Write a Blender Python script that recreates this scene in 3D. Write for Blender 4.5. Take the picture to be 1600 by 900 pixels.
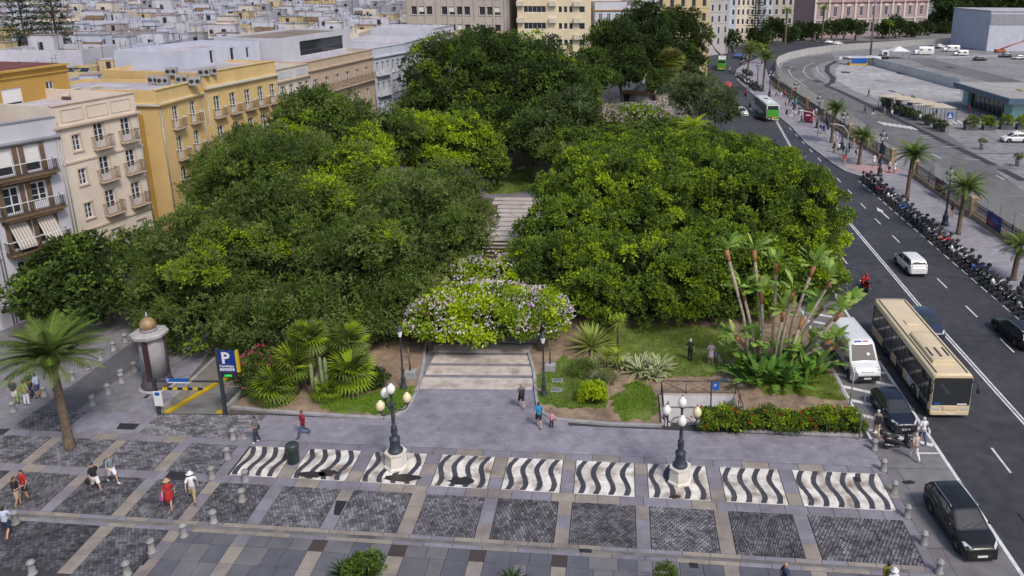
import bpy, bmesh, math, random
import numpy as np
from mathutils import Vector, Matrix
# ---------------------------------------------------------------- scene reset
for o in list(bpy.data.objects): bpy.data.objects.remove(o)
SC = bpy.context.scene
COL = SC.collection
random.seed(7); RNG = np.random.default_rng(7)
# ---------------------------------------------------------------- camera (photo 1600x900, off-centre crop)
F, PITCH, ROLL, CX, CY, H = 1210.6, .2717, .0088, 967.5, 298.5, 27.0
_cp, _sp, _c, _s = math.cos(PITCH), math.sin(PITCH), math.cos(ROLL), math.sin(ROLL)
FW = np.array([0, _cp, -_sp]); _r0 = np.array([1., 0, 0]); _u0 = np.array([0, _sp, _cp])
RT = _c*_r0 + _s*_u0; UP = -_s*_r0 + _c*_u0
cam = bpy.data.cameras.new('camera'); camo = bpy.data.objects.new('camera', cam); COL.objects.link(camo)
cam.sensor_fit = 'HORIZONTAL'; cam.sensor_width = 36; cam.lens = 36*F/1600
cam.shift_x = -(CX-800)/1600; cam.shift_y = -(450-CY)/1600
cam.clip_start = .5; cam.clip_end = 3000
_m = Matrix.Identity(4)
for i in range(3): _m[i][0], _m[i][1], _m[i][2] = RT[i], UP[i], -FW[i]
_m[2][3] = H
camo.matrix_world = _m
SC.camera = camo
SC.render.resolution_x, SC.render.resolution_y = 1024, 576
# ---------------------------------------------------------------- light: bright overcast
SUN_EL, SUN_AZ = 50, 142      # degrees; azimuth clockwise from +Y (high, behind the viewer and to the right)
w = bpy.data.worlds.new('World'); SC.world = w; w.use_nodes = True
_nt = w.node_tree; _nt.nodes.clear()
_o = _nt.nodes.new('ShaderNodeOutputWorld'); _b = _nt.nodes.new('ShaderNodeBackground'); _k = _nt.nodes.new('ShaderNodeTexSky')
_k.sky_type = 'NISHITA'; _k.sun_disc = False; _k.sun_elevation = math.radians(SUN_EL); _k.sun_rotation = math.radians(SUN_AZ)
_k.air_density = 1.0; _k.dust_density = 3.0; _k.ozone_density = 1.0; _k.altitude = 20
_b.inputs['Strength'].default_value = .1
_nt.links.new(_k.outputs[0], _b.inputs[0]); _nt.links.new(_b.outputs[0], _o.inputs[0])
_l = bpy.data.lights.new('sun', 'SUN'); _l.energy = 1.5; _l.angle = math.radians(10); _l.color = (1, .95, .88)
suno = bpy.data.objects.new('sun', _l); COL.objects.link(suno)
_a, _e = math.radians(SUN_AZ), math.radians(SUN_EL)
_d = Vector((math.sin(_a)*math.cos(_e), math.cos(_a)*math.cos(_e), math.sin(_e)))
suno.rotation_euler = _d.to_track_quat('Z', 'Y').to_euler(); suno.location = (0, 0, 60)
SC.view_settings.view_transform = 'Standard'; SC.view_settings.look = 'None'
SC.view_settings.exposure = 0.64; SC.view_settings.gamma = 1
# ---------------------------------------------------------------- pixel -> place
def P(x, y, Z=0.):
    d = FW + RT*(x-CX)/F + UP*(CY-y)/F
    t = (Z-H)/d[2]; return Vector((d[0]*t, d[1]*t, Z))
def PY(x, y, Y):
    d = FW + RT*(x-CX)/F + UP*(CY-y)/F
    t = Y/d[1]; return Vector((d[0]*t, Y, H+d[2]*t))
def mpp(Y, z=0):            # metres per photo pixel at depth
    return (Y*_cp + (H-z)*_sp)/F
def hgt(base, ytop):        # height of a vertical thing whose foot is at base and top at photo row ytop
    lo, hi = 0., 60.
    for _ in range(40):
        m = (lo+hi)/2; d = np.array([base[0], base[1], m-H]); yy = CY - F*(d@UP)/(d@FW)
        if yy > ytop: lo = m
        else: hi = m
    return lo
# ---------------------------------------------------------------- materials
MATS = {}
def srgb(r, g, b):
    f = lambda c: (c/255/12.92) if c/255 <= .04045 else ((c/255+.055)/1.055)**2.4
    return (f(r), f(g), f(b))
def mat(name, col, rough=.8, metal=0, var=.12, scale=3., bump=0., spec=.5, dirt=0., dirtcol=(.05, .045, .04), emit=None, bscale=None, alpha=None, streak=False, dlo=.5):
    """procedural surface: base colour broken by two noises, optional dirt patches and fine bump"""
    if name in MATS: return MATS[name]
    m = bpy.data.materials.new(name); m.use_nodes = True; MATS[name] = m
    nt = m.node_tree; N = nt.nodes; L = nt.links; N.clear()
    out = N.new('ShaderNodeOutputMaterial'); bs = N.new('ShaderNodeBsdfPrincipled'); L.new(bs.outputs[0], out.inputs[0])
    bs.inputs['Roughness'].default_value = rough; bs.inputs['Metallic'].default_value = metal
    bs.inputs['Specular IOR Level'].default_value = spec
    geo = N.new('ShaderNodeNewGeometry'); src = geo.outputs['Position']
    if streak:
        mp = N.new('ShaderNodeMapping'); mp.inputs['Scale'].default_value = (1, 1, .15); L.new(src, mp.inputs[0]); src2 = mp.outputs[0]
    else: src2 = src
    def noise(s, d=4, sr=None):
        n = N.new('ShaderNodeTexNoise'); n.inputs['Scale'].default_value = s; n.inputs['Detail'].default_value = d; L.new(sr or src, n.inputs['Vector']); return n
    base = N.new('ShaderNodeRGB'); base.outputs[0].default_value = (*col, 1); c = base.outputs[0]
    if var > 0:
        for sc, am in ((scale, var), (scale*.13, var*.8)):
            n = noise(sc); r = N.new('ShaderNodeMapRange'); r.inputs[1].default_value = .3; r.inputs[2].default_value = .7
            r.inputs[3].default_value = 1-am; r.inputs[4].default_value = 1+am; L.new(n.outputs[0], r.inputs[0])
            mx = N.new('ShaderNodeMix'); mx.data_type = 'RGBA'; mx.blend_type = 'MULTIPLY'; mx.inputs[0].default_value = 1
            cc = N.new('ShaderNodeCombineColor'); 
            for i in range(3): L.new(r.outputs[0], cc.inputs[i])
            L.new(c, mx.inputs[6]); L.new(cc.outputs[0], mx.inputs[7]); c = mx.outputs[2]
    if dirt > 0:
        n = noise(scale*.45, 8, src2); r = N.new('ShaderNodeMapRange'); r.inputs[1].default_value = dlo; r.inputs[2].default_value = dlo+.28
        r.inputs[3].default_value = 0; r.inputs[4].default_value = dirt; L.new(n.outputs[0], r.inputs[0])
        mx = N.new('ShaderNodeMix'); mx.data_type = 'RGBA'; L.new(r.outputs[0], mx.inputs[0]); L.new(c, mx.inputs[6]); mx.inputs[7].default_value = (*dirtcol, 1); c = mx.outputs[2]
    L.new(c, bs.inputs['Base Color'])
    if bump > 0:
        n = noise(bscale or scale*6, 3); b = N.new('ShaderNodeBump'); b.inputs['Strength'].default_value = bump; b.inputs['Distance'].default_value = .02
        L.new(n.outputs[0], b.inputs['Height']); L.new(b.outputs[0], bs.inputs['Normal'])
    if emit: bs.inputs['Emission Color'].default_value = (*emit[:3], 1); bs.inputs['Emission Strength'].default_value = emit[3]
    return m
def leafmat(name, rough=.55, trans=.25):
    """foliage: colour comes from the face attribute 'tint' (leaf age and kind, plus painted shade on inner crown leaves), a little light passes through"""
    if name in MATS: return MATS[name]
    m = bpy.data.materials.new(name); m.use_nodes = True; MATS[name] = m
    nt = m.node_tree; N = nt.nodes; L = nt.links; N.clear()
    out = N.new('ShaderNodeOutputMaterial'); bs = N.new('ShaderNodeBsdfPrincipled'); tr = N.new('ShaderNodeBsdfTranslucent'); mx = N.new('ShaderNodeMixShader')
    at = N.new('ShaderNodeAttribute'); at.attribute_name = 'tint'
    bs.inputs['Roughness'].default_value = rough; bs.inputs['Specular IOR Level'].default_value = .12
    L.new(at.outputs['Color'], bs.inputs['Base Color']); L.new(at.outputs['Color'], tr.inputs['Color'])
    mx.inputs[0].default_value = trans; L.new(bs.outputs[0], mx.inputs[1]); L.new(tr.outputs[0], mx.inputs[2]); L.new(mx.outputs[0], out.inputs[0])
    return m
def glassmat(name, col, rough=.06):
    return mat(name, col, rough, 0, .06, 1.5, spec=.8)
# ---------------------------------------------------------------- mesh collector
class MB:
    def __init__(s): s.v = []; s.f = []; s.m = []; s.s = []
    def add(s, vs, fs, m=0, sm=False):
        b = len(s.v); s.v += [tuple(p) for p in vs]
        for f in fs: s.f.append(tuple(b+i for i in f)); s.m.append(m); s.s.append(sm)
        return s
    def box(s, c, d, m=0, rz=0, taper=1., tilt=None):
        hx, hy, hz = d[0]/2, d[1]/2, d[2]/2; R = Matrix.Rotation(rz, 3, 'Z')
        if tilt: R = R @ Matrix.Rotation(tilt[1], 3, tilt[0])
        vs = []
        for z, k in ((-hz, 1), (hz, taper)):
            for x, y in ((-hx, -hy), (hx, -hy), (hx, hy), (-hx, hy)): vs.append(R @ Vector((x*k, y*k, z)) + Vector(c))
        return s.add(vs, [(3, 2, 1, 0), (4, 5, 6, 7), (0, 1, 5, 4), (1, 2, 6, 5), (2, 3, 7, 6), (3, 0, 4, 7)], m)
    def bev(s, c, d, b=.02, m=0, rz=0):          # box with chamfered top edges
        hx, hy = d[0]/2, d[1]/2; z0, z1 = -d[2]/2, d[2]/2; R = Matrix.Rotation(rz, 3, 'Z'); vs = []
        for z, k in ((z0, 0), (z1-b, 0), (z1, b)):
            for x, y in ((-hx+k, -hy+k), (hx-k, -hy+k), (hx-k, hy-k), (-hx+k, hy-k)): vs.append(R @ Vector((x, y, z)) + Vector(c))
        fs = [(3, 2, 1, 0), (8, 9, 10, 11)]
        for l in (0, 4): fs += [(l+i, l+(i+1) % 4, l+4+(i+1) % 4, l+4+i) for i in range(4)]
        return s.add(vs, fs, m)
    def prism(s, pts, z0, z1, m=0, bottom=True, mtop=None, b=0):
        n = len(pts)
        ar = sum(pts[i][0]*pts[(i+1) % n][1]-pts[(i+1) % n][0]*pts[i][1] for i in range(n))
        if ar < 0: pts = list(pts)[::-1]
        vs = [(p[0], p[1], z0) for p in pts]+[(p[0], p[1], z1) for p in pts]
        s.add(vs, [(i, (i+1) % n, n+(i+1) % n, n+i) for i in range(n)], m)
        bb = len(s.v)-n; s.f.append(tuple(bb+i for i in range(n))); s.m.append(m if mtop is None else mtop); s.s.append(False)
        if bottom: s.f.append(tuple(bb-n+i for i in reversed(range(n)))); s.m.append(m); s.s.append(False)
        return s
    def tube(s, pts, r, n=8, m=0, cap=True, sm=True):
        pts = [Vector(p) for p in pts]; k = len(pts); rr = r if isinstance(r, (list, tuple)) else [r]*k
        vs = []; prev = None
        for i, p in enumerate(pts):
            t = (pts[min(i+1, k-1)]-pts[max(i-1, 0)])
            t = t.normalized() if t.length > 1e-9 else Vector((0, 0, 1))
            u = (prev - t*prev.dot(t)) if prev is not None else t.cross(Vector((0, 1, 0)) if abs(t.y) < .9 else Vector((1, 0, 0)))
            u.normalize(); prev = u; w_ = t.cross(u)
            for j in range(n):
                a = 2*math.pi*j/n; vs.append(p+(u*math.cos(a)+w_*math.sin(a))*rr[i])
        fs = [(i*n+j, i*n+(j+1) % n, (i+1)*n+(j+1) % n, (i+1)*n+j) for i in range(k-1) for j in range(n)]
        s.add(vs, fs, m, sm)
        if cap:
            b = len(s.v)-len(vs)
            s.f.append(tuple(b+j for j in reversed(range(n)))); s.f.append(tuple(b+(k-1)*n+j for j in range(n))); s.m += [m, m]; s.s += [False, False]
        return s
    def lathe(s, prof, n=12, m=0, c=(0, 0, 0), sm=True, ph=0.):
        vs = [(c[0]+r*math.cos(2*math.pi*j/n+ph), c[1]+r*math.sin(2*math.pi*j/n+ph), c[2]+z) for r, z in prof for j in range(n)]
        k = len(prof)
        s.add(vs, [(i*n+j, i*n+(j+1) % n, (i+1)*n+(j+1) % n, (i+1)*n+j) for i in range(k-1) for j in range(n)], m, sm)
        b = len(s.v)-len(vs)
        s.f.append(tuple(b+j for j in reversed(range(n)))); s.f.append(tuple(b+(k-1)*n+j for j in range(n))); s.m += [m, m]; s.s += [False, False]
        return s
    def ell(s, c, r, n=10, k=6, m=0):
        prof = [(max(1e-3, math.sin(math.pi*i/k)), -math.cos(math.pi*i/k)) for i in range(k+1)]
        vs = [(c[0]+r[0]*q*math.cos(2*math.pi*j/n), c[1]+r[1]*q*math.sin(2*math.pi*j/n), c[2]+r[2]*z) for q, z in prof for j in range(n)]
        return s.add(vs, [(i*n+j, i*n+(j+1) % n, (i+1)*n+(j+1) % n, (i+1)*n+j) for i in range(k) for j in range(n)], m, True)
    def quad(s, a, b, c, d, m=0): return s.add([a, b, c, d], [(0, 1, 2, 3)], m)
    def loft(s, rings, m=0, closed=True, cap=True, sm=True):
        n = len(rings[0]); vs = [p for r in rings for p in r]; q = n if closed else n-1
        s.add(vs, [(i*n+j, i*n+(j+1) % n, (i+1)*n+(j+1) % n, (i+1)*n+j) for i in range(len(rings)-1) for j in range(q)], m, sm)
        if cap and closed:
            b = len(s.v)-len(vs)
            s.f.append(tuple(b+j for j in reversed(range(n)))); s.f.append(tuple(b+len(vs)-n+j for j in range(n))); s.m += [m, m]; s.s += [False, False]
        return s
    def mesh(s, name, mats):
        me = bpy.data.meshes.new(name); me.from_pydata([tuple(p) for p in s.v], [], s.f)
        for x in (mats if isinstance(mats, (list, tuple)) else [mats]): me.materials.append(x)
        me.polygons.foreach_set('material_index', s.m); me.polygons.foreach_set('use_smooth', s.s); me.update()
        return me
    def build(s, name, mats, parent=None, loc=None, rz=None):
        return put(name, s.mesh(name, mats), parent, loc, rz)
def put(name, me, parent=None, loc=None, rz=None):
    o = bpy.data.objects.new(name, me); COL.objects.link(o)
    if parent is not None: o.parent = parent
    if loc is not None: o.location = loc
    if rz is not None: o.rotation_euler = (0, 0, rz)
    return o
LAB = {}
def tag(o, label, cat, group=None):
    o['label'] = label; o['category'] = cat
    if group: o['group'] = group
    return o
def thing(name, label, cat, loc=(0, 0, 0), rz=0., group=None):
    return tag(put(name, None, None, loc, rz), label, cat, group)
def struct(o): o['kind'] = 'structure'; return o
def stuff(o): o['kind'] = 'stuff'; return o
def dup(root, loc=None, rz=None, label=None, group=None, swap=None, scale=None):
    """copy a thing with its parts and sub-parts; mesh data is shared, materials may be swapped per object"""
    def cp(o, par):
        c = o.copy(); COL.objects.link(c); c.parent = par
        if swap and o.type == 'MESH':
            for i, sl in enumerate(c.material_slots):
                mn = o.data.materials[i].name if o.data.materials[i] else None
                if mn in swap: sl.link = 'OBJECT'; sl.material = swap[mn]
        for ch in o.children: cp(ch, c)
        return c
    r = cp(root, None)
    if loc is not None: r.location = loc
    if rz is not None: r.rotation_euler = (0, 0, rz)
    if scale is not None: r.scale = (scale,)*3
    if label: r['label'] = label
    if group: r['group'] = group
    return r
_TXT = {}
def textmesh(txt, size, name='lettering', bold=0.):
    if (txt, size) in _TXT: return _TXT[(txt, size)]
    cu = bpy.data.curves.new(name, 'FONT'); cu.body = txt; cu.size = size; cu.align_x = 'CENTER'; cu.align_y = 'CENTER'; cu.offset = bold; cu.resolution_u = 2; cu.extrude = .004
    o = bpy.data.objects.new(name, cu); COL.objects.link(o); dg = bpy.context.evaluated_depsgraph_get()
    me = bpy.data.meshes.new_from_object(o.evaluated_get(dg)); bpy.data.objects.remove(o); me.materials.clear(); _TXT[(txt, size)] = me
    return me
def text(txt, size, m, parent, loc, normal, up=(0, 0, 1), bold=0., name='lettering'):
    me = textmesh(txt, size, name, bold).copy(); me.materials.append(m)
    o = put(name, me, parent); n = Vector(normal).normalized(); u = Vector(up); x = u.cross(n).normalized(); u = n.cross(x)
    mm = Matrix.Identity(4)
    for i in range(3): mm[i][0], mm[i][1], mm[i][2], mm[i][3] = x[i], u[i], n[i], loc[i]
    o.matrix_local = mm; return o
def leafmesh(name, C, Nn, size, tint, k=5, asp=.38, spread=.9, mat_=None, jit=.5, droop=0.):
    """k diamond-shaped leaves around each point C, fanned about the outward direction Nn"""
    n = len(C); C = np.repeat(C, k, 0); Nn = np.repeat(Nn, k, 0); T = np.repeat(tint, k, 0)
    size = np.repeat(np.broadcast_to(size, (n,)), k)*RNG.uniform(1-jit, 1+jit*.6, n*k)
    d = Nn + RNG.normal(0, spread, (n*k, 3)); d[:, 2] -= droop; d /= np.linalg.norm(d, axis=1)[:, None]+1e-9
    r = RNG.normal(0, 1, (n*k, 3)); sd = np.cross(d, r); sd /= np.linalg.norm(sd, axis=1)[:, None]+1e-9
    L_ = size[:, None]; b = C + RNG.normal(0, .25, (n*k, 3))*L_
    V = np.stack([b, b+d*L_*.5+sd*L_*asp*.5, b+d*L_, b+d*L_*.5-sd*L_*asp*.5], 1).reshape(-1, 3)
    T = T*RNG.uniform(.8, 1.2, (n*k, 1))
    return rawquads(name, V, T, mat_)
def rawquads(name, V, T, mat_):
    nq = len(V)//4; me = bpy.data.meshes.new(name)
    me.vertices.add(len(V)); me.vertices.foreach_set('co', V.astype(np.float32).ravel())
    me.loops.add(nq*4); me.loops.foreach_set('vertex_index', np.arange(nq*4, dtype=np.int32))
    me.polygons.add(nq); me.polygons.foreach_set('loop_start', np.arange(0, nq*4, 4, dtype=np.int32))
    me.update(calc_edges=True)
    if T is not None:
        a = me.attributes.new('tint', 'FLOAT_COLOR', 'FACE'); a.data.foreach_set('color', np.concatenate([np.clip(T, 0, 1), np.ones((nq, 1))], 1).astype(np.float32).ravel())
    if mat_: me.materials.append(mat_)
    return me
for _t in (('SEUR', .62, .012), ('SEUR', .16, .003), ('P', 1.05, .03), ('Canalejas', .24, .004), ('interparking', .15, 0), ('LIBRE', .2, 0), ('P', .3, 0)): textmesh(_t[0], _t[1], 'lettering', _t[2])   # while the scene is still empty (fast)
# ---------------------------------------------------------------- skinned body surfaces (made while the scene is empty)
POSES = {
 'stand': dict(lf=(.0, .11), rf=(.0, -.11), lk=(.03, .1), rk=(.03, -.1), le=(-.05, .27, 1.12), re=(-.05, -.27, 1.12), lh=(.06, .27, .88), rh=(.06, -.27, .88), lift=(0, 0)),
 'walk': dict(lf=(.34, .09), rf=(-.36, -.09), lk=(.22, .09), rk=(-.06, -.09), le=(-.16, .26, 1.13), re=(.12, -.26, 1.13), lh=(-.14, .27, .9), rh=(.3, -.22, .95), lift=(0.0, .07)),
 'hold': dict(lf=(.1, .11), rf=(-.1, -.11), lk=(.08, .1), rk=(-.0, -.1), le=(-.02, .28, 1.12), re=(-.02, -.28, 1.12), lh=(.24, .1, 1.1), rh=(.26, -.06, 1.12), lift=(0, 0))}
def make_body(pose):
    q = POSES[pose]; V, R_, E2 = [], [], []
    def v(p, r): V.append(p); R_.append(r if isinstance(r, tuple) else (r, r)); return len(V)-1
    def e(*c):
        for a, b in zip(c, c[1:]): E2.append((a, b))
    pel = v((0, 0, .95), (.15, .12)); wa = v((0, 0, 1.1), (.14, .11)); ch = v((0, 0, 1.3), (.165, .12)); sh = v((0, 0, 1.43), (.12, .09)); ne = v((0, 0, 1.52), .055); he = v((.015, 0, 1.6), (.075, .085)); ht = v((.01, 0, 1.69), (.075, .085)); tp = v((0, 0, 1.745), (.04, .045)); e(pel, wa, ch, sh, ne, he, ht, tp)
    seg = []
    for s, f, k, el, ha, lf in ((1, q['lf'], q['lk'], q['le'], q['lh'], q['lift'][0]), (-1, q['rf'], q['rk'], q['re'], q['rh'], q['lift'][1])):
        hp = v((0, s*.09, .88), .095); kn = v((k[0], k[1], .5), .06); mc = v(((k[0]+f[0])/2-.02, f[1], .32+lf), .057); an = v((f[0]-.03, f[1], .09+lf), .04); hl_ = v((f[0]+.04, f[1], .045+lf), (.045, .035)); to = v((f[0]+.15, f[1]+s*.015, .035+lf), (.038, .028)); e(pel, hp, kn, mc, an, hl_, to)
        so = v((0, s*.17, 1.42), .058); eb = v(el, .04); wr = v(ha, .028); pm = v((ha[0]+(ha[0]-el[0])*.22+.01, ha[1], ha[2]+(ha[2]-el[2])*.28), (.035, .022)); e(sh, so, eb, wr, pm)
    me = bpy.data.meshes.new('body'); me.from_pydata(V, E2, []); ob = bpy.data.objects.new('body', me); COL.objects.link(ob)
    md = ob.modifiers.new('skin', 'SKIN'); md.use_smooth_shade = True; sv = me.skin_vertices[0].data
    for i, r in enumerate(R_): sv[i].radius = r; sv[i].use_root = (i == 0)
    ob.modifiers.new('sub', 'SUBSURF').levels = 1; ob.modifiers['sub'].render_levels = 1
    dg = bpy.context.evaluated_depsgraph_get(); dg.update(); m2 = bpy.data.meshes.new_from_object(ob.evaluated_get(dg)); bpy.data.objects.remove(ob)
    vs = [tuple(x.co) for x in m2.vertices]; fs = [tuple(p.vertices) for p in m2.polygons]; nr = [tuple(x.normal) for x in m2.vertices]; bpy.data.meshes.remove(m2)
    return vs, fs, nr
BODY = {k: make_body(k) for k in POSES}
# ================================================================ GROUND
M_asph = mat('asphalt', (.05, .048, .057), .6, 0, .25, 1.2, .35, spec=.3, dirt=.35, dirtcol=(.03, .03, .034), bscale=40)
M_land = mat('land', (.16, .15, .145), .9, 0, .2, .4)
M_paint = mat('road_paint', (.62, .62, .62), .7, 0, .15, 4, dirt=.5, dirtcol=(.12, .12, .13))
M_joint = mat('joint_mortar', (.04, .037, .042), .95, 0, .2, 3)
M_soil = mat('soil', (.25, .18, .125), .95, 0, .28, 1.6, .5, dirt=.5, dirtcol=(.07, .05, .035))
M_lawn = mat('lawn_ground', (.12, .165, .03), .95, 0, .35, 1.4, .6, dirt=.7, dirtcol=(.13, .1, .05))
M_kerb = mat('kerb_stone', (.3, .29, .3), .75, 0, .14, 2, .2, dirt=.3)
def tilemat(name, col, bw, bh, mort=.012, rz=0, rough=.7, var=.15, dirt=.3, mcol=.55):
    """small paving with joints too fine to build: brick texture on world position"""
    if name in MATS: return MATS[name]
    m = mat(name, col, rough, 0, var, 1.3, dirt=dirt); nt = m.node_tree; N, L = nt.nodes, nt.links
    bs = [n for n in N if n.type == 'BSDF_PRINCIPLED'][0]; src = bs.inputs['Base Color'].links[0].from_socket
    geo = [n for n in N if n.type == 'NEW_GEOMETRY'][0]
    mp = N.new('ShaderNodeMapping'); mp.inputs['Rotation'].default_value = (0, 0, rz); L.new(geo.outputs['Position'], mp.inputs[0])
    br = N.new('ShaderNodeTexBrick'); br.inputs['Scale'].default_value = 1; br.inputs['Brick Width'].default_value = bw; br.inputs['Row Height'].default_value = bh
    br.inputs['Mortar Size'].default_value = mort; br.inputs['Color1'].default_value = (1.08,)*3+(1,); br.inputs['Color2'].default_value = (.9,)*3+(1,); br.inputs['Mortar'].default_value = (mcol,)*3+(1,)
    L.new(mp.outputs[0], br.inputs['Vector'])
    mx = N.new('ShaderNodeMix'); mx.data_type = 'RGBA'; mx.blend_type = 'MULTIPLY'; mx.inputs[0].default_value = 1
    L.new(src, mx.inputs[6]); L.new(br.outputs['Color'], mx.inputs[7]); L.new(mx.outputs[2], bs.inputs['Base Color']); return m
def flat(name, pts, z, m, parent=None):
    b = MB(); n = len(pts); ar = sum(pts[i][0]*pts[(i+1) % n][1]-pts[(i+1) % n][0]*pts[i][1] for i in range(n))
    if ar < 0: pts = list(pts)[::-1]
    b.add([(p[0], p[1], z) for p in pts], [tuple(range(n))]); return b.build(name, m, parent)
def px(*q): return [tuple(P(a, b)[:2]) for a, b in q]
# big sheet with two openings (parking ramp, stairwell)
RAMP = (-28.75, -25.0, 43.45, 58.); STAIR = (3.0, 7.7, 42.75, 45.7)
def sheet_with_holes(b, X0, X1, Y0, Y1, z, holes, m=0):
    xs = sorted({X0, X1} | {h[i] for h in holes for i in (0, 1) if X0 < h[i] < X1}); ys = sorted({Y0, Y1} | {h[i] for h in holes for i in (2, 3) if Y0 < h[i] < Y1})
    for i in range(len(xs)-1):
        for j in range(len(ys)-1):
            cx, cy = (xs[i]+xs[i+1])/2, (ys[j]+ys[j+1])/2
            if any(h[0] < cx < h[1] and h[2] < cy < h[3] for h in holes): continue
            b.quad((xs[i], ys[j], z), (xs[i+1], ys[j], z), (xs[i+1], ys[j+1], z), (xs[i], ys[j+1], z), m)
b = MB(); sheet_with_holes(b, -900, 1200, -60, 2600, -.012, [RAMP, STAIR]); struct(b.build('ground', M_land))
# ---- avenue: asphalt everywhere right of the park and round the far bend
road = struct(flat('road', [(15.25, -20), (35.3, -20), (35.3, 104), (60, 215), (75, 252), (160, 318), (330, 395), (330, 440), (150, 362), (60, 330), (30, 300), (18, 240), (15.25, 120)], 0, M_asph))
def stripe(pts, w, parent=road, name='lane_marking', z=.005, m=M_paint):
    b = MB(); k = len(pts); L_ = []; R_ = []
    for i in range(k):
        a = Vector(pts[max(i-1, 0)][:2]); c = Vector(pts[min(i+1, k-1)][:2]); t = (c-a).normalized(); n = Vector((-t.y, t.x)); p = Vector(pts[i][:2])
        L_.append((*(p+n*w/2), z)); R_.append((*(p-n*w/2), z))
    b.add(L_+R_, [(k+i, k+i+1, i+1, i) for i in range(k-1)]); return b.build(name, m, parent)
stripe([(19.1, -20), (19.1, 62), (19.6, 75), (20.3, 90)], .2)
for dx in (-.11, .13): stripe([(25.62+dx, -20), (25.75+dx, 62), (26.3+dx, 84), (27.0+dx, 105), (28.2+dx, 125), (30.5+dx, 150), (34+dx, 175), (40+dx, 200), (43.5+dx, 214)], .13)
for y in np.arange(28, 140, 6.2):
    stripe([(29.72+max(0, y-84)*.03, y), (29.74+max(0, y-82)*.03, y+2.3)], .13, name='lane_dash')
for y in np.arange(31.5, 135, 6.6):
    if not 45 < y < 63: stripe([(22.35+max(0, y-84)*.025, y), (22.37+max(0, y-82)*.025, y+2.4)], .13, name='lane_dash')
for y in np.arange(58.0, 104, 2.1): stripe([(32.98, y), (32.98, y+1.35)], .12, name='parking_dash')
stripe(px((1265, 137), (1256, 128), (1254, 119), (1258, 110)), .3); 
far_c = px((1172, 106), (1164, 112), (1162, 120), (1166, 130), (1180, 148), (1200, 172)); stripe(far_c, .25)
for a in (((1190, 120), (1194, 126)), ((1200, 133), (1205, 139)), ((1213, 150), (1219, 156)), ((1171, 168), (1176, 174)), ((1226, 166), (1232, 172))): stripe(px(*a), .16, name='lane_dash')
# arrow on the tarmac
b = MB(); ax = 31.4; b.add([(ax-.1, 86, .005), (ax+.1, 86, .005), (ax+.1, 89, .005), (ax-.1, 89, .005)], [(0, 1, 2, 3)]); b.add([(ax-.38, 88.9, .005), (ax+.38, 88.9, .005), (ax, 90.6, .005)], [(0, 1, 2)]); b.build('direction_arrow', M_paint, road)
M_patch = mat('asphalt_patch', (.032, .032, .037), .75, 0, .15, 2)
flat('tarmac_patch', [(29.9, 75.6), (33.2, 75.6), (33.4, 79), (29.8, 79)], .003, M_patch, road)
flat('tarmac_patch', [(19.4, 55.6), (33.5, 55.2), (33.5, 55.7), (19.4, 56.0)], .0035, M_patch, road)
flat('tarmac_patch', [(19.4, 32.6), (22.6, 32.6), (22.4, 34.6), (19.5, 34.7)], .003, M_patch, road)
stripe([(21.0, 20), (21.05, 40), (20.9, 52)], .06, z=.003, m=M_patch, name='tarmac_seam'); stripe([(28, 20), (28.1, 60), (28.0, 80)], .05, z=.003, m=M_patch, name='tarmac_seam')
for y in (47.2, 66.5): b = MB(); b.lathe([(.34, 0), (.34, .004)], 16, 0, (23.9, y, .004)); b.build('manhole_cover', M_patch, road)
# ---- parking bay / hatched apron beside the park
M_bay = tilemat('bay_concrete', (.17, .16, .17), 3.2, 3.2, .03, dirt=.5)
bay = struct(flat('parking_bay', [(15.3, 20), (19.0, 20), (19.0, 62), (15.3, 62)], .004, M_bay))
for i, y in enumerate(np.arange(41.6, 60, 1.75)): stripe([(15.45, y+.7), (18.95, y-.9)], .34, bay, 'hatch_bar', .009)
stripe([(17.6, 39.9), (19.0, 39.9)], .12, bay, 'bay_line', .009); stripe([(15.42, 41.3), (15.42, 61)], .12, bay, 'bay_line', .010)
# ---- plaza
M_slab = [mat('slab_grey', (.215, .203, .238), .62, 0, .14, 1.4, .1, dirt=.35, dirtcol=(.12, .1, .09)), mat('slab_mauve', (.19, .175, .205), .62, 0, .14, 1.4, .1, dirt=.4, dirtcol=(.1, .09, .09)),
          mat('slab_beige', (.27, .235, .2), .65, 0, .16, 1.4, .1, dirt=.45, dirtcol=(.13, .1, .075)), mat('slab_warm', (.24, .205, .19), .65, 0, .16, 1.4, .1, dirt=.4)]
M_dslab = [mat('slab_dark_blue', (.105, .105, .125), .55, 0, .14, 1.2, .1, dirt=.35, dirtcol=(.06, .055, .06)), mat('slab_dark', (.125, .122, .135), .55, 0, .14, 1.2, .1, dirt=.35), mat('slab_brown', (.06, .045, .042), .6, 0, .12, 2), mat('slab_midgrey', (.15, .142, .15), .6, 0, .14, 1.2, dirt=.3)]
plaza = MB(); sheet_with_holes(plaza, -60, 15.3, 8, 44.2, .004, [RAMP, STAIR]); plaza = struct(plaza.build('plaza', M_joint))
nslab = [0]
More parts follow.
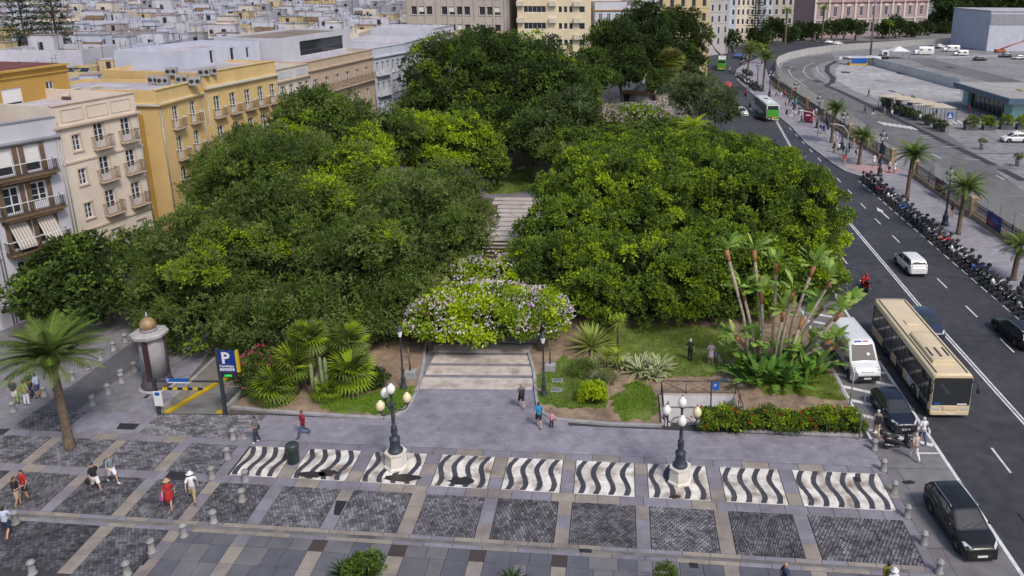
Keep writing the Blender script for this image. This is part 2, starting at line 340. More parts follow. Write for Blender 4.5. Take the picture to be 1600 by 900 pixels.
def slab(x0, x1, f0, f1, m, h=.03, g=.012, name='paving_slab'):
    """one slab with straight x edges, y edges following the two skewed row lines"""
    a = [(x0+g, f0(x0)+g), (x1-g, f0(x1)+g), (x1-g, f1(x1)-g), (x0+g, f1(x0)-g)]
    z = h+random.uniform(-.003, .003); k = .012; b = MB()
    t = [(a[0][0]+k, a[0][1]+k), (a[1][0]-k, a[1][1]+k), (a[2][0]-k, a[2][1]-k), (a[3][0]+k, a[3][1]-k)]
    vs = [(p[0], p[1], .006) for p in a]+[(p[0], p[1], z-k*.6) for p in a]+[(p[0], p[1], z) for p in t]
    fs = [(8, 9, 10, 11)]
    for l in (0, 4): fs += [(l+i, l+(i+1) % 4, l+4+(i+1) % 4, l+4+i) for i in range(4)]
    b.add(vs, fs); nslab[0] += 1; return b.build(name, m, plaza)
yT = lambda x: 38.73-.059*x; yT2 = lambda x: yT(x)+.62
yPb = lambda x: 35.75-.07*x; yCt = lambda x: 35.03-.0712*x; yCb = lambda x: 31.88-.0752*x
yG1 = lambda x: yCb(x)-.28; yG2 = lambda x: yCb(x)-.5; yG3 = lambda x: yCb(x)-.78
SEP = [(-33.9, -33.2), (-29.9, -29.2), (-26.0, -25.25), (-22.4, -21.7), (-18.85, -18.1), (-14.95, -14.2), (-11.0, -10.2), (-7.05, -6.3), (-3.07, -2.35), (1.0, 1.72), (5.08, 5.83), (9.15, 9.92), (14.75, 15.28)]
def lerpf(f0, f1, t): return lambda x: f0(x)*(1-t)+f1(x)*t
def band(f0, f1, x0, x1, L_, mats=M_slab, wts=(4, 3, 2, 1)):
    x = x0
    while x < x1-.2:
        xe = min(x+L_*random.uniform(.85, 1.15), x1)
        if x1-xe < .4: xe = x1
        slab(x, xe, f0, f1, random.choices(mats, wts)[0]); x = xe
band(yT, yT2, -37, 15.25, 1.5); band(yCt, yPb, -37, 15.25, 1.15); band(yG1, yCb, -33, 15.25, 1.3, wts=(2, 2, 4, 2)); band(yG3, yG2, -33, 15.25, 1.6, wts=(2, 2, 4, 2))
b = MB(); b.add([(x, f(x), .012) for x in (-33, 15.25) for f in (yG2, yG1)], [(0, 2, 3, 1)]); b.build('gutter', mat('gutter_stone', (.17, .16, .15), .5, 0, .25, 1.2, dirt=.8, dirtcol=(.02, .018, .016)), plaza)
for i, (a, c) in enumerate(SEP):
    for f0, f1, n in ((yPb, yT, 3), (yCb, yCt, 3)):
        for k in range(n): slab(a, c, lerpf(f0, f1, k/n), lerpf(f0, f1, (k+1)/n), random.choices(M_slab, (3, 3, 4, 2))[0])
# lower terrace of dark slabs
for i in range(len(SEP)-1):
    (a, c), (a2, _) = SEP[i], SEP[i+1]
    y0 = lambda x: 27.2-.075*x; yy = [lerpf(yG3, y0, t) for t in (0, .2, .5, .82)]
    for k in range(3):
        slab(a, c, yy[k+1], yy[k], M_dslab[2] if (i in (5, 6, 7, 8) and k == 0) else random.choices(M_slab, (1, 1, 3, 3))[0])
        if i < 3 and k < 3: continue
        xs = [c, c+(a2-c)*random.uniform(.3, .42), c+(a2-c)*random.uniform(.62, .74), a2]
        for j in range(3): slab(xs[j], xs[j+1], yy[k+1], yy[k], random.choices([M_dslab[0], M_dslab[1], M_dslab[3]], (3, 3, 2))[0])
# ---- setts (small stone blocks): one mesh per bay
def settmat(name, rough=.5):
    m = leafmat(name, rough, 0.); bs = [n for n in m.node_tree.nodes if n.type == 'BSDF_PRINCIPLED'][0]; N, L = m.node_tree.nodes, m.node_tree.links
    geo = N.new('ShaderNodeNewGeometry'); n = N.new('ShaderNodeTexNoise'); n.inputs['Scale'].default_value = 1.1; n.inputs['Detail'].default_value = 5; L.new(geo.outputs['Position'], n.inputs['Vector'])
    r = N.new('ShaderNodeMapRange'); r.inputs[1].default_value = .35; r.inputs[2].default_value = .65; r.inputs[3].default_value = .6; r.inputs[4].default_value = 1.2; L.new(n.outputs[0], r.inputs[0])
    at = [x for x in N if x.type == 'ATTRIBUTE'][0]; mx = N.new('ShaderNodeVectorMath'); mx.operation = 'SCALE'; L.new(at.outputs['Vector'], mx.inputs[0]); L.new(r.outputs[0], mx.inputs['Scale']); L.new(mx.outputs[0], bs.inputs['Base Color']); return m
M_sett = settmat('sett_stone')
def setts(x0, x1, f0, f1, su, sv, col=(.15, .145, .165), z=.052, gap=.03, along_y=False, rows_shift=True):
    nx = max(2, int((x1-x0)/su)); L_ = (f1((x0+x1)/2)-f0((x0+x1)/2)); ny = max(2, int(L_/sv))
    I, Jj = np.meshgrid(np.arange(-1, nx+1), np.arange(ny), indexing='ij'); I = I.ravel().astype(float); Jj = Jj.ravel().astype(float)
    off = (Jj % 2)*.5; u0 = np.clip((I+off)/nx, 0, 1); u1 = np.clip((I+1+off)/nx, 0, 1); ok = (u1-u0)*(x1-x0) > .04; u0, u1, Jj = u0[ok], u1[ok], Jj[ok]
    g = gap/2; n = len(u0); jx = RNG.normal(0, .006, (n, 2)); jy = RNG.normal(0, .005, (n, 2))
    xa = x0+u0*(x1-x0)+g+jx[:, 0]; xb = x0+u1*(x1-x0)-g+jx[:, 1]
    ya = lambda x, j: f0(x)+(f1(x)-f0(x))*j/ny
    zt = z+RNG.normal(0, .004, n); c = .012
    def pt(x, j, d, zz): return np.stack([x, ya(x, j)+d, zz], 1)
    lo = np.full(n, .008)
    B_ = [pt(xa, Jj, g+jy[:, 0], lo), pt(xb, Jj, g+jy[:, 0], lo), pt(xb, Jj+1, -g+jy[:, 1], lo), pt(xa, Jj+1, -g+jy[:, 1], lo)]
    T_ = [pt(xa+c, Jj, g+c+jy[:, 0], zt), pt(xb-c, Jj, g+c+jy[:, 0], zt), pt(xb-c, Jj+1, -g-c+jy[:, 1], zt), pt(xa+c, Jj+1, -g-c+jy[:, 1], zt)]
    V = np.stack([*T_, B_[0], B_[1], T_[1], T_[0], B_[1], B_[2], T_[2], T_[1], B_[2], B_[3], T_[3], T_[2], B_[3], B_[0], T_[0], T_[3]], 1).reshape(-1, 3)
    tint = np.array(col)[None]*RNG.uniform(.6, 1.5, (n, 1))*(1+RNG.normal(0, .04, (n, 3))); tint = np.repeat(tint, 5, 0)
    return stuff(put('cobbles', rawquads('cobbles', V, tint, M_sett), plaza))
for i in range(len(SEP)-1): tn = random.uniform(.72, 1.12); setts(SEP[i][1]+.02, SEP[i+1][0]-.02, yCb, yCt, random.choice([.13, .16, .19, .22]), random.choice([.13, .16, .2]), (.15*tn, .145*tn, .163*tn))
for i in range(3): setts(SEP[i][1]+.02, SEP[i+1][0]-.02, yPb, yT, .24, .15)
setts(-40.5, -33.95, yPb, yT, .24, .15); setts(-40.5, -33.95, yCb, yCt, .2, .17, (.11, .107, .12))
setts(SEP[2][1]+.02, SEP[3][0]-.02, lambda x: 29.3-.06*x*0, yG3, .2, .16, (.115, .112, .13)); setts(SEP[0][0], SEP[2][0], lambda x: 30.0, yG3, .22, .18, (.08, .078, .09))
setts(-29.0, -22.2, yT2, lambda x: 43.3, .28, .17, (.2, .195, .21)); setts(-37, -33.6, yT2, lambda x: 43.6, .24, .15, (.14, .137, .15))
# ---- fine paving in front of the beds
M_fine = tilemat('fine_paving', (.235, .221, .262), .42, .28, .012, -.06, dirt=.35, mcol=.72)
flat('fine_paving', [(-22.2, yT2(-22.2)+.01), (15.25, yT2(15.25)+.01), (15.25, 41.3), (-3, 42.45), (-3.2, 43.2), (-13.6, 43.4), (-14.6, 42.9), (-22.2, 43.35)], .02, M_fine, plaza)
flat('fine_paving', [(-14.4, 43.0), (-13.6, 43.35), (-3.2, 43.15), (-4.6, 43.9), (-5.3, 45.6), (-5.45, 46.7), (-13.4, 46.7), (-13.3, 45)], .024, M_fine, plaza)
flat('fine_paving', [(-33.6, yT2(-33)+.01), (-29.0, yT2(-29)+.01), (-29.0, 43.4), (-30.5, 56), (-33.6, 56)], .02, M_fine, plaza)
# ---- wave mosaic panels
M_mos = mat('mosaic_white', (.68, .65, .6), .6, 0, .14, 2.2, .25, dirt=1.0, dirtcol=(.2, .14, .1), bscale=60, dlo=.43)
M_mosd = mat('mosaic_dark', (.05, .05, .064), .55, 0, .28, 3, .25, dirt=.5, dirtcol=(.13, .1, .08), bscale=60)
M_wet = mat('damp_stain', (.03, .024, .02), .35, 0, .3, 3)
for i in range(3, len(SEP)-1):
    x0, x1 = SEP[i][1]+.03, SEP[i+1][0]-.03
    if i == 3: x0 += .1
    pan = slab(x0, x1, yPb, yT, M_mos, .03, .0, 'mosaic_panel')
    ns = 4 if i < len(SEP)-2 else 6; W = (x1-x0)/ns; sgn = -1 if i < 6 else 1
    for k in range(ns):
        cx = x0+W*(k+.42); b = MB(); q = 22; L_ = []; R_ = []
        for t in range(q+1):
            u = t/q; dx = sgn*.24*W*math.sin(u*2*math.pi*1.0+.5)+RNG.normal(0, .008)+(-.12 if sgn < 0 else .1)*(u-.5)*W*2; wd = .15+RNG.normal(0, .006)
            f = lambda x: yPb(x)+(yT(x)-yPb(x))*(.012+.976*u)
            xa, xb = min(max(cx+dx-wd, x0+.02), x1-.02), min(max(cx+dx+wd, x0+.02), x1-.02); L_.append((xa, f(xa), .036)); R_.append((xb, f(xb), .036))
        b.add(L_+R_, [(j, q+1+j, q+2+j, j+1) for j in range(q)]); b.build('wave_stripe', M_mosd, pan)
def blob(cx, cy, rx, ry, z, m, parent, name, n=18, jag=.25):
    b = MB(); b.add([(cx+rx*(1+RNG.uniform(-jag, jag))*math.cos(2*math.pi*i/n), cy+ry*(1+RNG.uniform(-jag, jag))*math.sin(2*math.pi*i/n), z) for i in range(n)], [tuple(range(n))]); return b.build(name, m, parent)
for q in (((487, 742), .8, .3), ((512, 740), .55, .32), ((630, 747), 1.0, .32), ((722, 752), .7, .35), ((560, 788), .5, .3), ((1055, 777), .28, .16), ((1420, 754), .35, .18)):
    p = P(*q[0]); blob(p.x, p.y, q[1], q[2], .0395, M_wet, plaza, 'damp_stain')
M_plate = mat('iron_plate', (.035, .034, .038), .6, .3, .2, 4, .3)
for q in (((272, 729), (309, 731), (265, 788), (226, 786)), ((188, 662), (219, 663), (210, 672), (182, 671)), ((278, 668), (291, 669), (283, 674), (271, 673)), ((367, 649), (376, 649), (370, 656), (359, 656)), ((20, 835), (48, 836), (16, 862), (0, 861)), ((218, 871), (235, 872), (224, 884), (210, 883)), ((525, 783), (543, 784), (531, 806), (521, 805)), ((1076, 880), (1090, 881), (1092, 889), (1078, 888)), ((905, 858), (924, 859), (925, 865), (906, 864)), ((1332, 746), (1345, 747), (1346, 754), (1334, 753)), ((220, 615), (236, 616), (229, 623), (218, 622))):
    flat('access_cover', px(*q), .0425, M_plate, plaza)
# ---- left lane and pavements by the houses
M_lpave = tilemat('pavement_grey', (.2, .195, .21), .4, .3, .012, .1, dirt=.35, mcol=.75)
lane = struct(flat('side_lane', [(-37, 41.6), (-34.3, 41.6), (-33.9, 60), (-31, 110), (-34, 110), (-36.5, 60)], .006, tilemat('lane_setts', (.115, .112, .125), .2, .12, .015, 0, mcol=.6)))
pv = MB(); pv.prism([(-60, 41.6), (-37, 41.6), (-36.5, 60), (-34, 110), (-26, 160), (-60, 160)], -.01, .012); struct(pv.build('house_pavement', M_lpave))
pv = MB(); pv.prism([(-34.3, 43.5), (-31.2, 43.5), (-30.2, 60), (-27.5, 110), (-31, 110), (-33.9, 60)], -.01, .05); struct(pv.build('park_pavement', M_lpave))
# ---- park floor, beds, path
pk = MB(); sheet_with_holes(pk, -31, 15.1, 43.5, 128, .006, [RAMP, STAIR]); struct(pk.build('park_floor', mat('park_floor', (.1, .085, .07), .95, 0, .3, 1, .3)))
BEDL = px((362, 638), (440, 645), (510, 650), (600, 655), (617, 652), (633, 642), (644, 628), (652, 610), (658, 590), (663, 565), (663, 553))+[(-14.6, 54), (-14.6, 90), (-24.6, 90), (-24.6, 44.2)]
BEDR = px((826, 552), (834, 580), (838, 620), (840, 635), (850, 648), (870, 657), (950, 664), (1034, 667))+[(2.95, 45.75), (7.75, 45.75), (7.75, 42.0)]+px((1345, 683), (1330, 640), (1310, 600), (1290, 563))+[(15.2, 92), (-5.6, 92), (-5.9, 54)]
beds = []
for nm, bed in (('park_bed', BEDL), ('park_bed', BEDR)):
    b = MB(); b.prism(bed, -.01, .13); beds.append(struct(b.build(nm, M_soil)))
def kerb(pts, w, h, parent, L_=1.1):
    """separate kerb stones along a line"""
    pts = [Vector(p) for p in pts]; seg = []
    for i in range(len(pts)-1):
        d = pts[i+1]-pts[i]; n = max(1, round(d.length/L_))
        for k in range(n): seg.append((pts[i]+d*k/n, pts[i]+d*(k+1)/n))
    for a, c in seg:
        d = c-a; m = (a+c)/2; b = MB(); b.bev((0, 0, h/2), (d.length-.012, w, h), .02); b.build('kerb_stone', M_kerb, parent, (m.x, m.y, 0), math.atan2(d.y, d.x))
kerb(BEDL[:12], .22, .17, beds[0]); kerb(BEDR[:8], .22, .17, beds[1]); kerb(BEDR[10:16], .22, .17, beds[1])
# curved path with pale strips
path = struct(flat('park_path', [(-13.55, 44.6), (-5.3, 44.6), (-5.9, 52), (-6.0, 92), (-14, 110), (-22, 96), (-14.3, 92), (-14.1, 52)], .010, mat('path_dark', (.2, .19, .21), .6, 0, .2, 1.5, dirt=.3)))
M_strip = mat('path_strip', (.5, .44, .4), .65, 0, .15, 2, dirt=.7, dirtcol=(.17, .12, .09))
y = 46.75; i = 0
while y < 92.5:
    d = 1.25 if i > 0 else 1.5; x0, x1 = (-13.45, -5.75) if y < 52 else (-15.5 if y > 62 else -14, -5.9)
    n = 6
    for k in range(n):
        b = MB(); b.bev((0, 0, .011), ((x1-x0)/n-.01, d, .022), .004); b.build('path_slab', M_strip, path, ((x0+(x1-x0)*(k+.5)/n), y+d/2, .011))
    y += d+.42; i += 1
# lawns
def ragged(pts, step=.35, amp=.16):
    out = []
    for i in range(len(pts)):
        a, c = Vector(pts[i][:2]), Vector(pts[(i+1) % len(pts)][:2]); n = max(2, int((c-a).length/step))
        for k in range(n): q = a.lerp(c, k/n); out.append((q.x+RNG.normal(0, amp), q.y+RNG.normal(0, amp)))
    return out
def lawn(pts, z, n, name='lawn', hgt_=.07, col=(.15, .28, .02)):
    pts = ragged(pts); o = struct(flat(name, pts, z, M_lawn)); A = np.array([p[:2] for p in pts]); lo, hi = A.min(0), A.max(0); Q = RNG.uniform(lo, hi, (n*3, 2))
    ins = np.zeros(len(Q), bool); j = len(A)-1
    for i in range(len(A)):
        c = (A[i, 1] > Q[:, 1]) != (A[j, 1] > Q[:, 1]); t = (A[j, 0]-A[i, 0])*(Q[:, 1]-A[i, 1])/(A[j, 1]-A[i, 1]+1e-12)+A[i, 0]; ins ^= c & (Q[:, 0] < t); j = i
    Q = Q[ins][:n]; dens = (np.sin(Q[:, 0]*1.7+np.cos(Q[:, 1]*1.3)*2)+np.sin(Q[:, 1]*2.1+1)+RNG.normal(0, .8, len(Q)))
    Q = Q[dens > -1.3]; C = np.c_[Q, np.full(len(Q), z)]; tint = np.array(col)[None]*RNG.uniform(.6, 1.5, (len(Q), 1))*np.where(RNG.random((len(Q), 1)) < .12, np.array([[1.5, 1.05, 1.2]]), 1)
    g = put('grass_blades', leafmesh('grass_blades', C, np.tile([0, 0, 1.], (len(Q), 1)), hgt_*1.6, tint, 3, .22, .45, leafmat('grass'), .4), o); stuff(g); return o
lawn(px((505, 634), (545, 625), (590, 612), (632, 612), (648, 604), (642, 626), (630, 641), (612, 650), (560, 649), (520, 645)), .137, 5000)
lawn(px((836, 600), (850, 575), (880, 560), (915, 570), (945, 630), (935, 642), (880, 640), (848, 638), (841, 622)), .137, 4500, col=(.13, .24, .025))
lawn(px((955, 620), (985, 600), (1010, 598), (1028, 620), (1026, 648), (1010, 662), (975, 660), (955, 640)), .141, 3500, col=(.14, .26, .02))
lawn(px((905, 520), (1000, 512), (1130, 512), (1160, 560), (1110, 590), (1050, 592), (1010, 585), (985, 560), (940, 560)), .137, 9000, col=(.15, .24, .025))
lawn(px((1165, 598), (1200, 590), (1290, 575), (1310, 604), (1322, 628), (1260, 622), (1200, 618)), .137, 4500, col=(.2, .27, .03))
lawn(px((757, 303), (772, 285), (800, 266), (835, 262), (860, 275), (830, 297), (800, 303)), .02, 3000, col=(.085, .19, .025), hgt_=.1)
lawn([tuple(p[:2]) for p in (P(1088, 101), P(1090, 92), P(1100, 90), P(1111, 94), P(1113, 97), P(1105, 100))], .03, 1500, col=(.12, .17, .03), hgt_=.14)
# ================================================================ BUILDINGS
def wallm(name, col, dirt=.25, var=.07): return mat('wall_'+name, col, .9, 0, var, .8, .12, dirt=dirt, dirtcol=tuple(c*.62 for c in col), streak=True)
W_white = wallm('white', (.47, .465, .52), .4); W_blue = wallm('bluewhite', (.46, .48, .56), .3); W_cream = wallm('cream', (.62, .54, .45), .25); W_trim = wallm('trim', (.52, .41, .32))
W_yel = wallm('yellow', (.58, .41, .18), .55); W_och = wallm('ochre', (.42, .25, .06), .3); W_tan = wallm('tan', (.44, .34, .25), .35); W_ivory = wallm('ivory', (.54, .5, .43), .3); W_brown = mat('brown_tile', (.13, .085, .05), .7, 0, .2, 5)
W_pink = wallm('pink', (.34, .25, .27), .4); W_rose = wallm('rosegrey', (.33, .28, .28), .5); W_stone = wallm('stone', (.4, .36, .32), .3); W_grey = wallm('greyplaster', (.27, .27, .31), .45); W_buff = wallm('buff', (.46, .36, .2), .3)
R_pink = mat('roof_pinkish', (.3, .22, .22), .9, 0, .25, .7, dirt=.5); R_grey = mat('roof_greyish', (.22, .22, .24), .9, 0, .25, .7, dirt=.5)
R_roof = mat('roof_pale', (.4, .37, .4), .9, 0, .2, .5, dirt=.5, dirtcol=(.26, .22, .22)); R_red = mat('roof_red', (.16, .045, .035), .85, 0, .25, .7, dirt=.4); R_brown = mat('roof_gravel', (.2, .16, .13), .95, 0, .25, 1.5)
M_wframe = mat('white_joinery', (.6, .6, .63), .5, 0, .04, 3); M_glass = glassmat('window_glass', (.03, .036, .045)); M_blind = mat('roller_blind', (.62, .61, .6), .7, 0, .06, 6); M_dark = mat('dark_opening', (.02, .02, .024), .8, 0, .1, 2)
M_rail = mat('iron_rail', (.035, .034, .037), .55, .4, .1, 5); M_wrail = mat('white_rail', (.66, .66, .67), .5, 0, .05, 5); M_brail = mat('bronze_rail', (.22, .15, .1), .6, .2, .1, 5)
M_ac = mat('ac_casing', (.5, .5, .5), .6, 0, .1, 3); M_green = glassmat('green_glass', (.03, .06, .05)); M_metal = mat('galvanised', (.3, .31, .33), .45, .6, .1, 5); M_solar = mat('solar_panel', (.02, .035, .06), .25, .2, .1, 2)
_win = {}
def window_meshes(w, h, style, fm):
    k = (round(w, 2), round(h, 2), style, fm.name)
    if k in _win: return _win[k]
    f = MB(); t = .06 if w > .5 else .04
    f.box((0, 0, h-t/2), (w, .07, t)); f.box((0, 0, t/2), (w, .07, t)); f.box((-w/2+t/2, 0, h/2), (t, .068, h-2*t)); f.box((w/2-t/2, 0, h/2), (t, .068, h-2*t))
    if style in ('door', 'win'):
        f.box((0, 0, h/2), (.09, .066, h-2*t)); rows = 3 if style == 'door' else 2
        for i in range(1, rows+1): f.box((0, 0, h*i/(rows+1)), (w-2*t, .05, .035))
        if style == 'door': f.box((0, -.002, h*.13), (w-2*t, .05, h*.22))
    elif style == 'strip':
        n = max(2, int(w/.8))
        for i in range(1, n): f.box((-w/2+w*i/n, 0, h/2), (.05, .06, h-2*t))
    g = MB(); g.quad((-w/2+t/2, .02, t/2), (w/2-t/2, .02, t/2), (w/2-t/2, .02, h-t/2), (-w/2+t/2, .02, h-t/2))
    bl = None
    if style == 'blind': bl = MB(); bl.box((0, -.01, h*.66), (w-2*t, .03, h*.62))
    _win[k] = (f.mesh('window', fm), g.mesh('pane', M_glass), bl.mesh('blind', M_blind) if bl else None); return _win[k]
def put_window(parent, loc, rz, w, h, style='win', fm=None):
    f, g, bl = window_meshes(w, h, style, fm or M_wframe); o = put('window', f, parent, loc, rz); put('pane', g, o)
    if bl: put('blind', bl, o)
    return o
_rail = {}
def rail_mesh(w, d, h, m, top=None):
    k = (round(w, 2), round(d, 2), h, m.name, top and top.name)
    if k not in _rail:
        b = MB(); seg = [((-w/2, 0), (-w/2, -d)), ((-w/2, -d), (w/2, -d)), ((w/2, -d), (w/2, 0))]
        for (x0, y0), (x1, y1) in seg:
            L_ = math.hypot(x1-x0, y1-y0); n = max(2, int(L_/.13)); a = math.atan2(y1-y0, x1-x0)
            for i in range(n+1): b.box((x0+(x1-x0)*i/n, y0+(y1-y0)*i/n, h/2), (.022, .022, h))
            b.box(((x0+x1)/2, (y0+y1)/2, h+.02), (L_+.04, .05, .05), 1, a); b.box(((x0+x1)/2, (y0+y1)/2, .08), (L_, .03, .03), 0, a)
        _rail[k] = b.mesh('railing', [m, top or m])
    return _rail[k]
def balcony(parent, loc, rz, w, d=.6, slabm=None, railm=None, top=None, h=.95, curve=True):
    b = MB(); b.box((0, -d/2, -.05), (w, d, .1)); b.box((0, -d/2+.06, -.15), (w-.16, d-.14, .1)); b.box((0, -d/2+.12, -.24), (w-.36, d-.3, .09))
    o = b.build('balcony', slabm or W_trim, parent, loc, rz); put('railing', rail_mesh(w-.06, d-.04, h, railm or M_rail, top), o); return o
def wall_panel(b, O, U, width, z0, z1, ops, m=0, rec=.22, mr=None):
    """vertical wall from O along U with real openings (x, z, w, h); the inside lies to the left of U"""
    U = Vector(U).normalized(); I = Vector((-U.y, U.x, 0)); O = Vector(O)
    xs = sorted({0., width} | {round(v, 3) for x, z, w, h in ops for v in (x-w/2, x+w/2)}); zs = sorted({z0, z1} | {round(v, 3) for x, z, w, h in ops for v in (z, z+h)})
    at = lambda x, z, d=0: O+U*x+I*d+Vector((0, 0, z))
    for i in range(len(xs)-1):
        for j in range(len(zs)-1):
            cx, cz = (xs[i]+xs[i+1])/2, (zs[j]+zs[j+1])/2
            if any(abs(cx-x) < w/2 and z < cz < z+h for x, z, w, h in ops): continue
            b.quad(at(xs[i], zs[j]), at(xs[i+1], zs[j]), at(xs[i+1], zs[j+1]), at(xs[i], zs[j+1]), m)
    for x, z, w, h in ops:
        x0, x1, za, zb = x-w/2, x+w/2, z, z+h; r = m if mr is None else mr
        b.quad(at(x0, za), at(x0, za, rec), at(x0, zb, rec), at(x0, zb), r); b.quad(at(x1, za, rec), at(x1, za), at(x1, zb), at(x1, zb, rec), r)
        b.quad(at(x0, zb), at(x0, zb, rec), at(x1, zb, rec), at(x1, zb), r); b.quad(at(x0, za, rec), at(x0, za), at(x1, za), at(x1, za, rec), r)
def frame_of(A, B): d = Vector(B)-Vector(A); return d.length, math.atan2(d.y, d.x)
def building(name, label, A, B, depth, h, front=(), side=(), wall=None, trim=None, roof=None, par=.9, cornice=True, group=None, cat='building', rails=None, railtop=None, base_h=None, frames=None, slabm=None, surround=True, bands=(), rside=()):
    """front/side: lists of (x, z, w, h, kind); kinds: win, door, blind, strip, balc (balcony door), dark"""
    W, rz = frame_of(A, B); t = thing(name, label, cat, (A[0], A[1], 0), rz, group); wall = wall or W_white; trim = trim or W_trim
    b = MB(); wall_panel(b, (0, 0, 0), (1, 0, 0), W, 0, h, [o[:4] for o in front]); wall_panel(b, (0, depth, 0), (0, -1, 0), depth, 0, h, [o[:4] for o in side])
    wall_panel(b, (W, 0, 0), (0, 1, 0), depth, 0, h, [o[:4] for o in rside]); wall_panel(b, (W, depth, 0), (-1, 0, 0), W, 0, h, [])
    p = .22; zr = h-par      # parapet inner faces and top
    for (x0, y0, x1, y1) in ((0, 0, W, p), (0, depth-p, W, depth), (0, p, p, depth-p), (W-p, p, W, depth-p)):
        b.quad((x0, y0, h), (x1, y0, h), (x1, y1, h), (x0, y1, h))
    for q in (((p, p), (W-p, p)), ((W-p, p), (W-p, depth-p)), ((W-p, depth-p), (p, depth-p)), ((p, depth-p), (p, p))):
        (xa, ya), (xb, yb) = q; b.quad((xb, yb, zr), (xa, ya, zr), (xa, ya, h), (xb, yb, h))
    b.build('wall', wall, t)
    if h < 18 and name == 'apartment_house':
        for xx in (.12, W-.12): d = MB(); d.tube([(xx, -.08, .1), (xx, -.08, h-1.3)], .05, 6); d.build('downpipe', M_metal, t)
    r = MB(); r.quad((p, p, zr), (W-p, p, zr), (W-p, depth-p, zr), (p, depth-p, zr)); r.build('roof', roof or R_roof, t)
    if cornice:
        c = MB(); zc = h-par-.25 if cornice is True else cornice; c.box((W/2, -.14, zc), (W+.3, .3, .16)); c.box((W/2, -.08, zc-.15), (W+.16, .18, .14)); c.build('cornice', trim, t)
        c = MB(); c.box((W/2, .1, h+.04), (W+.1, .4, .09)); c.build('coping', trim, t)
    for z in bands: c = MB(); c.box((W/2, -.05, z), (W+.1, .1, .16)); c.build('string_course', trim, t)
    for face, lst in (('f', front), ('s', side), ('r', rside)):
        for x, z, w, hh, kind in lst:
            if face == 'f': loc, a, out = Vector((x, .15, z)), 0, Vector((0, -1, 0))
            elif face == 's': loc, a, out = Vector((.15, depth-x, z)), -math.pi/2, Vector((-1, 0, 0))
            else: loc, a, out = Vector((W-.15, x, z)), math.pi/2, Vector((1, 0, 0))
            st = {'balc': 'door', 'dark': 'plain', 'awn': 'door'}.get(kind, kind); put_window(t, loc, a, w, hh, st, frames)
            f0 = loc+out*.15
            if surround and face == 'f':
                s_ = MB(); k = .13
                for dx in (-1, 1): s_.box((dx*(w/2+k/2), -.02, hh/2), (k, .05, hh))
                s_.box((0, -.02, hh+k/2), (w+2*k, .055, k))
                if kind not in ('balc', 'awn'): s_.box((0, -.05, -k/2), (w+2*k+.06, .12, k))
                s_.build('window_surround', trim, t, f0, a)
            if kind == 'balc': balcony(t, f0+Vector((0, 0, 0)), a, w+.75, .62, slabm or trim, rails or M_rail, railtop)
    return t, W
def rows(xs, zs, w, h, kind): return [(x, z, w, h, kind) for z in zs for x in xs]
# ---- the street front west of the park, nearest first
fA, f0, f1, f2, f3, f4, f5, f6, f7, f8 = [Vector(p) for p in ((-51.2, 40), (-47.6, 56.0), (-45.3, 61.2), (-43.5, 69.0), (-43.2, 71.8), (-43.0, 79.3), (-40.4, 91.2), (-36.8, 116.), (-34.4, 125.4), (-33.6, 141.5))]
t, W = building('apartment_house', 'bluish white house corner with small square windows and black balconies', fA, f0, 12, 15.6, [(W-1.0, z, 1.0, 2.0, 'balc') for W in (16.4,) for z in (2.9, 6.0, 9.0, 12.)][:0]+[(14.0, z, 1.0, 2.0, 'balc') for z in (3.2, 6.2, 9.2)]+[(15.6, z, .5, .6, 'plain') for z in (4.7, 7.9, 10.9)]+[(11, z, 1.0, 2.0, 'balc') for z in (3.2, 6.2, 9.2)]+[(14.6, 0, 1.6, 2.4, 'plain')], wall=W_white, trim=W_white, bands=(5.6, 8.6, 11.6))
t, W = building('apartment_house', 'white house with brown tiled balcony bays and striped awnings', f0, f1, 12, 15.7, [(1.6, z, 1.1, 2.05, k) for z, k in ((11.75, 'blind'), (8.75, 'win'), (5.85, 'win'), (2.8, 'win'))]+[(3.6, z, 1.1, 2.05, k) for z, k in ((11.75, 'blind'), (8.75, 'door'), (5.85, 'win'), (2.8, 'win'))]+[(2.8, 0, 3.6, 2.2, 'strip')], wall=W_white, trim=W_grey, surround=False, cornice=14.2, par=2.2)
for z in (11.65, 8.65, 5.75):
    b = MB(); b.box((2.7, -.4, z-.1), (4.6, .8, .2)); b.box((2.7, -.36, z-.3), (4.0, .68, .22)); o = b.build('balcony', W_brown, t); put('railing', rail_mesh(4.5, .74, .95, M_rail, M_wrail), o, (2.7, 0, z))
    for x in (.85, 2.38, 2.85, 4.35): b = MB(); b.box((x, -.03, z+1.2), (.34, .06, 2.3)); b.build('tile_pier', W_brown, t)
    b = MB(); b.box((2.6, -.035, z+2.36), (4.1, .07, .25)); b.build('tile_lintel', W_brown, t)
M_awn = mat('awning_cloth', (.5, .45, .4), .85, 0, .06, 6); M_awn2 = mat('awning_stripe', (.26, .23, .22), .85, 0, .06, 6)
for x in (1.6, 3.6):
    b = MB(); n = 12
    for i in range(n):
        xa, xb = x-.65+1.3*i/n, x-.65+1.3*(i+1)/n; b.add([(xa, -.05, 7.95), (xb, -.05, 7.95), (xb, -1.0, 6.3), (xa, -1.0, 6.3)], [(0, 3, 2, 1)], i % 2); b.add([(xa, -1.0, 6.3), (xb, -1.0, 6.3), (xb, -1.02, 6.1), (xa, -1.02, 6.1)], [(0, 3, 2, 1)], i % 2)
    b.build('awning', [M_awn, M_awn2], t)
